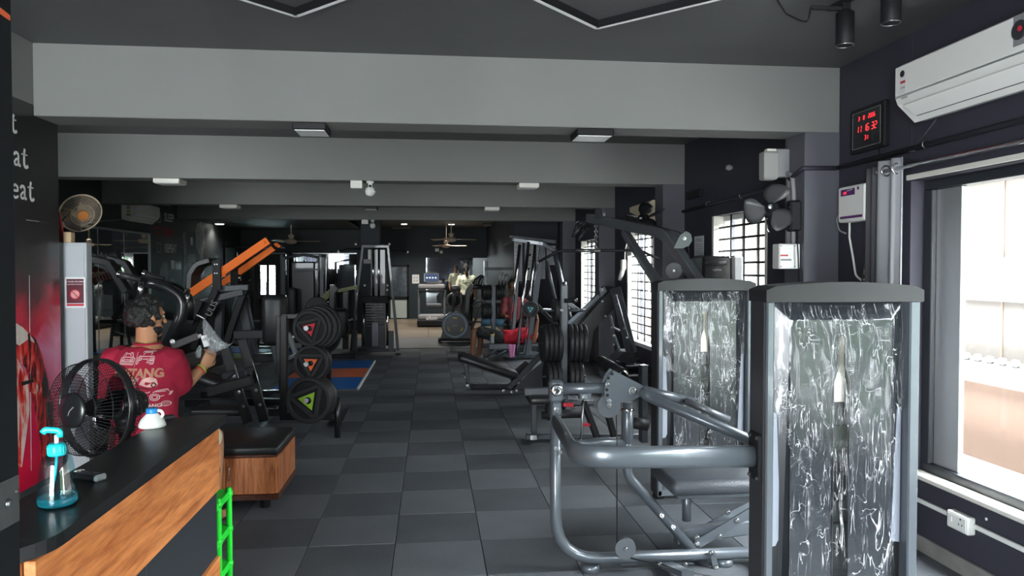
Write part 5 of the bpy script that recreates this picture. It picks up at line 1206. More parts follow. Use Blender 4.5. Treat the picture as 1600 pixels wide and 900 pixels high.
# =================================================================== CEILING FITTINGS
def panel_light(px0, px1, py, beam, label, dark=True):
    y = BY[beam] + 0.14; c = P((px0 + px1) / 2, py, Z=BZ - 0.02)
    w = (P(px1, py, Y=BY[beam] + 0.1).x - P(px0, py, Y=BY[beam] + 0.1).x)
    c = V(P((px0 + px1) / 2, py, Y=BY[beam] + 0.1).x, BY[beam] + 0.14, BZ)
    t = thing('panel_light', label, 'ceiling light', c, group='panel lights under the beams')
    MB().bb((c.x - w / 2, c.y - 0.12, BZ - 0.045), (c.x + w / 2, c.y + 0.12, BZ + 0.001), 0.006).build('housing', 'mblack' if dark else 'offwhite', t)
    MB().bb((c.x - w / 2 + 0.012, c.y - 0.108, BZ - 0.05), (c.x + w / 2 - 0.012, c.y + 0.108, BZ - 0.044), 0.002).build('diffuser', 'lamp_off', t)
    return t
p1_ = panel_light(460, 512, 190, 0, 'black-edged square panel light under first beam, poster side')
tb(p1_, 'loose_wire', [P(512, 192, Y=4.93), P(545, 198, Y=4.93), P(575, 192, Y=4.95)], 0.005, 'offwhite', 6, 0.05)
panel_light(898, 955, 203, 0, 'black-edged square panel light under first beam, window side')
panel_light(243, 284, 275, 1, 'white square panel light under second beam, poster side', False); panel_light(810, 841, 288, 1, 'white square panel light under second beam, window side', False)
panel_light(345, 372, 317, 2, 'white panel light under third beam, above orange rails', False); panel_light(757, 780, 324, 2, 'white panel light under third beam, window side', False); panel_light(570, 590, 322, 2, 'dark panel light under third beam middle')
def bulb_cam(px, py, beam, lab1, lab2):
    c = V(P(px, py, Y=BY[beam]).x, BY[beam] + 0.05, BZ)
    t = thing('bulb_camera', lab1, 'camera', c); MB().lathe([(0.04, 0), (0.04, -0.02), (0.022, -0.025), (0.022, -0.06), (0.045, -0.075), (0.055, -0.11), (0.045, -0.145), (0.02, -0.16), (0.0, -0.162)], c, (0, 0, 1), 18).build('housing', 'white', t)
    MB().lathe([(0.014, 0), (0.012, 0.006), (0, 0.008)], c + V(0, -0.038, -0.055), (0, -1, 0), 12).build('lens', 'gblack', t)
    c2 = c + V(-0.14, 0, 0); t2 = thing('junction_box', lab2, 'box', c2); MB().bb(c2 + V(-0.06, -0.05, -0.08), c2 + V(0.06, 0.05, 0.001), 0.006).build('case', 'white', t2); MB().bb(c2 + V(-0.04, -0.053, -0.07), c2 + V(0.04, -0.049, -0.02), 0.002).build('cover', 'offwhite', t2)
bulb_cam(578, 288, 1, 'white bulb camera hanging under second beam', 'white junction box next to bulb camera under second beam')
bulb_cam(582, 347, 3, 'white bulb camera hanging under fourth beam', 'white junction box under fourth beam')
# two square diamond frames of white profile on the near ceiling
for k, (x, y) in enumerate(((0.908, 4.02), (-0.70, 4.0))):
    t = thing('ceiling_frame_light', ['white diamond-shaped ceiling frame towards the window', 'white diamond-shaped ceiling frame towards the poster'][k], 'ceiling light', (x, y - 0.6, CEIL), group='diamond frames on the ceiling'); h = 0.62
    pts = [(x, y), (x + h, y - h), (x, y - 2 * h), (x - h, y - h)]
    for i in range(4):
        a, b = Vector((*pts[i], CEIL - 0.02)), Vector((*pts[(i + 1) % 4], CEIL - 0.02)); br(t, 'profile', [a, b], 0.028, 0.04, 'lamp_off', up=(0, 0, 1))
        n = (b - a).normalized().cross(V(0, 0, 1)); s = -1 if n.dot(V(x, y - h, 0) - a) < 0 else 1
        br(t, 'inner_edge', [a + n * s * 0.018, b + n * s * 0.018], 0.008, 0.04, 'mblack', up=(0, 0, 1))
# track with two spotlights
tr = thing('track_light', 'black ceiling track with two cylinder spotlights', 'track light', (2.1, 3.6, CEIL))
def spot(px, pyt, pyb, Y_):
    b = P(px, pyb, Y=Y_); tp = V(b.x, b.y, CEIL - 0.07)
    o = MB().lathe([(0.042, 0.0), (0.044, 0.004), (0.044, tp.z - b.z), (0.03, tp.z - b.z + 0.01)], b, (0, 0, 1), 24).build('spotlight', 'mblack', tr)
    MB().torus(b, 0.041, 0.003, (0, 0, 1), 24, 6).build('rim', 'steel', o); MB().lathe([(0.036, 0.02), (0.036, 0.022)], b, (0, 0, 1), 20).build('lens', 'dkgrey_pl', o)
    MB().bb(tp + V(-0.02, -0.02, 0), (tp.x + 0.02, tp.y + 0.02, CEIL - 0.02), 0.004).build('stem', 'mblack', o)
    return tp
ta = spot(1320, 10, 71, 3.55); tb_ = spot(1392, 0, 36, 3.25)
d = (tb_ - ta).normalized(); br(tr, 'track', [V(ta.x, ta.y, CEIL - 0.012) - d * 0.12, V(tb_.x, tb_.y, CEIL - 0.012) + d * 1.0], 0.034, 0.022, 'mblack', up=(0, 0, 1))
MB().bar([V(ta.x, ta.y, CEIL - 0.05) , V(ta.x - 0.16, ta.y + 0.04, CEIL - 0.035)], 0.02, 0.02).build('adapter', 'mblack', tr)
tb(tr, 'feed_wire', [V(ta.x - 0.16, ta.y + 0.04, CEIL - 0.035), P(1262, 38, Z=CEIL - 0.03), P(1228, 22, Z=CEIL - 0.02), P(1214, 0, Z=CEIL - 0.012), P(1210, -20, Z=CEIL - 0.01)], 0.005, 'cable', 6, 0.12)
# lit downlights in the far bays
def downlight(x, y, label, w=5, CEIL=CEIL):
    t = thing('downlight', label, 'ceiling light', (x, y, CEIL), group='lit round downlights')
    MB().lathe([(0.10, 0), (0.11, -0.012), (0.09, -0.018)], (x, y, CEIL), (0, 0, 1), 24).build('bezel', 'white', t); MB().lathe([(0.09, -0.017), (0.085, -0.022)], (x, y, CEIL), (0, 0, 1), 24).build('diffuser', 'lamp_on', t)
    l = bpy.data.lights.new('downlight_lamp', 'SPOT'); l.energy = w; l.spot_size = R(140); l.spot_blend = 0.6; l.shadow_soft_size = 0.09; l.color = (1, 0.95, 0.86)
    o = bpy.data.objects.new('downlight_lamp', l); C.objects.link(o); o.parent = t; o.location = (0, 0, -0.05)
a = P(343, 350, Z=2.545); b = P(387, 360, Z=2.545)
downlight(a.x, a.y, 'lit round downlight above motivational wall poster, nearer one', CEIL=2.56); downlight(b.x, b.y, 'lit round downlight above motivational wall poster, farther one', CEIL=2.56)
for k, (x, y) in enumerate(((-0.8, 19.3), (0.6, 19.3), (-0.8, 22.2), (0.6, 22.2))):
    downlight(x, y, 'lit round downlight over far cardio area, ' + ['near door side', 'near mirror side', 'deep door side', 'deep mirror side'][k], 26)
# ceiling fans
def ceiling_fan(px, py, Y_, label, m='tan', rot=0.3):
    c = P(px, py, Y=Y_); t = thing('ceiling_fan', label, 'ceiling fan', (c.x, c.y, CEIL))
    tb(t, 'down_rod', [(c.x, c.y, CEIL), (c.x, c.y, c.z)], 0.015, m, 8); MB().lathe([(0.02, 0.16), (0.07, 0.13), (0.05, 0.06), (0.04, 0.05)], (c.x, c.y, c.z), (0, 0, 1), 16).build('canopy_cup', m, t)
    MB().lathe([(0.03, 0.05), (0.11, 0.03), (0.13, 0.0), (0.11, -0.04), (0.05, -0.06)], (c.x, c.y, c.z), (0, 0, 1), 20).build('motor', m, t)
    for k in range(3):
        a = rot + k * 2 * math.pi / 3; u = V(math.cos(a), math.sin(a), 0); n = V(-math.sin(a), math.cos(a), 0.15)
        MB().plate([V(c.x, c.y, c.z) + u * 0.12 - n * 0.05, V(c.x, c.y, c.z) + u * 0.62 - n * 0.07, V(c.x, c.y, c.z) + u * 0.62 + n * 0.07, V(c.x, c.y, c.z) + u * 0.12 + n * 0.05], (0, 0, 1), 0.006).build('blade', m, t)
ceiling_fan(705, 374, 17.8, 'beige ceiling fan over far cardio area, nearer one'); ceiling_fan(697, 384, 22.0, 'beige ceiling fan over far cardio area, deeper one', rot=0.1); ceiling_fan(455, 377, 16.6, 'beige ceiling fan behind orange rails', 'tan', 0.05)
for k, (x0, x1, y, Y_) in enumerate(((752, 785, 352, 20.0), (615, 640, 357, 20.0))):
    c = P((x0 + x1) / 2, y, Z=CEIL - 0.04); t = thing('ceiling_tube_light', ['dark ceiling light fitting over far cardio area, window side', 'dark ceiling light fitting over far cardio area, door side'][k], 'ceiling light', (c.x, c.y, CEIL))
    MB().bb((c.x - 0.3, c.y - 0.3, CEIL - 0.05), (c.x + 0.3, c.y + 0.3, CEIL), 0.01).build('housing', 'frame_gr', t); MB().bb((c.x - 0.26, c.y - 0.26, CEIL - 0.056), (c.x + 0.26, c.y + 0.26, CEIL - 0.049), 0.003).build('diffuser', 'grey_pl', t)

# =================================================================== LEFT SIDE: poster wall
def poster_mat():
    m = bpy.data.materials.new('red_smoke_print'); m.use_nodes = True; nt = m.node_tree; b = nt.nodes['Principled BSDF']; L = nt.links.new
    tc = nt.nodes.new('ShaderNodeTexCoord'); sp = nt.nodes.new('ShaderNodeSeparateXYZ'); L(tc.outputs['Object'], sp.inputs[0])
    n = nt.nodes.new('ShaderNodeTexNoise'); n.inputs['Scale'].default_value = 3.2; n.inputs['Detail'].default_value = 5; n.inputs['Distortion'].default_value = 0.6; L(tc.outputs['Object'], n.inputs['Vector'])
    a = nt.nodes.new('ShaderNodeMath'); a.operation = 'MULTIPLY_ADD'; a.inputs[1].default_value = 0.55; L(n.outputs[0], a.inputs[0]); L(sp.outputs['Z'], a.inputs[2])
    r = nt.nodes.new('ShaderNodeValToRGB'); e = r.color_ramp.elements
    mr = nt.nodes.new('ShaderNodeMapRange'); mr.inputs[1].default_value = 0.2; mr.inputs[2].default_value = 2.0; L(a.outputs[0], mr.inputs[0]); L(mr.outputs[0], r.inputs[0])
    e[0].position = 0.0; e[0].color = (0.5, 0.004, 0.03, 1); e[1].position = 1.0; e[1].color = (0.012, 0.010, 0.011, 1)
    for p, c in ((0.16, (0.80, 0.006, 0.06)), (0.34, (0.92, 0.02, 0.14)), (0.48, (0.92, 0.28, 0.48)), (0.58, (0.75, 0.012, 0.06)), (0.68, (0.09, 0.012, 0.02)), (0.78, (0.02, 0.014, 0.015))):
        k = e.new(p); k.color = (*c, 1)
    L(r.outputs[0], b.inputs['Base Color']); b.inputs['Roughness'].default_value = 0.28
    return m
pz0 = P(95, 735, X=XN).z
po = thing('wall_poster', 'tall glossy black and red bodybuilder wall poster', 'poster', (XN, 4.2, pz0))
MB().bb((XN, 3.2, pz0), (XN + 0.003, 5.045, 2.575), 0.0006).build('print', poster_mat(), po)
UXL, UYL = V(0, 1, 0), V(0, 0, 1)
XP = XN + 0.0045
def muscle(name, off):
    m = bpy.data.materials.new(name); m.use_nodes = True; nt = m.node_tree; b = nt.nodes['Principled BSDF']; L = nt.links.new
    tc = nt.nodes.new('ShaderNodeTexCoord'); mp = nt.nodes.new('ShaderNodeMapping'); mp.inputs['Scale'].default_value = (1, 3.4, 1.1); mp.inputs['Rotation'].default_value = (0.35, 0, 0); L(tc.outputs['Object'], mp.inputs['Vector'])
    n = nt.nodes.new('ShaderNodeTexNoise'); n.inputs['Scale'].default_value = 5.5; n.inputs['Detail'].default_value = 6; n.inputs['Distortion'].default_value = 0.9; L(mp.outputs[0], n.inputs['Vector'])
    a = nt.nodes.new('ShaderNodeMath'); a.operation = 'ADD'; a.inputs[1].default_value = off; L(n.outputs[0], a.inputs[0])
    r = nt.nodes.new('ShaderNodeValToRGB'); e = r.color_ramp.elements; e[0].position = 0.36; e[0].color = (0.012, 0.004, 0.005, 1); e[1].position = 0.70; e[1].color = (0.95, 0.72, 0.66, 1)
    for p, c in ((0.43, (0.16, 0.004, 0.008)), (0.50, (0.70, 0.012, 0.02)), (0.59, (0.90, 0.08, 0.05))): k = e.new(p); k.color = (*c, 1)
    L(a.outputs[0], r.inputs[0]); L(r.outputs[0], b.inputs['Base Color']); b.inputs['Roughness'].default_value = 0.3
    return m
M['arm_print'] = muscle('red_black_muscle_print', 0.0)
M['arm_hi'] = muscle('orange_white_highlight_print', 0.12)
M['arm_dk'] = muscle('dark_muscle_print', -0.13)
def pp(name, pts, m, k=0): MB().plate([P(x, y, X=XP + k * 0.0008) for x, y in pts], (1, 0, 0), 0.0007).build(name, m, po)
pp('printed_arm', ((20, 505), (40, 512), (56, 530), (66, 556), (74, 592), (83, 640), (85, 690), (78, 728), (64, 732), (62, 690), (54, 640), (46, 600), (40, 575), (26, 560)), 'arm_print')
pp('printed_forearm', ((26, 560), (44, 592), (46, 640), (40, 690), (34, 730), (24, 732), (20, 600)), 'arm_hi')
pp('printed_shadow', ((66, 560), (74, 592), (83, 640), (85, 690), (78, 728), (70, 728), (74, 680), (72, 640), (66, 600)), 'arm_dk', 1)
pp('printed_highlight', ((22, 503), (36, 512), (52, 530), (54, 536), (44, 530), (30, 540), (20, 534)), mat('white_highlight_print', (0.9, 0.72, 0.66), 0.3, var=0.3, scale=12), 1)
pp('printed_highlight', ((34, 600), (52, 590), (60, 604), (56, 616), (44, 612)), 'arm_hi', 1)
pp('printed_strap', ((33, 597), (52, 592), (53, 597), (34, 603)), 'pblack', 2)
pp('printed_crease', ((46, 520), (49, 540), (47, 580), (45, 581), (46, 545), (43, 522)), 'arm_dk', 2)
MB().tube([P(46, 430, X=XP), P(49, 735, X=XP)], 0.0015, 5).build('seam', 'pgrey', po); MB().bb((XN + 0.002, 4.66, 1.88), (XN + 0.0045, 4.80, 1.884), 0.0003).build('edge_crease', 'pgrey', po)
# serif letters (only the ends of the words can be seen): drawn as thick/thin strokes
GL = {'t': [([(0.42, 1.0), (0.34, 0.72), (0.34, 0.2), (0.42, 0.05), (0.62, 0.06), (0.70, 0.16)], 0.17), ([(0.08, 0.70), (0.66, 0.70)], 0.07)],
      'a': [([(0.14, 0.56), (0.24, 0.68), (0.42, 0.70), (0.54, 0.60), (0.54, 0.14), (0.62, 0.05), (0.72, 0.10)], 0.15), ([(0.54, 0.42), (0.30, 0.34), (0.16, 0.20), (0.24, 0.05), (0.42, 0.07), (0.54, 0.18)], 0.12)],
      'e': [([(0.20, 0.40), (0.66, 0.40), (0.62, 0.60), (0.42, 0.71), (0.22, 0.62), (0.13, 0.38), (0.22, 0.12), (0.44, 0.03), (0.68, 0.14)], 0.13)],
      'p': [([(0.18, 0.70), (0.22, 0.6), (0.22, -0.25)], 0.15), ([(0.22, 0.55), (0.4, 0.7), (0.6, 0.6), (0.64, 0.36), (0.55, 0.1), (0.38, 0.04), (0.22, 0.14)], 0.13), ([(0.08, -0.26), (0.38, -0.26)], 0.06)],
      'w': [([(0.05, 0.7), (0.25, 0.05), (0.42, 0.6)], 0.13), ([(0.42, 0.6), (0.6, 0.05), (0.8, 0.7)], 0.1)]}
def glyphs(word, h, o, ux, uy, n):
    mb = MB(); o = Vector(o); x = 0
    for c in word[::-1]:
        x -= 0.74 * h
        for st, w in GL[c]:
            f = fillet([V(a, b, 0) for a, b in st], 0.14, 4); pts = [o + ux * (x + p.x * h) + uy * (p.y * h) for p in f]
            sec = [(-w * h / 2, -0.0004), (w * h / 2, -0.0004), (w * h / 2, 0.0004), (-w * h / 2, 0.0004)]; mb.sweep(pts, sec, up=n, smooth=False)
    return mb
for word, xr, y0, y1 in (('eat', 26.5, 180, 209), ('weat', 44, 234, 264), ('epeat', 53.5, 285, 315)):
    a = P(xr, y1, X=XP); b = P(xr, y0, X=XP); glyphs(word, (b.z - a.z) * 0.98, a + V(0.0015, 0, 0), UXL, UYL, V(1, 0, 0)).build('lettering', 'pwhite', po)

# ---- door leaf at the very edge of view
E0 = P(24, 450, Y=1.55); du = V(-0.05, -1, 0).normalized(); dn = V(1, -0.05, 0).normalized()
def dpt(t, z, k=0.0): return V(E0.x, E0.y, 0) + du * t + dn * k + V(0, 0, z)
dl = struct('door_3', MB().plate([dpt(0, 0.01), dpt(0.20, 0.01), dpt(0.20, 2.7), dpt(0, 2.7)], -dn, 0.035), mat('door_paint', (0.012, 0.0145, 0.0165), 0.7, spec=0.15), 'dark door post with lock plate at the edge of view')
zl0, zl1 = P(12, 826, Y=1.5).z, P(12, 752, Y=1.5).z
MB().plate([dpt(0.002, zl0), dpt(0.12, zl0), dpt(0.12, zl1), dpt(0.002, zl1)], dn, 0.002).build('lock_plate', mat('dull_steel', (0.075, 0.078, 0.08), 0.6, var=0.15, scale=40, spec=0.3), dl)
MB().lathe([(0.009, 0), (0.009, 0.004), (0.004, 0.007)], dpt(0.04, (zl0 + zl1) / 2, 0.002), dn, 12).build('lock_button', 'steel', dl)
for t, dz in ((0.012, 0.015), (0.07, -0.01)): bolt(dl, dpt(t, (zl0 + zl1) / 2 + dz, 0.002), dn, 0.003)
zc0 = P(6, 15, Y=1.5).z
MB().plate([dpt(0.005, zc0 - 0.006), dpt(0.06, zc0), dpt(0.06, zc0 + 0.012), dpt(0.005, zc0 + 0.004)], dn, 0.002).build('orange_strip', 'orange_p', dl)  # small orange strip near the top of the post

# ---- reception counter
XF = -0.84
ct = thing('reception_counter', 'wood fronted reception counter with black raised ledge', 'counter', (-1.2, 2.3, 0))
MB().bb((XF - 0.025, 1.66, 0.715), (XF, 3.03, 0.968), 0.0015).build('front_panel', 'wood_f', ct)
MB().bb((XF - 0.03, 1.66, 0.45), (XF - 0.012, 2.30, 0.714), 0.0015).build('slate_panel', 'slate_p', ct); MB().bb((XF - 0.03, 2.302, 0.45), (XF - 0.012, 3.03, 0.714), 0.0015).build('slate_panel', 'slate_p', ct)
MB().bb((XF - 0.025, 1.66, 0.06), (XF, 3.03, 0.449), 0.0015).build('lower_panel', 'wood_f', ct); MB().bb((XF - 0.03, 1.67, 0.0), (XF - 0.02, 3.02, 0.06), 0.001).build('plinth', 'mblack', ct)
MB().bb((XF - 0.06, 1.645, 0.0), (XF - 0.0255, 1.66, 0.968), 0.001).build('end_board', 'wood_b', ct); MB().bb((-1.05, 1.645, 0.0), (XF - 0.062, 1.655, 0.968), 0.001).build('end_board', 'wood_d', ct)
MB().bb((-1.34, 3.01, 0.0), (XF - 0.026, 3.03, 0.72), 0.001).build('end_board', 'wood_d', ct); MB().bb((-1.05, 3.01, 0.74), (XF - 0.026, 3.03, 0.968), 0.001).build('end_board', 'wood_d', ct)
# ledge with rounded near corner
led = [(XF + 0.012, 3.10)]
for k in range(9): t = k / 8 * math.pi / 2; led.append((XF + 0.012 - 0.13 + 0.13 * math.cos(t), 1.76 - 0.15 * math.sin(t)))
led += [(-1.05, 1.61), (-1.05, 3.02), (-0.95, 3.10)]
MB().prism(led, (0, 0, 0.968), (1, 0, 0), (0, 1, 0), 0.032).build('ledge', 'counter', ct)
MB().bb((-1.37, 1.66, 0.72), (-0.90, 3.26, 0.745), 0.002).build('desk_top', 'wood_d', ct)
MB().bb((-1.36, 1.68, 0.0), (-1.34, 3.24, 0.72), 0.002).build('desk_side', 'wood_d', ct)
MB().bb((-1.32, 2.50, 0.745), (-1.08, 2.95, 0.80), 0.003).build('paper_tray', 'wood_b', ct)
# pump bottle
c = P(90, 790, Z=1.0); sb = thing('pump_bottle', 'clear teal sanitiser pump bottle on counter ledge', 'bottle', (c.x, c.y, 1.0))
k = 0.195 / 0.2
prof = [(0.040, 0.0), (0.045, 0.004), (0.0465, 0.014), (0.0445, 0.045), (0.0395, 0.085), (0.0345, 0.116), (0.030, 0.125), (0.0185, 0.130)]
MB().lathe([(r, h) for r, h in prof], c, (0, 0, 1), 32).build('body', 'bottle_gl', sb)
MB().lathe([(0.038, 0.004), (0.043, 0.008), (0.0445, 0.016), (0.043, 0.026), (0.0, 0.027)], c, (0, 0, 1), 28).build('gel', 'teal_liq', sb)
tb(sb, 'dip_tube', [c + V(0, 0, 0.13), c + V(-0.004, 0, 0.08), c + V(-0.018, 0, 0.02)], 0.0035, 'teal', 8, 0.02)
cap = MB().lathe([(0.019, 0.127), (0.0205, 0.13), (0.0205, 0.152), (0.016, 0.157), (0.007, 0.158)], c, (0, 0, 1), 24).build('pump_cap', 'teal', sb)
for i in range(20):
    a = i / 20 * 2 * math.pi; MB().bb(c + V(0.0202 * math.cos(a) - 0.001, 0.0202 * math.sin(a) - 0.001, 0.131), c + V(0.0202 * math.cos(a) + 0.001, 0.0202 * math.sin(a) + 0.001, 0.15), 0.0003).build('rib', 'teal', cap)
tb(sb, 'pump_stem', [c + V(0, 0, 0.157), c + V(0, 0, 0.178)], 0.005, 'white', 10)
tb(sb, 'pump_head', [c + V(0.008, 0, 0.172), c + V(0.008, 0, 0.188), c + V(-0.024, -0.004, 0.192), c + V(-0.030, -0.006, 0.184)], (0.008, 0.006), 'teal', 10, 0.008)
# remote control
rc = thing('remote_control', 'black and white remote control lying on counter ledge', 'remote', P(140, 750, Z=1.0))
a = P(138, 749, Z=1.0); rz = Matrix.Rotation(math.radians(-28), 3, 'Z')
MB().box(a + V(0, 0, 0.010), (0.105, 0.036, 0.018), rz, 0.005).build('body', 'gblack', rc)
for i in range(5):
    for j in range(2): MB().box(a + rz @ V(-0.03 + i * 0.014, -0.008 + j * 0.014, 0.0195), (0.008, 0.007, 0.003), rz, 0.001).build('button', 'dkgrey_pl', rc)
MB().box(a + rz @ V(0.046, 0, 0.010), (0.014, 0.037, 0.019), rz, 0.005).build('end_cap', 'grey_pl', rc); MB().box(a + rz @ V(-0.041, 0.004, 0.012), (0.024, 0.03, 0.018), rz, 0.005).build('white_tip', 'white', rc)
# white jug with blue cap
c = P(238, 667, Z=1.0); jg = thing('plastic_jug', 'white plastic jug with blue cap on counter ledge', 'jug', (c.x, c.y, 1.0))
MB().lathe([(0.044, 0), (0.048, 0.004), (0.047, 0.012), (0.040, 0.028), (0.026, 0.044), (0.020, 0.050), (0.019, 0.054)], c, (0, 0, 1), 24).build('body', 'white', jg)
MB().lathe([(0.021, 0.052), (0.0215, 0.054), (0.0215, 0.068), (0.018, 0.072)], c, (0, 0, 1), 24).build('cap', mat('blue_plastic', (0.02, 0.22, 0.55), 0.35), jg)
tb(jg, 'handle', [c + V(0.018, 0, 0.062), c + V(0.034, 0, 0.060), c + V(0.040, 0, 0.045), c + V(0.032, 0, 0.035)], 0.006, 'white', 8, 0.015)
o = MB().box(P(262, 655, Z=1.0) + V(0, 0, 0.008), (0.05, 0.03, 0.016), Matrix.Rotation(0.6, 3, 'Z'), 0.004).build('card_case', 'dkgrey_pl'); tag(o, 'small dark case beside white jug', 'case')
# maroon chair back behind the counter
chx = V(-1.52, 0, 0.80); mc = thing('desk_chair', 'dark maroon chair tucked behind the counter', 'chair', (chx.x - 0.16, 2.9, 0))
mvn = mat('maroon_vinyl', (0.06, 0.012, 0.018), 0.4)
MB().pad((chx.x - 0.16, 2.72, 0.70), (0.40, 0.06, 0.34), 0.028).build('backrest', mvn, mc); MB().pad((chx.x - 0.16, 2.95, 0.45), (0.42, 0.40, 0.07), 0.03).build('seat', mvn, mc)
for sx in (-0.17, 0.17):
    for sy in (2.78, 3.10): tb(mc, 'leg', [(chx.x - 0.16 + sx, sy, 0.43), (chx.x - 0.16 + sx, sy, 0.0)], 0.014, 'mblack', 8)
    tb(mc, 'back_post', [(chx.x - 0.16 + sx * 0.8, 2.78, 0.43), (chx.x - 0.16 + sx * 0.8, 2.73, 0.65)], 0.014, 'mblack', 8)

# ---- table fan
fc = P(150, 637, Y=3.02); fr_ = 0.187
tf = thing('table_fan', 'black table fan with round wire guard beside red poster', 'fan', (fc.x + 0.10, fc.y + 0.06, 0.745))
ax = V(-0.46, -0.885, 0.07).normalized(); ux_ = ax.cross(V(0, 0, 1)).normalized(); uy_ = ux_.cross(ax)
def ringp(r, off, n=64): return [fc + ax * off + (ux_ * math.cos(2 * math.pi * k / n) + uy_ * math.sin(2 * math.pi * k / n)) * r for k in range(n)]
MB().lathe([(fr_, -0.022), (fr_ + 0.004, -0.02), (fr_ + 0.005, 0.012), (fr_, 0.016), (fr_ - 0.004, 0.0), (fr_, -0.022)], fc, ax, 64, close=False).build('guard_rim', 'gblack', tf)
for nm, off, s in (('front_guard', 0.095, 1), ('rear_guard', -0.075, -1)):
    g = MB()
    for k in range(80):
        a = 2 * math.pi * k / 80; u = ux_ * math.cos(a) + uy_ * math.sin(a)
        g.tube([fc + u * (fr_ - 0.001), fc + ax * off * 0.75 + u * fr_ * 0.93, fc + ax * off + u * fr_ * 0.70, fc + ax * off * 1.05 + u * 0.055], 0.0011, 4)
    for rr, oo in ((0.93, 0.75), (0.6, 1.0)): g.tube(ringp(fr_ * rr, off * oo), 0.0014, 5, closed=True)
    gw = g.build(nm, 'mblack', tf); gw['kind'] = 'stuff'
MB().lathe([(0.0, 0.112), (0.04, 0.111), (0.064, 0.106), (0.067, 0.096), (0.060, 0.094)], fc, ax, 32).build('badge', 'gblack', tf)
tb(tf, 'badge_mark', [fc + ax * 0.113 + ux_ * -0.02 + uy_ * 0.015, fc + ax * 0.113 + ux_ * 0.0 + uy_ * -0.002, fc + ax * 0.113 + ux_ * 0.006 + uy_ * -0.02], 0.0016, 'grey_pl', 5, 0.01)
for k in range(3):
    a0 = k * 2 * math.pi / 3 + 0.5; vs = []; fs = []
    for i in range(6):
        rr = 0.035 + (fr_ - 0.055) * i / 5
        for j in range(5):
            a = a0 + (j / 4 - 0.5) * 1.5 * math.sin(math.pi * (0.25 + 0.55 * i / 5)); vs.append(fc + (ux_ * math.cos(a) + uy_ * math.sin(a)) * rr + ax * ((j / 4 - 0.5) * 0.05))
    for i in range(5):
        for j in range(4): fs.append((i * 5 + j, i * 5 + j + 1, i * 5 + j + 6, i * 5 + j + 5))
    o = MB().add(vs, fs, True).build('blade', 'fan_clear', tf)
MB().lathe([(0.0, 0.03), (0.03, 0.028), (0.034, 0.02), (0.034, -0.03)], fc, ax, 24).build('hub', 'gblack', tf)
MB().lathe([(0.055, 0.07), (0.06, 0.06), (0.06, -0.02), (0.05, -0.06), (0.03, -0.075), (0.0, -0.078)], fc - ax * 0.145, ax, 28).build('motor_housing', 'gblack', tf)
MB().lathe([(0.061, 0.0), (0.061, 0.02)], fc - ax * 0.145, ax, 28).build('motor_band', 'chrome', tf)
nk = fc - ax * 0.13; nk = V(nk.x, nk.y, 0)
MB().lathe([(0.022, -0.05), (0.036, -0.062), (0.038, -0.085), (0.033, -0.09), (0.038, -0.096), (0.04, -0.115), (0.034, -0.122), (0.022, -0.13)], nk + V(0, 0, fc.z - 0.0), (0, 0, 1), 24).build('tilt_knuckle', 'dkgrey_pl', tf)
MB().lathe([(0.11, 0.0), (0.115, 0.01), (0.10, 0.03), (0.03, 0.045), (0.024, 0.06), (0.022, fc.z - 0.745 - 0.11)], nk + V(0, 0, 0.745), (0, 0, 1), 28).build('stand', 'gblack', tf)

# ---- storage box with cushion
sx0, sx1, sy0, sy1 = -2.02, -1.01, 4.98, 5.60
bx = thing('storage_bench', 'wooden storage bench with black cushion top', 'bench', ((sx0 + sx1) / 2, (sy0 + sy1) / 2, 0))
MB().bb((sx0, sy0 + 0.018, 0.11), (sx1, sy1, 0.365), 0.002).build('carcass', 'wood_b', bx); MB().bb((sx0 - 0.005, sy0 - 0.004, 0.072), (sx1 + 0.005, sy1, 0.108), 0.003).build('bottom_rail', 'wood_d', bx); MB().bb((sx0, sy0, 0.355), (sx1, sy1, 0.372), 0.002).build('top_rail', 'wood_d', bx)
xs = [sx0 + 0.01, sx0 + 0.325, sx0 + 0.655, sx1 - 0.008]
xs[2] = P(352.5, 730, Y=sy0).x
for i in range(3):
    o = MB().bb((xs[i] + 0.002, sy0, 0.112), (xs[i + 1] - 0.002, sy0 + 0.017, 0.352), 0.0015).build('door', 'wood_b', bx)
    hx_ = P(359, 730, Y=sy0).x if i == 2 else xs[i + 1] - 0.025
    tb(o, 'handle', [(hx_, sy0, 0.30), (hx_, sy0 - 0.022, 0.295), (hx_, sy0 - 0.022, 0.215), (hx_, sy0, 0.21)], 0.0045, 'chrome', 8, 0.012)
MB().pad(((sx0 + sx1) / 2, (sy0 + sy1) / 2, 0.398), (sx1 - sx0 + 0.012, sy1 - sy0 + 0.012, 0.056), 0.020).build('cushion', 'vinyl', bx)
for xx in (sx0 + 0.1, sx1 - 0.1):
    for yy in (sy0 + 0.09, sy1 - 0.09): MB().cyl((xx, yy, 0.0), (xx, yy, 0.075), 0.034).build('foot', 'mblack', bx)

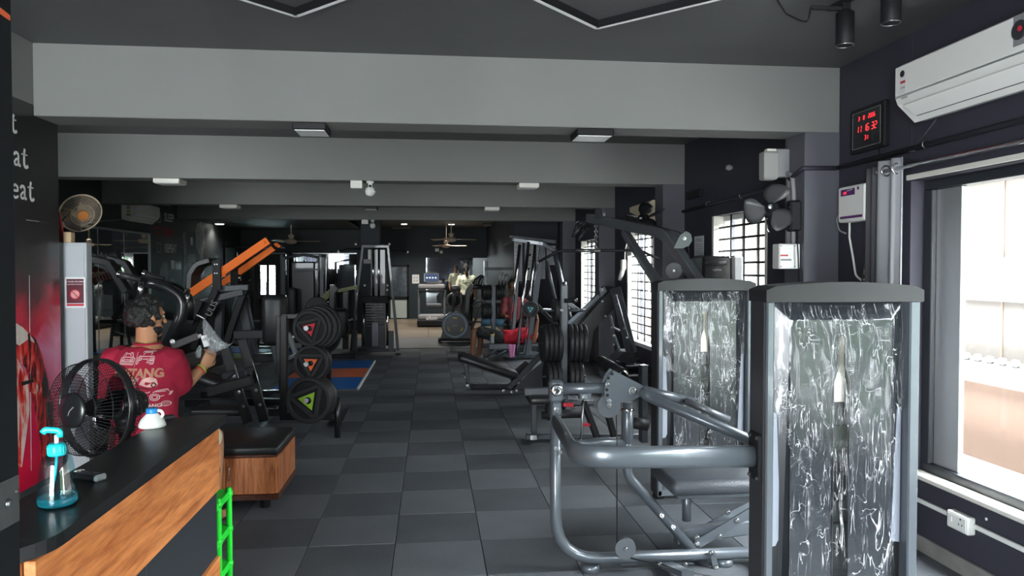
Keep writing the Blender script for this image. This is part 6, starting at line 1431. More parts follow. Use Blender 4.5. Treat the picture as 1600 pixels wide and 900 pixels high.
# ---- bright green tiered rack at the counter end
gx1 = P(356, 800, Y=3.26).x
grk = thing('plastic_rack', 'bright green plastic tier rack at the counter end', 'rack', (gx1 - 0.2, 3.2, 0))
zt_ = P(356, 764, Y=3.26).z
for xx in (gx1 - 0.42, gx1):
    for yy in (3.12, 3.28):
        MB().lathe([(0.0125, 0), (0.0125, zt_ - 0.01), (0.010, zt_), (0.0, zt_ + 0.003)], (xx, yy, 0.0), (0, 0, 1), 14).build('post', 'green_pl', grk)
z = zt_ - 0.012
for k in range(4):
    t = MB().bb((gx1 - 0.42, 3.12, z - 0.006), (gx1, 3.28, z), 0.002).build('tray', 'green_pl', grk)
    for a, b in (((gx1 - 0.42, 3.112, z - 0.03), (gx1 + 0.004, 3.12, z + 0.004)), ((gx1 - 0.42, 3.28, z - 0.03), (gx1 + 0.004, 3.288, z + 0.004)), ((gx1 - 0.002, 3.06, z - 0.03), (gx1 + 0.006, 3.288, z + 0.002)), ((gx1 - 0.424, 3.12, z - 0.03), (gx1 - 0.416, 3.288, z + 0.004))):
        MB().bb(a, b, 0.002).build('tray_rim', 'green_pl', t)
    for yy in (3.12, 3.28): MB().lathe([(0.0155, -0.01), (0.0155, 0.01)], (gx1, yy, z - 0.012), (0, 0, 1), 14).build('joint_collar', 'green_pl', grk)
    z -= 0.152

# ---- white locker behind the poster pillar with notice, things on top
lx1 = P(135, 400, Y=5.15).x
lk = thing('partition_panel', 'tall pale grey partition panel behind the poster wall', 'panel', (lx1 - 0.3, 5.2, 0))
M['locker'] = mat('pale_grey_enamel', (0.42, 0.44, 0.47), 0.35, var=0.05)
MB().bb((lx1 - 0.62, 5.15, 0.0), (lx1, 5.23, P(110, 379, Y=5.15).z), 0.004).build('core', 'locker', lk); MB().bb((lx1 - 0.60, 5.144, 0.06), (lx1 - 0.012, 5.151, P(110, 379, Y=5.15).z - 0.02), 0.002).build('facing', 'locker', lk)
nt_ = thing('notice', 'dark red notice sheet taped on pale panel', 'notice', P(117, 480, Y=5.14))
a, b = P(102, 481, Y=5.142), P(134, 433, Y=5.142)
MB().bb((a.x, 5.138, a.z), (b.x, 5.143, b.z), 0.0005).build('sheet', 'paper', nt_); MB().bb((a.x + 0.012, 5.136, a.z + 0.03), (b.x - 0.012, 5.1385, b.z - 0.012), 0.0005).build('panel', mat('maroon_print', (0.10, 0.012, 0.025), 0.4), nt_)
text_mb('NO FOOD OR DRINKS', 0.0135, ((a.x + b.x) / 2, 5.1355, b.z - 0.03), (1, 0, 0), (0, 0, 1), 0.001).build('heading', 'pwhite', nt_); text_mb('ALLOWED IN THE GYM', 0.009, ((a.x + b.x) / 2, 5.1355, b.z - 0.048), (1, 0, 0), (0, 0, 1), 0.001).build('subheading', 'pwhite', nt_)
cc = V((a.x + b.x) / 2, 5.1345, (a.z + b.z) / 2 - 0.012)
MB().torus(cc, 0.030, 0.003, (0, 1, 0), 28, 5).build('ban_ring', 'pred', nt_); MB().lathe([(0.027, 0), (0.027, 0.0008)], cc + V(0, 0.001, 0), (0, -1, 0), 24).build('ban_disc', mat('pink_print', (0.6, 0.3, 0.3), 0.5, var=0.5, scale=60), nt_)
MB().bar([cc + V(-0.021, -0.002, 0.021), cc + V(0.021, -0.002, -0.021)], 0.005, 0.002, up=(0, -1, 0)).build('ban_bar', 'pred', nt_)
MB().bb((a.x + 0.012, 5.1365, a.z + 0.012), (b.x - 0.012, 5.138, a.z + 0.026), 0.0004).build('footer_bar', 'pred', nt_)
zl = P(110, 379, Y=5.15).z
o = MB().bb((lx1 - 0.15, 5.16, zl), (lx1 - 0.10, 5.22, zl + 0.07), 0.004).build('small_carton', mat('tan_card', (0.5, 0.35, 0.22), 0.8)); tag(o, 'small tan carton on top of pale panel', 'carton')
for k, (dx, h) in enumerate(((0.0, 0.2), (-0.025, 0.17))):
    o = MB().bar([(lx1 - 0.165 + dx, 5.20 - 0.025 * k, zl), (lx1 - 0.195 + dx, 5.21 - 0.025 * k, zl + h)], 0.018, 0.018).build('red_stick', mat('red_lacquer', (0.35, 0.03, 0.02), 0.4) if k == 0 else bpy.data.materials['red_lacquer']); tag(o, ['longer red stick leaning on top of pale panel', 'shorter red stick leaning on top of pale panel'][k], 'stick')
# caged wall fan
hc = P(126, 333, Y=5.55); fax = V(0.62, -0.62, -0.42).normalized(); cf = thing('wall_fan', 'beige caged wall fan with orange centre above pale panel', 'fan', (hc.x - 0.1, 5.05, hc.z))
fx_ = fax.cross(V(0, 0, 1)).normalized(); fy_ = fx_.cross(fax); r = 0.138
for off, nm in ((0.0, 'guard_rim'),): MB().torus(hc, r, 0.006, fax, 48, 6).build('guard_rim', 'tan', cf)
g = MB()
for k in range(60):
    a = 2 * math.pi * k / 60; u = fx_ * math.cos(a) + fy_ * math.sin(a); a2 = a + 0.35; u2 = fx_ * math.cos(a2) + fy_ * math.sin(a2)
    g.tube([hc + u * r, hc + fax * 0.03 + (u * 0.7 + u2 * 0.3) * r * 0.8, hc + fax * 0.045 + u2 * 0.035], 0.0012, 4); g.tube([hc + u * r, hc - fax * 0.04 + u * r * 0.75, hc - fax * 0.05 + u * 0.05], 0.0012, 4)
g.torus(hc + fax * 0.038, r * 0.55, 0.002, fax, 40, 5); o = g.build('wire_guard', 'tan', cf); o['kind'] = 'stuff'
MB().lathe([(0, 0.058), (0.03, 0.056), (0.038, 0.05), (0.038, 0.044)], hc, fax, 24).build('badge', mat('orange_badge', (0.55, 0.2, 0.05), 0.4), cf)
for k in range(3):
    a = k * 2.094 + 0.4; b2 = a + 1.1
    MB().add([hc + (fx_ * math.cos(a) + fy_ * math.sin(a)) * 0.03, hc + (fx_ * math.cos(a) + fy_ * math.sin(a)) * 0.135 + fax * 0.012, hc + (fx_ * math.cos((a + b2) / 2) + fy_ * math.sin((a + b2) / 2)) * 0.145, hc + (fx_ * math.cos(b2) + fy_ * math.sin(b2)) * 0.125 - fax * 0.012], [(0, 1, 2, 3)]).build('blade', 'dkgrey_pl', cf)
MB().lathe([(0.03, 0.05), (0.05, 0.03), (0.05, -0.05), (0.03, -0.08)], hc - fax * 0.07, fax, 20).build('motor', 'tan', cf)
tb(cf, 'arm', [hc - fax * 0.12, hc - fax * 0.16 + V(0, -0.05, -0.04), (hc.x - 0.12, 5.06, hc.z - 0.05)], 0.014, 'dkgrey_pl', 10, 0.04)
tb(cf, 'lead', [hc - fax * 0.12, (hc.x - 0.05, 5.3, hc.z - 0.12), P(160, 345, Y=7.5), P(192, 343, X=XL + 0.05)], 0.006, 'cable', 6, 0.1)

# ---- left wall: mirror run, air conditioner, painted words
lm = thing('wall_mirror', 'long panelled mirror along left wall with pale frame', 'mirror', (XL, 10, 0.3))
ym0, ym1, zm0, zm1 = 6.3, 12.62, 0.30, 2.15
ys = [ym0, 8.0, 9.5, P(152, 400, X=XL).y, P(193, 400, X=XL).y, ym1]
for a, b in zip(ys[:-1], ys[1:]): MB().bb((XL, a + 0.003, zm0), (XL + 0.008, b - 0.003, zm1), 0.001).build('mirror_pane', 'mirror', lm)
MB().bb((XL, ym0, zm1), (XL + 0.025, ym1 + 0.03, zm1 + 0.03), 0.003).build('top_trim', 'alu', lm); MB().bb((XL, ym1, zm0), (XL + 0.025, ym1 + 0.035, zm1), 0.003).build('side_trim', 'alu', lm)
for y in ys[1:-1]: MB().bb((XL + 0.007, y - 0.006, zm0), (XL + 0.012, y + 0.006, zm1), 0.001).build('joint_strip', 'alu', lm)
ga = thing('painted_reflection', 'grey script lettering and dark red artwork painted on left mirror as a reflection', 'reflection', P(160, 430, X=XL + 0.012))  # reflection of a printed wall, painted onto the glass as flat strokes
XD = XL + 0.0125
def scr(pts, w, m_, name):
    g = MB(); q = [P(x, y, X=XD) for x, y in pts]; g.sweep(fillet(q, 0.05, 3), [(-w / 2, -0.0005), (w / 2, -0.0005), (w / 2, 0.0005), (-w / 2, 0.0005)], up=(1, 0, 0), smooth=False); g.build(name, m_, ga)
for k in range(7):
    x = 137 + k * 6.5; scr([(x, 406 - k * 0.2), (x + 2.5, 393 + (k % 3) * 3), (x + 3.5, 404), (x + 5, 397), (x + 7, 405)], 0.035, 'pgrey', 'script_stroke')
scr([(172, 397), (178, 403), (186, 405)], 0.03, 'pgrey', 'script_stroke')
pp2 = lambda pts, m_, name: MB().plate([P(x, y, X=XD - 0.002) for x, y in pts], (1, 0, 0), 0.001).build(name, m_, ga)
pp2(((137, 425), (148, 416), (160, 420), (172, 428), (177, 438), (165, 442), (158, 436), (150, 446), (140, 440)), M['maroon_d'], 'art_shape'); pp2(((160, 441), (168, 437), (178, 440), (178, 462), (162, 460)), mat('dark_blue_print', (0.02, 0.035, 0.05), 0.5), 'art_shape')
for k in range(5): scr([(140 + 5 * k, 436 - 2 * k), (146 + 5 * k, 424), (153 + 5 * k, 440 - k)], 0.02, 'tan', 'art_stroke')
aca = P(212, 343, X=XL + 0.2); acb = P(212, 318, X=XL + 0.2)
ac3, fx = split_ac('white split air conditioner on left wall above mirror', XL, aca.y, aca.y + 0.95, aca.z - 0.02, acb.z + 0.03, 1)
e_ = V(XL + 0.10, aca.y - 0.001, aca.z)
for k, (m_, dz, w, h) in enumerate((('pblack', 0.24, 0.05, 0.05), ('tan', 0.18, 0.05, 0.05), (mat('lime_label', (0.35, 0.4, 0.08), 0.5), 0.12, 0.05, 0.05), ('pblack', 0.07, 0.06, 0.02))):
    MB().bb(e_ + V(-w / 2, -0.0015, dz - h / 2), e_ + V(w / 2, 0, dz + h / 2), 0.0003).build('label', m_, ac3)
def wall_words(s, px, py, hpx, m, name, lab, bold=0.006, xs=1.0, X=XL):
    c = P(px, py, X=X); h = P(px, py - hpx / 2, X=X).z - P(px, py + hpx / 2, X=X).z
    o = text_mb(s, h * 1.42, c, UXL, UYL, 0.004, bold=bold, xs=xs).build(name, m); return tag(o, lab, 'wall lettering')
wall_words('EAT', 261, 317, 11, 'wgrey', 'painted_word', 'grey painted word EAT at the top of left wall', xs=0.95)
wall_words('SLEEP', 264, 341, 12, 'wgrey', 'painted_word', 'grey painted word SLEEP on left wall')
wall_words('GYM', 262, 364, 13, 'pred', 'painted_word', 'red painted word GYM on left wall')
wall_words('REPEAT', 266.5, 389, 13, 'wgrey', 'painted_word', 'grey painted word REPEAT on left wall', xs=0.85)
for k, (px, py, m_) in enumerate(((248, 340, 'pgrey'), (247, 360, 'pred'), (248, 387, 'pgrey'))):
    c = P(px, py, X=XL); g = MB(); s = 0.075
    for q in ribbon([(-s, -s), (s, -s), (s, s), (-s, s), (-s, -s)], 0.014): g.prism(list(q), c + V(0.003, 0, 0), UXL, UYL, 0.001)
    if k == 1: g = MB(); [g.prism(list(q), c + V(0.003, 0, 0), UXL, UYL, 0.001) for q in ribbon([(-0.16, 0.05), (0.12, 0.05), (0.12, -0.05), (0.0, -0.02), (-0.03, -0.09), (-0.1, -0.02), (-0.16, 0.05)], 0.02)]
    o = g.build('painted_icon', m_); tag(o, ['grey square icon painted next to SLEEP', 'red muscle icon painted next to GYM', 'grey square icon painted next to REPEAT'][k], 'wall icon')
# bodybuilder mural beyond, with NEVER GIVE UP
mu = thing('wall_mural', 'dark mural of grey bodybuilder figures on left wall', 'mural', (XL, 14.8, 1.0))
M['mural_g'] = mat('grey_mural_paint', (0.22, 0.23, 0.24), 0.6, var=0.9, scale=9)
for pts in (((308, 350), (314, 346), (319, 352), (320, 380), (317, 398), (320, 420), (316, 440), (309, 430), (312, 400), (306, 385), (305, 360)), ((285, 365), (290, 362), (291, 400), (289, 450), (286, 450), (287, 400)), ((250, 420), (255, 410), (261, 409), (263, 425), (262, 440), (268, 434), (274, 440), (276, 452), (262, 450), (256, 440), (249, 438)), ((296, 412), (302, 410), (306, 420), (305, 440), (297, 445))):
    MB().plate([P(x, y, X=XL + 0.003) for x, y in pts], (1, 0, 0), 0.001).build('painted_figure', 'mural_g', mu)
for s, px, py, h in (('NEVER', 299, 404, 12), ('GIVE', 299, 420, 10), ('UP', 298, 434, 10)):
    c = P(px, py, X=XL); hh = P(px, py - h / 2, X=XL).z - P(px, py + h / 2, X=XL).z; text_mb(s, hh * 1.4, c, UXL, UYL, 0.006, bold=0.006, xs=0.72).build('lettering', 'pgrey', mu)
for (x0, x1, y0, y1, m_) in ((267, 273, 407, 421, 'pwhite'), (274, 283, 409, 421, 'pblack'), (298, 301, 371, 383, 'pwhite')):
    a, b = P(x0, y1, X=XL + 0.004), P(x1, y0, X=XL + 0.004); o = MB().bb((XL + 0.001, a.y, a.z), (XL + 0.006, b.y, b.z), 0.0005).build('wall_sign', m_); tag(o, {267: 'narrow white sign with figure on left wall mural', 274: 'small black sign reading WORK on left wall mural', 298: 'tiny white sign above NEVER on left wall'}[x0], 'sign')
c = P(278.5, 415, X=XL + 0.007); text_mb('WORK', 0.085, c, UXL, UYL, 0.002, xs=0.8).build('lettering', 'pgrey', mu)
# back mirror with steel top trim
bm_ = thing('wall_mirror', 'wide mirror on back wall behind olive machine with steel top trim', 'mirror', (-2.6, YM, 0.3))
xa, xb = P(440, 420, Y=YM).x, -1.82
zt_m = P(500, 397, Y=YM).z; n = 3
for k in range(n): MB().bb((xa + (xb - xa) * k / n + 0.003, YM - 0.012, 0.3), (xa + (xb - xa) * (k + 1) / n - 0.003, YM, zt_m), 0.001).build('mirror_pane', 'mirror', bm_)
MB().bb((P(420, 397, Y=YM).x, YM - 0.03, zt_m), (xb, YM, zt_m + 0.03), 0.003).build('top_trim', 'steel', bm_)

# =================================================================== LEFT SIDE: machines
# platform mats
pf = thing('lifting_platform', 'blue and orange striped lifting mat with white edge', 'mat', (-1.55, 11.4, 0))
def band(y0, y1, m): MB().bb((-2.08, y0, 0.0), (-0.98, y1, 0.03), 0.004).build('stripe', m, pf)
ya, yb_, yc_, yd = 9.80, P(560, 589, Z=0.03).y, P(570, 575, Z=0.03).y, P(592, 563, Z=0.03).y
band(ya, yb_, 'blue_mat'); band(yb_, yc_, 'orange_mat'); band(yc_, yd, 'blue_mat')
MB().bb((-0.98, ya, 0.0), (-0.955, yd, 0.032), 0.003).build('edge_strip', 'pwhite', pf); MB().bb((-2.08, ya - 0.02, 0.0), (-0.955, ya, 0.03), 0.003).build('edge_strip', 'steel', pf)
o = MB().bb((-4.0, 14.3, 0), (-2.6, 15.2, 0.04), 0.004).build('exercise_mat', 'blue_mat'); tag(o, 'small blue mat behind hack squat machine', 'mat'); o = MB().bb((-4.0, 13.4, 0), (-2.6, 14.25, 0.03), 0.004).build('exercise_mat', 'green_mat'); tag(o, 'small green mat in front of blue mat', 'mat')

# plate tree with coloured triangle plates
YP = 7.25
pt_ = thing('weight_tree', 'black plate tree holding three triangle-emblem plates', 'plate rack', P(490, 660, Y=YP))
def qp(x, y, dy=0.0): return P(x, y, Y=YP + dy)
br(pt_, 'post', [qp(444, 655), qp(444, 493)], 0.07, 0.07, 'gblack', up=(0, 1, 0)); br(pt_, 'post', [qp(436, 585, 0.1), qp(436, 493, 0.1)], 0.05, 0.06, 'gblack', up=(0, 1, 0))
br(pt_, 'top_bar', [qp(441, 494), qp(512, 494)], 0.05, 0.05, 'gblack'); br(pt_, 'base_bar', [qp(440, 650), qp(530, 650)], 0.06, 0.07, 'gblack'); br(pt_, 'base_foot', [P(528, 664, Z=0.02), P(541, 640, Z=0.02)], 0.08, 0.04, 'frame_dk')
br(pt_, 'post', [qp(514, 655, 0.1), qp(514, 497, 0.1)], 0.045, 0.05, 'gblack', up=(0, 1, 0))
tb(pt_, 'peg', [V(P(527, 655, Y=7.1).x, 7.1, 0.0), P(527, 620, Y=7.1)], 0.028, 'gblack', 12)
axp = V(-0.22, -1, 0)
for y in (513, 569, 626): tb(pt_, 'horn', [qp(487, y, 0.1), qp(487, y, -0.42) + V(-0.05, 0, 0)], 0.022, 'gblack', 12)
ft = qp(485, 513, -0.32)
make_plate('black plate with red triangle emblem, front of top horn', ft, axp, 0.165, 0.05, 'red_p', rot=0.3)
make_plate('larger black plate directly behind red-triangle plate', ft - axp * 0.06, axp, 0.185, 0.05, group='plates behind the red-triangle plate')
make_plate('large black plate middle of top horn behind red triangle', ft - axp * 0.12 + V(0.015, 0, 0), axp, 0.20, 0.05, group='plates behind the red-triangle plate'); make_plate('rearmost black plate on top horn of triangle plate tree', ft - axp * 0.18 + V(0.02, 0, 0), axp, 0.21, 0.05, group='plates behind the red-triangle plate')
fm_ = qp(487, 567, -0.32)
make_plate('black plate with orange triangle emblem on middle horn', fm_, axp, 0.165, 0.055, 'orange_p', rot=-math.pi / 2); make_plate('black plate directly behind orange-triangle plate', fm_ - axp * 0.065, axp, 0.165, 0.05)
fg = qp(483, 625, -0.34)
make_plate('large black plate with green triangle emblem on bottom horn', fg, axp, 0.215, 0.06, 'green_p', rot=0.15)
make_plate('large black plate directly behind green-triangle plate', fg - axp * 0.07, axp, 0.215, 0.055); make_plate('rearmost large black plate on bottom horn', fg - axp * 0.135, axp, 0.215, 0.055)
make_plate('thin black plate hung on edge of triangle plate tree', qp(507, 520, 0.15), V(-0.6, -1, 0), 0.20, 0.03)

# lever press nearest the seated man
lv = thing('lever_press_machine', 'black lever press machine with chrome-capped grips above the seated man', 'gym machine', P(250, 640, Y=6.3))
YV = 6.2
def qv(x, y, dy=0.0): return P(x, y, Y=YV + dy)
br(lv, 'shoulder_pad_arm', [qv(141, 404), qv(172, 411), qv(199, 456)], 0.10, 0.055, 'mblack', 0.03); br(lv, 'shoulder_pad_arm', [qv(170, 404, 0.4), qv(196, 411, 0.4), qv(215, 442, 0.4)], 0.10, 0.05, 'mblack', 0.03)
tb(lv, 'hand_grip', [qv(188, 429, -0.05), qv(221, 438, -0.05)], 0.026, 'rubber', 14); tb(lv, 'hand_grip', [qv(227, 428, 0.3), qv(256, 437, 0.3)], 0.026, 'rubber', 14)
for a, b in ((qv(184, 428, -0.05), qv(189, 429.3, -0.05)), (qv(223, 427, 0.3), qv(228, 428.3, 0.3))): MB().cyl(a, b, 0.030).build('grip_cap', 'chrome', lv)
tb(lv, 'vertical_grip', [qv(221, 440, -0.1), qv(217.5, 466, -0.1)], 0.022, 'chrome', 14); MB().cyl(qv(218, 462, -0.1), qv(217.3, 467, -0.1), 0.026).build('grip_cap', 'chrome', lv)
tb(lv, 'lever_arm', [qv(219, 438), qv(262, 450), qv(285, 466), qv(284, 492), qv(258, 545)], 0.042, 'gblack', 14, 0.18); tb(lv, 'lever_arm', [qv(226, 441, 0.35), qv(275, 448, 0.35), qv(297, 465, 0.35), qv(296, 500, 0.35)], 0.036, 'gblack', 14, 0.15)
tb(lv, 'weight_horn', [qv(293, 452, 0.1), qv(288, 482, 0.1)], 0.025, 'chrome', 12)
br(lv, 'main_column', [qv(268, 500, 0.15), qv(250, 640, 0.15)], 0.10, 0.12, 'gblack'); br(lv, 'base_rail', [V(qv(200, 640).x, YV - 0.1, 0.04), V(qv(330, 640).x, YV - 0.1, 0.04)], 0.08, 0.08, 'gblack'); br(lv, 'base_rail', [V(qv(250, 640).x, YV - 0.5, 0.04), V(qv(250, 640).x, YV + 0.7, 0.04)], 0.08, 0.08, 'gblack')
br(lv, 'cross_tube', [qv(270, 541, -0.2), qv(312, 524, -0.2)], 0.05, 0.06, 'gblack')
MB().pad(qv(232, 560, 0.3), (0.10, 0.35, 0.6), 0.045).build('back_pad', 'vinyl', lv)
bolt(lv, qv(269, 534, -0.25), (0, -1, 0), 0.015); bolt(lv, qv(312, 525, -0.25), (0, -1, 0), 0.012)

# front angled machine: two slanted rails with bright edges (leg curl / calf press)
ang = thing('leg_lever_machine', 'black leg machine with two slanted bright-edged rails', 'gym machine', P(385, 655, Z=0))
YG = 7.3
def qg(x, y, dy=0.0): return P(x, y, Y=YG + dy)
for (x0, y0, x1, y1, dy) in ((349, 536, 388, 660, 0.0), (379, 531, 413, 658, 0.12)):
    br(ang, 'slanted_rail', [qg(x0, y0, dy), qg(x1, y1, dy)], 0.09, 0.05, 'gblack', up=(0, 1, 0)); tb(ang, 'bright_edge', [qg(x0 + 7.5, y0 + 2, dy - 0.03), qg(x1 + 7, y1 - 2, dy - 0.03)], 0.005, 'chrome', 6)
    for t in (0.42, 0.62, 0.8): bolt(ang, qg(x0 + (x1 - x0) * t, y0 + (y1 - y0) * t, dy - 0.03), (0, -1, 0), 0.012)
    MB().bb(qg(x1 - 8, 668, dy - 0.1), qg(x1 + 6, 660, dy + 0.12), 0.01).build('foot_plate', 'gblack', ang)
br(ang, 'lever_beam', [qg(325, 612, -0.1), qg(395, 594, -0.1)], 0.07, 0.10, 'gblack'); br(ang, 'lower_beam', [qg(330, 628, 0.3), qg(440, 628, 0.3)], 0.06, 0.07, 'gblack')
for x, y in ((358, 586), (385, 582)): tb(ang, 'roller', [qg(x - 7, y + 2, -0.15), qg(x + 7, y - 5, 0.0)], 0.03, 'frame_gr', 12)
tb(ang, 'roller', [qg(310, 575, -0.1), qg(345, 562, 0.0)], 0.05, 'rubber', 14); MB().pad(qg(345, 640, 0.2), (0.5, 0.35, 0.08), 0.035).build('seat_pad', 'vinyl', ang)
br(ang, 'step_plate', [qg(415, 635, 0.3), qg(445, 618, 0.6)], 0.25, 0.03, 'frame_gr')
MB().pad(qg(320, 590, 0.1), (0.5, 0.3, 0.09), 0.04, Matrix.Rotation(0.35, 3, 'Y')).build('thigh_pad', 'vinyl', ang)

# hack squat with orange rails
hk = thing('hack_squat_machine', 'black hack squat machine with two inclined orange rails', 'gym machine', P(345, 570, Y=9.0))
YH = 8.9
def qh(x, y, dy=0.0): return P(x, y, Y=YH + dy)
def rail(pts, dy):
    MB().plate([qh(x, y, dy) for x, y in pts], (0, 1, 0), 0.06).build('orange_rail', 'orange', hk)
rail(((293.5, 453), (414.5, 371), (422, 380.5), (301.5, 463)), 0.0); rail(((330, 449), (431, 379), (439, 384.5), (372, 432), (335, 456)), 0.55)
for x, y in ((412.5, 379), (348.5, 425), (349.5, 430)): bolt(hk, qh(x, y, -0.002), (0, -1, 0), 0.016, 'orange')
bolt(hk, qh(433, 383, 0.548), (0, -1, 0), 0.016, 'orange')
MB().plate([qh(x, y, -0.05) for x, y in ((331.5, 408), (343.5, 405), (345, 452), (332, 455))], (0, 1, 0), 0.05).build('rail_post', 'mblack', hk); MB().plate([qh(x, y, 0.3) for x, y in ((360, 422), (370, 418), (371, 446), (360, 448))], (0, 1, 0), 0.05).build('rail_post', 'mblack', hk)
for q in ((335.5, 413), (339, 413), (335.5, 427), (339, 427)): bolt(hk, qh(*q, -0.052), (0, -1, 0), 0.006)
MB().bar([qh(302, 450, 0.2), qh(303, 428, 0.2), qh(313, 413, 0.2), qh(333, 407, 0.2)], 0.35, 0.06, 0.12, up=(1, 0, 1)).build('shoulder_pad', 'vinyl', hk)
br(hk, 'leg_frame', [qh(338, 453), qh(318, 500), qh(303, 545)], 0.08, 0.09, 'mblack'); br(hk, 'leg_frame', [qh(384, 450, 0.1), qh(366, 500, 0.1), qh(352, 545, 0.1)], 0.08, 0.09, 'mblack')
br(hk, 'top_cross', [qh(342, 451, 0.05), qh(388, 449, 0.05)], 0.06, 0.07, 'frame_gr'); br(hk, 'diagonal', [qh(288, 478, 0.05), qh(380, 456, 0.05)], 0.07, 0.08, 'frame_dk'); br(hk, 'diagonal', [qh(300, 500, 0.3), qh(332, 470, 0.3)], 0.07, 0.09, 'frame_dk')
br(hk, 'rear_leg', [qh(372, 448, 0.6), qh(400, 570, 0.6)], 0.12, 0.10, 'frame_gr'); br(hk, 'rear_leg', [qh(345, 448, 0.6), qh(340, 570, 0.6)], 0.10, 0.10, 'frame_gr')
MB().plate([qh(x, y, 0.6) for x, y in ((372, 452), (386, 455), (397, 512), (368, 540), (362, 480))], (0, 1, 0), 0.04).build('gusset_panel', 'frame_gr', hk)
br(hk, 'floor_rail', [V(qh(290, 600).x, YH, 0.04), V(qh(430, 600).x, YH, 0.04)], 0.08, 0.08, 'gblack'); br(hk, 'floor_rail', [V(qh(290, 600).x, YH + 0.6, 0.04), V(qh(430, 600).x, YH + 0.6, 0.04)], 0.08, 0.08, 'gblack')
br(hk, 'mid_beam', [qh(366, 523, 0.1), qh(425, 522, 0.1)], 0.06, 0.10, 'frame_dk'); tb(hk, 'steel_strut', [qh(414, 370, 0.3), qh(430, 388, 0.4), qh(456, 397, 0.5)], 0.02, 'mblack', 8, 0.08)
text_mb('ULIS', 0.10, qh(331, 482, -0.06), (0.45, 0, 0.9), (-0.9, 0, 0.45), 0.004).build('lettering', 'grey_pl', hk)
for s, x0 in ((0, 328), (1, 312)): br(hk, 'sled_bar', [qh(x0, 470, -0.02 - 0.1 * s), qh(x0 - 16, 505, -0.02 - 0.1 * s)], 0.09, 0.05, 'mblack')
for y in (371 + 58, 443): tb(hk, 'chrome_pin', [qh(374, y, 0.25), qh(374, y + 10, 0.25)], 0.022, 'chrome', 10)

# cable tower in the middle background
YW = 13.9
tw_ = thing('cable_tower', 'dark cable tower with chrome guide rods and splayed legs', 'gym machine', P(586, 550, Y=YW))
def qw(x, y, dy=0.0): return P(x, y, Y=YW + dy)
for (a, b, c) in (((567, 384), (553, 505), (549, 549)), ((606, 384), (618, 505), (622, 548))):
    br(tw_, 'splayed_leg', [qw(*a), qw(*b), qw(*c)], 0.05, 0.06, 'frame_gr'); foot(tw_, qw(*c), 0.05, 0.03)
for x in (554, 611): br(tw_, 'base_post', [qw(x, 549, -0.1), qw(x, 517, -0.1)], 0.10, 0.10, 'frame_gr', up=(0, 1, 0)); 
br(tw_, 'base_bar', [qw(550, 547, -0.05), qw(618, 547, -0.05)], 0.08, 0.06, 'frame_dk'); br(tw_, 'top_bar', [qw(566, 385), qw(608, 385)], 0.07, 0.06, 'frame_gr')
for x in (583, 592): tb(tw_, 'guide_rod', [qw(x, 387), qw(x, 462)], 0.022, 'chrome', 10)
for x in (568.5, 605): tb(tw_, 'lower_rod', [qw(x, 470), qw(x, 540)], 0.022, 'chrome', 10)
MB().bb(qw(566, 474, -0.08), qw(607, 462, 0.06), 0.01).build('carriage', 'mblack', tw_)
for i in range(9): MB().bb(qw(571, 476.5 + i * 4.2, -0.05), qw(600, 473 + i * 4.2, 0.08), 0.004).build('weight_stack_plate', 'gblack', tw_)
MB().bb(qw(581, 541, -0.06), qw(592, 503, 0.02), 0.006).build('stack_guard', 'silver_d', tw_); tb(tw_, 'cable', [qw(586.5, 503), qw(586.5, 470)], 0.012, 'tan', 8)
MB().bb(qw(575, 480 - 72, 0.05), qw(580, 390, 0.1), 0.004).build('label_plate', 'offwhite', tw_); MB().bb(qw(568, 412, 0.02), qw(580, 405, 0.06), 0.004).build('label_plate', 'grey_pl', tw_)
MB().bb(qw(580, 545, 0.02), qw(602, 390, 0.06), 0.004).build('back_panel', 'frame_dk', tw_)
for s, pts in ((0, ((564, 389), (545, 389), (529, 393))), (1, ((607, 388), (622, 389), (637, 394)))): tb(tw_, 'pull_up_handle', [qw(*p) for p in pts], 0.02, 'mblack', 10, 0.1); MB().ball(qw(*pts[-1]), 0.025, 8, 6).build('handle_cap', 'pwhite', tw_)
for q in ((556, 381.5), (608.5, 381.5), (558, 453), (605.5, 446), (570, 446), (605, 453)): MB().ball(qw(*q, -0.05), 0.022, 8, 6).build('bolt_cap', 'pwhite', tw_)
# machine with olive lever arms
ol = thing('olive_lever_machine', 'black chest machine with olive green lever arms', 'gym machine', P(530, 545, Y=13.0))
YO = 12.9
def qo(x, y, dy=0.0): return P(x, y, Y=YO + dy)
MB().plate([qo(x, y) for x, y in ((494, 471), (518, 449), (524, 455), (503, 475))], (0, 1, 0), 0.06).build('olive_arm', 'olive', ol); MB().plate([qo(x, y) for x, y in ((528, 452), (558, 445.5), (558, 451.5), (528, 457))], (0, 1, 0), 0.06).build('olive_arm', 'olive', ol)
MB().lathe([(0.05, -0.06), (0.05, 0.06)], qo(523, 452), (0, 1, 0), 16).build('pivot', 'gblack', ol)
br(ol, 'column', [qo(517, 545), qo(520, 445)], 0.10, 0.10, 'gblack', up=(0, 1, 0)); br(ol, 'column', [qo(540, 545, 0.3), qo(540, 455, 0.3)], 0.10, 0.10, 'gblack', up=(0, 1, 0)); br(ol, 'base', [qo(495, 556), qo(555, 556)], 0.08, 0.08, 'gblack')
tb(ol, 'grip', [qo(490, 472), qo(497, 468)], 0.02, 'steel', 8); MB().pad(qo(528, 505), (0.35, 0.3, 0.5), 0.06).build('back_pad', 'vinyl', ol); tb(ol, 'horn', [qo(512, 493), qo(530, 493)], 0.018, 'steel', 8); tb(ol, 'horn', [qo(520, 500), qo(548, 500.5)], 0.018, 'steel', 8)
make_plate('dark plate on lower horn of olive chest machine', qo(533, 512, -0.1), (-0.3, -1, 0), 0.16, 0.05)
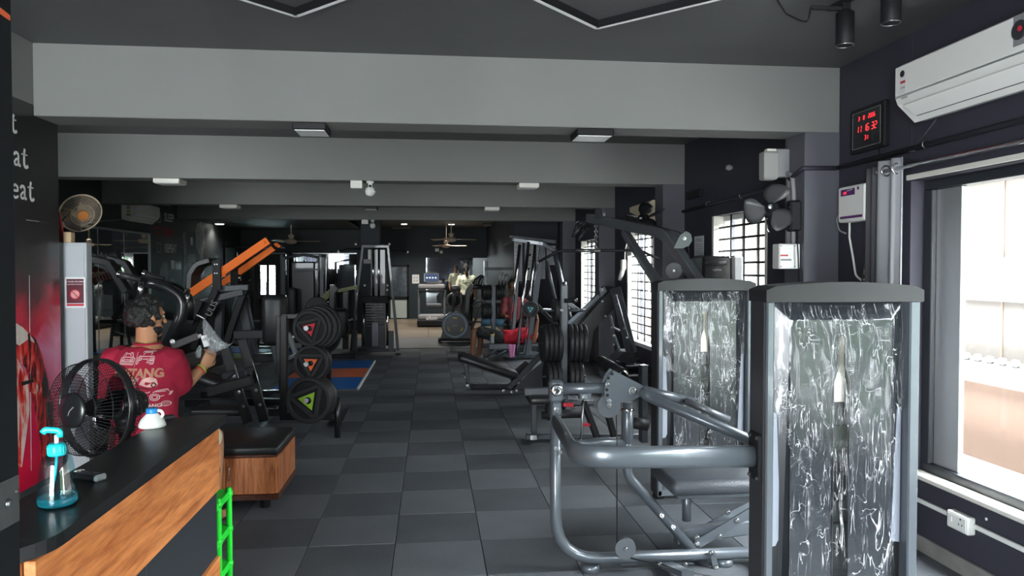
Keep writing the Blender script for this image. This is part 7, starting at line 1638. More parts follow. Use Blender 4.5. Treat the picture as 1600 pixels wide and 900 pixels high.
ten = thing('weight_plate', 'black bumper plate marked 10 leaning behind triangle plate tree', 'weight plate', qo(497, 500))
MB().lathe([(0.05, -0.03), (0.19, -0.03), (0.20, -0.02), (0.20, 0.02), (0.19, 0.03), (0.05, 0.03)], qo(496, 482), (0, 1, 0), 28).build('rubber_disc', 'rubber', ten); text_mb('10', 0.13, qo(496, 481, -0.032), (1, 0, 0), (0, 0, 1), 0.003, bold=0.004).build('numerals', 'pgrey', ten)
br(ol, 'plate_peg', [qo(496, 482, -0.02), qo(517, 482, 0.08)], 0.03, 0.03, 'gblack')
# dark selectorised station behind
sl = thing('chest_station', 'dark selectorised station with tall padded back, beside back mirror', 'gym machine', P(480, 545, Y=14.6))
YQ = 14.6
def qq(x, y, dy=0.0): return P(x, y, Y=YQ + dy)
MB().bb(qq(455, 536), qq(497, 409, 0.4), 0.03).build('stack_shroud', 'frame_dk', sl)
for x in (443, 503): br(sl, 'upright', [qq(x, 546), qq(x, 402)], 0.08, 0.08, 'frame_gr', up=(0, 1, 0)); tb(sl, 'chrome_tube', [qq(x + 4, 500), qq(x + 4, 430)], 0.018, 'chrome', 8)
tb(sl, 'top_arch', [qq(441, 405), qq(455, 401), (qq(475, 398)), qq(492, 401), qq(505, 405)], 0.03, 'frame_gr', 10, 0.1); MB().pad(qq(456, 472, -0.3), (0.16, 0.12, 0.55), 0.05).build('back_pad', 'vinyl_g', sl); MB().pad(qq(474, 520, -0.3), (0.4, 0.4, 0.1), 0.045).build('seat', 'vinyl', sl)
br(sl, 'base', [qq(440, 547), qq(508, 547)], 0.1, 0.08, 'frame_dk'); br(sl, 'seat_post', [qq(474, 524, -0.3), qq(474, 546, -0.1)], 0.06, 0.06, 'frame_dk'); br(sl, 'brow', [qq(460, 424, -0.05), qq(500, 421, -0.05)], 0.05, 0.03, 'frame_gr')
# power rack with incline bench in front of the small back window
rk = thing('power_rack', 'thin black power rack in back left corner', 'rack', P(385, 535, Y=15.4))
YK = 15.4
def qk(x, y, dy=0.0): return P(x, y, Y=YK + dy)
for x, t in ((351, 378), (369, 395), (394, 400), (440, 398)): br(rk, 'upright', [qk(x, 541), qk(x, t)], 0.05, 0.06, 'gblack', up=(0, 1, 0))
br(rk, 'top_beam', [qk(348, 385), qk(445, 387)], 0.05, 0.05, 'gblack'); br(rk, 'low_beam', [qk(348, 538), qk(445, 538)], 0.05, 0.05, 'gblack')
for i in range(6): tb(rk, 'hook', [qk(394, 420 + i * 17), qk(388, 424 + i * 17)], 0.02, 'gblack', 8)
tb(rk, 'safety_bar', [qk(368, 502), qk(440, 502)], 0.025, 'steel', 8)
ib = thing('incline_bench', 'black incline bench in front of small back window', 'bench', P(418, 545, Y=14.9))
YI = 14.9
def qi(x, y, dy=0.0): return P(x, y, Y=YI + dy)
br(ib, 'back_pad', [qi(403, 470), qi(424, 496)], 0.3, 0.08, 'vinyl'); MB().pad(qi(432, 500), (0.35, 0.3, 0.08), 0.035).build('seat', 'vinyl', ib); br(ib, 'leg', [qi(428, 500), qi(433, 544)], 0.05, 0.05, 'frame_gr'); br(ib, 'leg', [qi(412, 482), qi(402, 544)], 0.05, 0.05, 'frame_gr'); br(ib, 'foot', [qi(398, 544), qi(440, 544)], 0.06, 0.05, 'frame_gr')
tb(ib, 'post', [qi(418, 470, 0.2), qi(418, 440, 0.2)], 0.03, 'grey_pl', 8)
br(ib, 'handle', [qi(405, 523), qi(425, 516)], 0.03, 0.03, 'steel')
# small padded machine between (grey leg-extension bits left of the plate tree)
le = thing('leg_extension_machine', 'slate grey leg machine with footplate left of triangle plate tree', 'gym machine', P(428, 580, Y=8.25))
YE = 8.25
def qe(x, y, dy=0.0): return P(x, y, Y=YE + dy)
br(le, 'side_arm', [qe(426, 520), qe(436, 568)], 0.08, 0.12, 'frame_gr'); br(le, 'footplate', [qe(446, 562), qe(466, 553)], 0.22, 0.03, 'silver'); br(le, 'link_bar', [qe(450, 520), qe(462, 552)], 0.05, 0.06, 'silver_d'); br(le, 'post', [qe(442, 640), qe(442, 560)], 0.08, 0.08, 'gblack', up=(0, 1, 0)); br(le, 'base', [V(qe(420, 600).x, YE, 0.04), V(qe(470, 600).x, YE, 0.04)], 0.08, 0.08, 'gblack')
br(le, 'beam', [qe(395, 560), qe(445, 557)], 0.07, 0.09, 'gblack'); MB().pad(qe(430, 500), (0.25, 0.25, 0.55), 0.07).build('back_pad', 'vinyl', le); br(le, 'steel_clip', [qe(455, 528), qe(465, 523)], 0.03, 0.03, 'steel')

# =================================================================== PEOPLE
def loft(mb, rings, seg=20):
    # rings: (centre, vecA, vecB) ellipse half-axes
    vs = []; fs = []
    for c, a, b in rings:
        for k in range(seg): t = 2 * math.pi * k / seg; vs.append(Vector(c) + a * math.cos(t) + b * math.sin(t))
    n = len(rings)
    for i in range(n - 1):
        for k in range(seg): fs.append((i * seg + k, i * seg + (k + 1) % seg, (i + 1) * seg + (k + 1) % seg, (i + 1) * seg + k))
    fs += [tuple(range(seg))[::-1], tuple(range((n - 1) * seg, n * seg))]
    mb.add(vs, fs, True); return mb
def lm_(*pr): return [(*p, r) for p, r in pr]
def hand(mb, wrist, d, nrm, curl=0.9, s=1.0, side=1):
    """palm + four fingers + thumb; d = direction of the hand, nrm = out of the palm (fingers curl towards it)"""
    w, d, nrm = Vector(wrist), Vector(d).normalized(), Vector(nrm); nrm = (nrm - d * nrm.dot(d)).normalized(); sd = d.cross(nrm) * side
    palm = w + d * 0.05 * s
    loft(mb, [(w - d * 0.01, sd * 0.026 * s, nrm * 0.02 * s), (w + d * 0.02 * s, sd * 0.034 * s, nrm * 0.019 * s), (w + d * 0.06 * s, sd * 0.042 * s, nrm * 0.017 * s), (w + d * 0.088 * s, sd * 0.041 * s, nrm * 0.014 * s)], 14)
    for k, (o, L) in enumerate(((-0.031, 0.068), (-0.0105, 0.078), (0.0105, 0.074), (0.031, 0.058))):
        p = w + d * (0.083 - 0.006 * abs(k - 1.2)) * s + sd * o * s; a = 0.35 * curl; q = [p]; dd = d
        for m_, f in ((0, 0.45), (1, 0.32), (2, 0.23)):
            dd = (d * math.cos(a) + nrm * math.sin(a)); q.append(q[-1] + dd * L * f * s); a += 0.85 * curl
        mb.limb([(*q[0], 0.0092 * s), (*q[1], 0.0088 * s), (*q[2], 0.008 * s), (*q[3], 0.007 * s)], 8)
    t0 = w + d * 0.025 * s - sd * 0.03 * s
    t1 = t0 + (d * 0.5 - sd * 0.75 + nrm * 0.4).normalized() * 0.036 * s; t2 = t1 + (d * 0.8 - sd * 0.1 + nrm * 0.6).normalized() * 0.03 * s; t3 = t2 + (d * 0.7 + sd * 0.35 + nrm * 0.6).normalized() * 0.024 * s
    mb.limb([(*t0, 0.014 * s), (*t1, 0.0115 * s), (*t2, 0.0098 * s), (*t3, 0.0078 * s)], 8)
def head(mb, c, fw, up=V(0, 0, 1), s=1.0):
    """skull, jaw, nose, ears, neck stub; returns frame"""
    c, f = Vector(c), Vector(fw).normalized(); r = f.cross(up).normalized(); u = r.cross(f)
    rot = Matrix((r, f, u)).transposed()
    mb.ball(c + u * 0.02 * s, (0.074 * s, 0.093 * s, 0.092 * s), 18, 12, rot); mb.ball(c + f * 0.02 * s - u * 0.055 * s, (0.056 * s, 0.066 * s, 0.062 * s), 14, 10, rot)
    mb.limb([(*(c + f * 0.088 * s + u * 0.012 * s), 0.009 * s), (*(c + f * 0.106 * s - u * 0.024 * s), 0.014 * s)], 8)       # nose
    mb.ball(c + f * 0.082 * s - u * 0.056 * s, (0.026 * s, 0.012 * s, 0.010 * s), 10, 6, rot)                              # lips
    mb.ball(c + f * 0.066 * s - u * 0.094 * s, (0.024 * s, 0.022 * s, 0.018 * s), 10, 6, rot)                              # chin
    for k in (-1, 1):
        mb.ball(c + r * k * 0.077 * s - f * 0.006 * s - u * 0.008 * s, (0.010 * s, 0.022 * s, 0.033 * s), 10, 8, rot)      # ears
        mb.limb([(*(c + r * k * 0.014 * s + f * 0.088 * s + u * 0.03 * s), 0.008 * s), (*(c + r * k * 0.046 * s + f * 0.078 * s + u * 0.032 * s), 0.008 * s)], 8)   # brow
    return r, f, u, rot
def eyes(parent, c, frame, s=1.0):
    r, f, u, rot = frame
    for k in (-1, 1):
        o = MB().ball(c + r * k * 0.031 * s + f * 0.079 * s + u * 0.008 * s, (0.013 * s, 0.010 * s, 0.008 * s), 10, 6, rot).build('eye', 'pwhite', parent)
        MB().ball(c + r * k * 0.031 * s + f * 0.0865 * s + u * 0.008 * s, (0.006 * s, 0.004 * s, 0.006 * s), 8, 6, rot).build('iris', 'hair', o)
        MB().limb([(*(c + r * k * 0.016 * s + f * 0.092 * s + u * 0.034 * s), 0.004), (*(c + r * k * 0.046 * s + f * 0.083 * s + u * 0.036 * s), 0.003)], 6).build('eyebrow', 'hair', parent)
def hair_cap(parent, c, frame, s=1.0, seed=1, curly=True, low=-0.055, m='hair'):
    from mathutils import noise
    r, f, u, rot = frame; vs = []; fs = []; n1, n2 = 40, 30
    for i in range(n2 + 1):
        t = math.pi * i / n2
        for k in range(n1):
            p = 2 * math.pi * k / n1; d = V(math.sin(t) * math.cos(p), math.sin(t) * math.sin(p), math.cos(t))
            rr = 1.0 + (0.17 * noise.noise(d * 5.5 + V(seed, 0, 0)) + 0.12 * noise.noise(d * 13) if curly else 0.02 * noise.noise(d * 7))
            # keep the face free: shrink below the skull in front
            face = d.y > 0.45 and d.z < 0.45
            side = d.z < (low / 0.1) - 0.1
            k2 = 0.80 if face else (0.86 if d.z < -0.75 else 1.0)
            vs.append(c + u * 0.022 * s + (r * d.x * 0.086 + f * d.y * 0.104 + u * d.z * 0.106) * rr * k2 * s - f * 0.008 * s)
    for i in range(n2):
        for k in range(n1): fs.append((i * n1 + k, (i + 1) * n1 + k, (i + 1) * n1 + (k + 1) % n1, i * n1 + (k + 1) % n1))
    return MB().add(vs, fs, True).build('hair', m, parent)
def crumple(mb, amp, sc, seed=0):
    from mathutils import noise
    me = mb.mesh('tmp', 'mblack'); ns = [v.normal.copy() for v in me.vertices]; bpy.data.meshes.remove(me)
    for i, v in enumerate(mb.v): mb.v[i] = v + ns[i] * amp * (noise.noise(V(v.x * sc, v.y * sc, v.z * sc * 0.6) + V(seed, 0, 0)) + 0.5 * noise.noise(v * sc * 2.3))
    return mb

# ---- man seated behind the counter, back to the viewer
B0 = V(-1.60, 4.36, 0); fa = math.radians(16); f_ = V(math.sin(fa), math.cos(fa), 0); r_ = V(math.cos(fa), -math.sin(fa), 0); Z_ = V(0, 0, 1)
def Lc(a, b, z): return B0 + r_ * a + f_ * b + Z_ * z
man = thing('person', 'man in maroon t-shirt sitting behind counter holding a plastic bag', 'person', (B0.x, B0.y, 0))
body = MB()
tor = [(0.50, 0.165, 0.125, 0.02), (0.60, 0.175, 0.135, 0.0), (0.72, 0.17, 0.125, -0.02), (0.85, 0.175, 0.12, -0.03), (0.97, 0.185, 0.12, -0.03), (1.07, 0.18, 0.105, -0.02), (1.13, 0.13, 0.085, -0.005), (1.17, 0.075, 0.065, 0.01)]
loft(body, [(Lc(0.0, o, z), r_ * a, f_ * b) for z, a, b, o in tor])
hc_ = P(229, 497, Y=4.40); hf = (f_ * 0.88 + r_ * 0.48).normalized()
body.limb([(*Lc(0.0, 0.0, 1.13), 0.06), (*(Vector(hc_) + V(0, 0, -0.06)), 0.055)], 14)
fr = head(body, Vector(hc_), hf)
# right arm raised with the bag
sh = Lc(0.175, -0.02, 1.075); el_ = P(281, 607, Y=4.40); wr_ = P(318, 574, Y=4.50); hd = P(330, 553, Y=4.52)
body.limb(lm_((sh, 0.060), (sh.lerp(el_, 0.5), 0.052), (el_, 0.043), (el_.lerp(wr_, 0.35), 0.042), (wr_, 0.026)), 14)
hand(body, wr_, (hd - wr_), V(-0.5, 0.7, 0.3), 1.1, 0.95, 1)
# left arm down to the lap
sh2 = Lc(-0.175, -0.02, 1.075); el2 = Lc(-0.24, 0.02, 0.80); wr2 = Lc(-0.12, 0.22, 0.70)
body.limb(lm_((sh2, 0.060), (sh2.lerp(el2, 0.5), 0.052), (el2, 0.042), (wr2, 0.027)), 14); hand(body, wr2, V(0.6, 0.7, -0.2), V(0, 0, -1), 0.6, 0.95, -1)
for s in (-1, 1):
    hp, kn, an = Lc(0.09 * s, 0.03, 0.56), Lc(0.13 * s, 0.46, 0.55), Lc(0.13 * s, 0.44, 0.09)
    body.limb(lm_((hp, 0.085), (hp.lerp(kn, 0.5), 0.075), (kn, 0.056), (kn.lerp(an, 0.35), 0.055), (an, 0.036)), 14); body.limb([(*an, 0.036), (*(an + f_ * 0.06 - Z_ * 0.05), 0.032), (*(an + f_ * 0.17 - Z_ * 0.065), 0.022)], 10)
remesh(body, 0.0065, 4).build('body', 'skin', man)
eyes(man, Vector(hc_), fr)
rh = random.Random(5); hm = MB(); hr, hf2, hu, hrot = fr
for i in range(420):
    d = V(rh.gauss(0, 1), rh.gauss(0, 1), rh.gauss(0, 1)).normalized()
    if d.z < -0.62 or (d.y > 0.42 and d.z < 0.42) or (d.y > 0.05 and d.z < -0.15): continue
    k = rh.uniform(0.97, 1.10); c = Vector(hc_) + hu * 0.022 - hf2 * 0.006 + (hr * d.x * 0.080 + hf2 * d.y * 0.098 + hu * d.z * 0.098) * k
    hm.ball(c, rh.uniform(0.012, 0.019), 8, 6)
hm.ball(Vector(hc_) + hu * 0.028 - hf2 * 0.012, (0.078, 0.092, 0.090), 16, 10, hrot)
remesh(hm, 0.0055, 1).build('hair', 'hair', man)
hb = Vector(hc_); r0, f0, u0, rot0 = fr
MB().ball(hb + f0 * 0.022 - u0 * 0.066, (0.059, 0.064, 0.050), 16, 10, rot0).build('beard', 'hair', man)
shirt = MB()
loft(shirt, [(Lc(0, o, z), r_ * (a + 0.02 + (0.02 if z < 0.7 else 0)), f_ * (b + 0.02 + (0.015 if z < 0.7 else 0))) for z, a, b, o in [(0.54, 0.185, 0.14, 0.0)] + tor[1:-1] + [(1.155, 0.085, 0.07, 0.005)]])
s_end = sh.lerp(el_, 0.80); shirt.limb(lm_((sh + V(-0.03, 0, 0.002), 0.088), (sh, 0.088), (sh.lerp(el_, 0.4), 0.082), (s_end, 0.076)), 16)
s_end2 = sh2.lerp(el2, 0.80); shirt.limb(lm_((sh2 + V(0.03, 0, 0.002), 0.088), (sh2, 0.088), (sh2.lerp(el2, 0.4), 0.082), (s_end2, 0.076)), 16)
shirt = crumple(remesh(shirt, 0.009, 8), 0.010, 11, 2)
so_ = shirt.build('t_shirt', 'maroon', man)
tree = BVHTree.FromPolygons([tuple(v) for v in shirt.v], shirt.f)
MB().torus(Lc(0, 0.012, 1.172), 0.066, 0.009, (0.02, -0.05, 1), 32, 8).build('collar', 'maroon', so_)
MB().torus(Lc(0, 0.012, 1.183), 0.063, 0.003, (0.02, -0.05, 1), 32, 6).build('neck_chain', mat('gold', (0.5, 0.35, 0.12), 0.35, metal=0.9), man)
sho = MB()
for s in (-1, 1):
    hp, kn = Lc(0.09 * s, 0.03, 0.56), Lc(0.13 * s, 0.46, 0.55); sho.limb(lm_((hp, 0.105), (hp.lerp(kn, 0.5), 0.096), (hp.lerp(kn, 0.85), 0.085)), 16)
loft(sho, [(Lc(0, 0.0, 0.48), r_ * 0.16, f_ * 0.12), (Lc(0, 0.0, 0.60), r_ * 0.188, f_ * 0.15), (Lc(0, 0, 0.66), r_ * 0.18, f_ * 0.14)])
remesh(sho, 0.010, 4).build('shorts', 'white_cl', man)
for z, m_ in ((0.0, 'green_p'), (0.012, 'red_p')): MB().torus(wr_ + (el_ - wr_).normalized() * (0.012 + z), 0.029, 0.005, (el_ - wr_), 24, 6).build('wristband', m_, man)
# printed back: projected onto the shirt
def project(mb, name, m, lift=0.0035):
    out = MB(); vs = []
    for v in mb.v:
        o = v - f_ * 0.3; h = tree.ray_cast(o, f_); vs.append((h[0] if h[0] is not None else v) - f_ * lift)
    out.v = vs; out.f = mb.f; out.sm = mb.sm; return out.build(name, m, so_)
Yq = 4.20; pO = P(226, 600, Y=Yq); ppx = P(227, 600, Y=Yq).x - pO.x
def uv(px, py): return ((px - 226) * ppx, (600 - py) * ppx)
def pline(lines, w, name, m):
    g = MB()
    for ln in lines:
        for q in ribbon([uv(*p) for p in ln], w): g.prism(list(q), pO, r_, Z_, 0.0004)
    project(g, name, m)
def ptext(s, px, py, hpx, name, m, xs=1.0, bold=0.0):
    u, v = uv(px, py); project(text_mb(s, hpx * ppx * 1.42, pO + r_ * u + Z_ * v, r_, Z_, 0.0, xs=xs, bold=bold), name, m)
M['ink'] = mat('pale_ink', (0.62, 0.42, 0.42), 0.8); M['ink_t'] = mat('tan_ink', (0.42, 0.20, 0.13), 0.8, var=0.3, scale=20); M['ink_p'] = mat('pink_car_ink', (0.62, 0.36, 0.33), 0.8, var=0.5, scale=25); M['ink_d'] = mat('dark_ink', (0.05, 0.012, 0.012), 0.8)
car = lambda x0, x1, y0, y1: [[(x0 + (x1 - x0) * a, y1 + (y0 - y1) * b) for a, b in l] for l in (
    [(0.02, 0.1), (0.0, 0.55), (0.12, 0.62), (0.22, 0.95), (0.78, 0.95), (0.88, 0.62), (1.0, 0.55), (0.98, 0.1), (0.02, 0.1)], [(0.12, 0.62), (0.88, 0.62)], [(0.05, 0.32), (0.95, 0.32)], [(0.1, 0.5), (0.28, 0.5), (0.28, 0.38), (0.1, 0.38), (0.1, 0.5)], [(0.72, 0.5), (0.9, 0.5), (0.9, 0.38), (0.72, 0.38), (0.72, 0.5)], [(0.08, 0.2), (0.92, 0.2)], [(0.3, 0.7), (0.34, 0.88), (0.66, 0.88), (0.7, 0.7)], [(0.35, 0.44), (0.65, 0.44)])]
pline(car(179, 206, 549, 571), 0.0042, 'car_drawing', 'ink'); pline(car(211, 237, 547, 570), 0.0042, 'car_drawing', 'ink')
pline([[(208, 549), (209, 572)]], 0.002, 'divider_line', 'ink')
ptext('MUSTANG', 212, 583, 14, 'lettering', 'ink_t', 0.86, 0.003)
g = MB()
for poly in (((196, 604), (200, 597), (210, 590), (222, 589), (216, 600), (212, 607), (200, 609)), ((221, 600), (226, 591), (236, 588), (244, 592), (247, 600), (244, 605), (234, 605), (228, 603))):
    g.prism([uv(*p) for p in poly], pO, r_, Z_, 0.0004)
project(g, 'printed_car', 'ink_p', 0.003)
pline([[(214, 608), (226, 606), (236, 609)], [(219, 600), (216, 608)], [(241, 597), (245, 601), (242, 606), (238, 602), (241, 597)]], 0.006, 'printed_car_shadow', 'ink_d')
wheel = [(241 + 6 * math.cos(t * math.pi / 8), 622 + 5.5 * math.sin(t * math.pi / 8)) for t in range(17)]; wheel2 = [(241 + 3.5 * math.cos(t * math.pi / 6), 622 + 3.2 * math.sin(t * math.pi / 6)) for t in range(13)]
pline([[(206, 622), (212, 615), (224, 613), (234, 614), (236, 612)], [(206, 626), (234, 626)], wheel, wheel2, [(247, 621), (256, 620), (257, 615), (254, 610), (246, 611), (240, 614)], [(208, 618), (228, 616)], [(244, 613), (253, 613)]], 0.0042, 'car_outline', 'ink')
ptext('MUSTANG', 231, 636, 5.5, 'lettering', 'ink', 0.95, 0.001); pline([[(219, 641), (232, 640)]], 0.004, 'caption_line', 'ink')
pline([[(252 + 4.5 * math.cos(t * math.pi / 8), 634 + 4.2 * math.sin(t * math.pi / 8)) for t in range(17)], [(249, 634), (252, 632), (255, 634)], [(250, 636), (254, 636)]], 0.003, 'round_logo', 'ink')
# clear bag
bg_ = thing('plastic_bag', 'crumpled clear plastic bag held up by the seated man', 'bag', P(335, 560, Y=4.5))
prof = [((319, 497), 0.004), ((322, 505), 0.018), ((324, 516), 0.030), ((330, 528), 0.045), ((338, 537), 0.052), ((336, 546), 0.04), ((328, 552), 0.02)]
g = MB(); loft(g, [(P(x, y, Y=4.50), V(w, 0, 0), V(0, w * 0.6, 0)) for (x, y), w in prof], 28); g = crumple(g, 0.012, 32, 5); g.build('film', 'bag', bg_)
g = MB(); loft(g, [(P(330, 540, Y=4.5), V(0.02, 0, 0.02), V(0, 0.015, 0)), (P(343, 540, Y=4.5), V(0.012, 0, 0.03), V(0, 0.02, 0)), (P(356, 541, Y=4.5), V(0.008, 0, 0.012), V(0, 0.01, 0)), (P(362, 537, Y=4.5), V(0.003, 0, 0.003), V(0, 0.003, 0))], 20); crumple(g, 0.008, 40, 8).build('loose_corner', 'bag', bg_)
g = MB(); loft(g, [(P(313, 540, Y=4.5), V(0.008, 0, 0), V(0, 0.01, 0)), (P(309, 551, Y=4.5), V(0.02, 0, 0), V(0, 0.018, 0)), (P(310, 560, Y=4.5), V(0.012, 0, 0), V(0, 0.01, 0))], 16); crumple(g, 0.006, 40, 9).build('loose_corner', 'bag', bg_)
tb(bg_, 'twisted_neck', [P(319, 498, Y=4.5), P(312, 494, Y=4.5), P(307, 492, Y=4.5)], 0.003, 'white', 6)
ic = thing('paper_cup', 'small white carton inside clear plastic bag', 'carton', P(323, 535, Y=4.5)); MB().bar([P(324, 541, Y=4.5), P(319, 524, Y=4.5)], 0.035, 0.03, up=(0, 1, 0)).build('carton', 'paper', ic); MB().bar([P(321.5, 532, Y=4.484), P(320, 528, Y=4.484)], 0.036, 0.002, up=(0, 1, 0)).build('stripe', 'pgrey', ic)
# stool under him
stl = thing('stool', 'black round stool beneath the man in maroon', 'stool', (B0.x, B0.y, 0)); MB().lathe([(0.15, 0.40), (0.18, 0.41), (0.185, 0.44), (0.17, 0.465), (0.0, 0.47)], (B0.x, B0.y, 0), (0, 0, 1), 28).build('seat', 'vinyl', stl)
for k in range(4): a = k * math.pi / 2 + 0.4; tb(stl, 'leg', [(B0.x + 0.12 * math.cos(a), B0.y + 0.12 * math.sin(a), 0.41), (B0.x + 0.19 * math.cos(a), B0.y + 0.19 * math.sin(a), 0.0)], 0.013, 'gblack', 10)
MB().torus((B0.x, B0.y, 0.18), 0.165, 0.008, (0, 0, 1), 28, 6).build('foot_ring', 'gblack', stl)

# ---- man lying on the flat bench
ly = thing('person', 'man in red top and black shorts lying on flat bench', 'person', P(790, 560, Y=12.95))
Yl = 12.97; zb_ = P(800, 536, Y=Yl).z
def q3(x, y, dy=0.0): return P(x, y, Y=Yl + dy)
bd = MB(); pel = q3(780, 527); che = q3(822, 524); nk_ = q3(838, 524)
loft(bd, [(pel, V(0, 0.15, 0), V(0, 0, 0.10)), (pel.lerp(che, 0.4), V(0, 0.14, 0), V(0, 0, 0.10)), (che, V(0, 0.18, 0), V(0, 0, 0.12)), (nk_, V(0, 0.10, 0), V(0, 0, 0.07))], 16)
hl = q3(853, 526); frl = head(bd, hl, V(0.1, 0, 1), V(1, 0, 0)); bd.limb([(*nk_, 0.06), (*hl, 0.055)])
for s, kx in ((-1, 741), (1, 752)):
    hp = pel + V(0, 0.09 * s, 0); kn = q3(kx, 517, 0.16 * s); an = q3(kx - 3, 562, 0.18 * s); an.z = 0.08
    bd.limb(lm_((hp, 0.095), (hp.lerp(kn, 0.5), 0.08), (kn, 0.06), (kn.lerp(an, 0.3), 0.058), (an, 0.036)), 12); bd.limb([(*an, 0.036), (an.x - 0.06, an.y, 0.04, 0.034), (an.x - 0.17, an.y, 0.03, 0.024)], 8)
    shd = che + V(0.10, 0.19 * s, 0.02); elb = shd + V(0.03, 0.14 * s, -0.02); wr3 = elb + V(-0.02, -0.02 * s, 0.26)
    if s < 0: elb = q3(834, 533, -0.32); wr3 = q3(840, 501, -0.30)
    bd.limb(lm_((shd, 0.058), (elb, 0.046), (elb.lerp(wr3, 0.3), 0.044), (wr3, 0.030)), 12); hand(bd, wr3, V(0, 0, 1), V(-1, 0, 0), 1.2, 1.0, s)
remesh(bd, 0.011, 3).build('body', 'skin_d', ly); eyes(ly, hl, frl); hair_cap(ly, hl, frl, 1.0, 7)
sht = MB(); loft(sht, [(q3(785, 527), V(0, 0.175, 0), V(0, 0, 0.125)), (pel.lerp(che, 0.45), V(0, 0.17, 0), V(0, 0, 0.125)), (che, V(0, 0.205, 0), V(0, 0, 0.14)), (q3(834, 524), V(0, 0.13, 0), V(0, 0, 0.09))], 18)
for s in (-1, 1): shd = che + V(0.10, 0.19 * s, 0.02); sht.limb(lm_((shd, 0.08), (shd + V(0.0, 0.08 * s, -0.02), 0.075)), 12)
crumple(remesh(sht, 0.014, 5), 0.016, 12, 4).build('top', 'red_cl', ly)
shs = MB()
for s, kx in ((-1, 741), (1, 752)): hp = pel + V(0, 0.09 * s, 0); kn = q3(kx, 517, 0.16 * s); shs.limb(lm_((hp, 0.115), (hp.lerp(kn, 0.8), 0.095)), 14)
loft(shs, [(q3(790, 527), V(0, 0.165, 0), V(0, 0, 0.115)), (q3(776, 527), V(0, 0.17, 0), V(0, 0, 0.12))], 16); crumple(remesh(shs, 0.014, 4), 0.012, 12, 6).build('shorts', 'black_cl', ly)

# ---- spotter sitting behind the rails
sp_ = thing('person', 'man in dull maroon shirt sitting behind smith machine rails', 'person', P(806, 545, Y=14.1))
Ys_ = 14.1
def q4(x, y, dy=0.0): return P(x, y, Y=Ys_ + dy)
bd = MB(); pe = V(q4(806, 500).x, Ys_ + 0.05, 0.56); ne = q4(804, 464); h4 = q4(801, 446)
tors = lambda g: [(pe, V(0.16 + g, 0, 0), V(0, 0.12 + g, 0)), (pe.lerp(ne, 0.5), V(0.17 + g, 0, 0), V(0, 0.12 + g, 0)), (pe.lerp(ne, 0.8), V(0.19 + g, 0, 0), V(0, 0.11 + g, 0)), (ne, V(0.09 + g, 0, 0), V(0, 0.07 + g, 0))]
loft(bd, tors(0), 16); bd.limb([(*ne, 0.058), (*h4, 0.055)]); fr4 = head(bd, h4, V(0.35, -1, -0.1))
arms = []
for s in (-1, 1):
    sd_ = pe.lerp(ne, 0.85) + V(0.19 * s, 0, 0); e4 = sd_ + V(0.06 * s, -0.05, -0.27); w4 = e4 + V(-0.05 * s, -0.22, 0.0); arms.append((sd_, e4)); bd.limb(lm_((sd_, 0.056), (e4, 0.044), (w4, 0.028)), 12); hand(bd, w4, V(0, -1, 0.1), V(0, 0, -1), 0.7, 1.0, s)
    hp = pe + V(0.09 * s, 0, 0); kn = hp + V(0.05 * s, -0.42, 0.0); an = V(kn.x, kn.y + 0.02, 0.08); bd.limb(lm_((hp, 0.09), (kn, 0.06), (kn.lerp(an, 0.3), 0.056), (an, 0.036)), 12); bd.limb([(*an, 0.036), (an.x, an.y - 0.16, 0.03, 0.024)], 8)
remesh(bd, 0.012, 3).build('body', 'skin_d', sp_); eyes(sp_, h4, fr4); hair_cap(sp_, h4, fr4, 1.0, 11)
sht = MB(); loft(sht, tors(0.025), 18)
for sd_, e4 in arms: sht.limb(lm_((sd_, 0.078), (sd_.lerp(e4, 0.7), 0.07)), 12)
crumple(remesh(sht, 0.014, 5), 0.012, 12, 9).build('shirt', 'maroon_d', sp_)
trs = MB()
for s in (-1, 1): hp = pe + V(0.09 * s, 0, 0); kn = hp + V(0.05 * s, -0.42, 0.0); trs.limb(lm_((hp, 0.105), (kn, 0.075), (V(kn.x, kn.y + 0.01, 0.2), 0.06)), 14)
remesh(trs, 0.014, 4).build('trousers', 'black_cl', sp_)
sst = thing('step_box', 'dark box seat beneath the man in dull maroon shirt', 'box', (pe.x, pe.y, 0)); MB().bb(pe + V(-0.22, -0.12, -0.56), pe + V(0.22, 0.22, -0.11), 0.02).build('body', 'frame_dk', sst); MB().pad(pe + V(0, 0.05, -0.10), (0.46, 0.36, 0.06), 0.025).build('seat_pad', 'vinyl', sst)

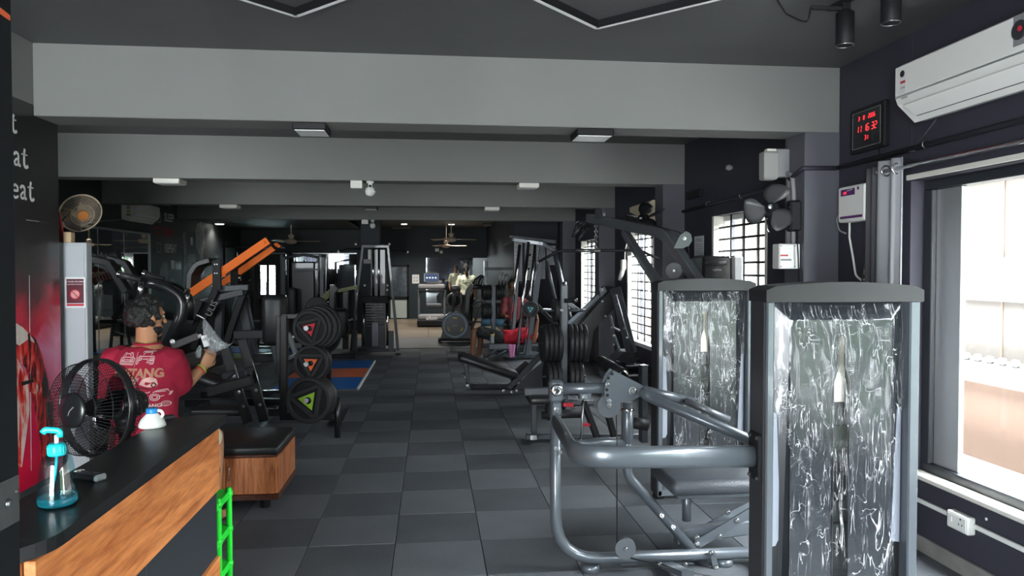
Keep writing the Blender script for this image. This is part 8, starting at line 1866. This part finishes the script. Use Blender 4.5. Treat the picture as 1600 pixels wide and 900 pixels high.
# ---- person in white at the far cardio area, seen from behind
wp = thing('person', 'person in white t-shirt and black trousers standing at far mirror', 'person', P(729, 514, Y=19.7))
Yw = 19.7; gx = P(729, 470, Y=Yw).x
bd = MB(); n_ = V(gx, Yw, 1.44); pe = V(gx, Yw, 0.92); h5 = V(gx - 0.02, Yw, 1.60)
tors = lambda g: [(pe + V(0, 0, -0.05), V(0.16 + g, 0, 0), V(0, 0.11 + g, 0)), (V(gx, Yw, 1.1), V(0.14 + g, 0, 0), V(0, 0.10 + g, 0)), (V(gx, Yw, 1.32), V(0.18 + g, 0, 0), V(0, 0.11 + g, 0)), (n_, V(0.08 + g, 0, 0), V(0, 0.06 + g, 0))]
loft(bd, tors(0), 16); bd.limb([(*n_, 0.055), (*h5, 0.052)]); fr5 = head(bd, h5, V(0.1, 1, -0.05)); arms = []
for s in (-1, 1):
    sd_ = V(gx + 0.18 * s, Yw, 1.36); e5 = sd_ + V(0.06 * s, 0.02, -0.28); w5_ = e5 + V(0.0, 0.14, -0.18); arms.append((sd_, e5)); bd.limb(lm_((sd_, 0.052), (e5, 0.04), (w5_, 0.026)), 12); hand(bd, w5_, V(0, 0.5, -0.8), V(-s, 0, 0), 0.5, 1.0, s)
    hp = V(gx + 0.09 * s, Yw, 0.9); kn = V(gx + 0.10 * s, Yw + 0.02, 0.5); an = V(gx + 0.10 * s, Yw, 0.08); bd.limb(lm_((hp, 0.09), (kn, 0.058), (kn.lerp(an, 0.3), 0.055), (an, 0.036)), 12); bd.limb([(*an, 0.036), (an.x, an.y + 0.17, 0.03, 0.024)], 8)
remesh(bd, 0.013, 3).build('body', 'skin', wp); eyes(wp, h5, fr5); hair_cap(wp, h5, fr5, 1.05, 13); tb(wp, 'ponytail', [h5 + V(0, -0.10, 0.03), h5 + V(0.01, -0.13, -0.06), h5 + V(0.02, -0.11, -0.2)], 0.028, 'hair', 10, 0.05)
sht = MB(); loft(sht, tors(0.022), 18)
for sd_, e5 in arms: sht.limb(lm_((sd_, 0.074), (sd_.lerp(e5, 0.75), 0.068)), 12)
crumple(remesh(sht, 0.014, 5), 0.012, 12, 3).build('t_shirt', 'white_cl', wp)
trs = MB()
for s in (-1, 1): trs.limb(lm_((V(gx + 0.09 * s, Yw, 0.92), 0.105), (V(gx + 0.10 * s, Yw + 0.02, 0.5), 0.075), (V(gx + 0.10 * s, Yw, 0.12), 0.055)), 14)
remesh(trs, 0.014, 4).build('trousers', 'black_cl', wp)
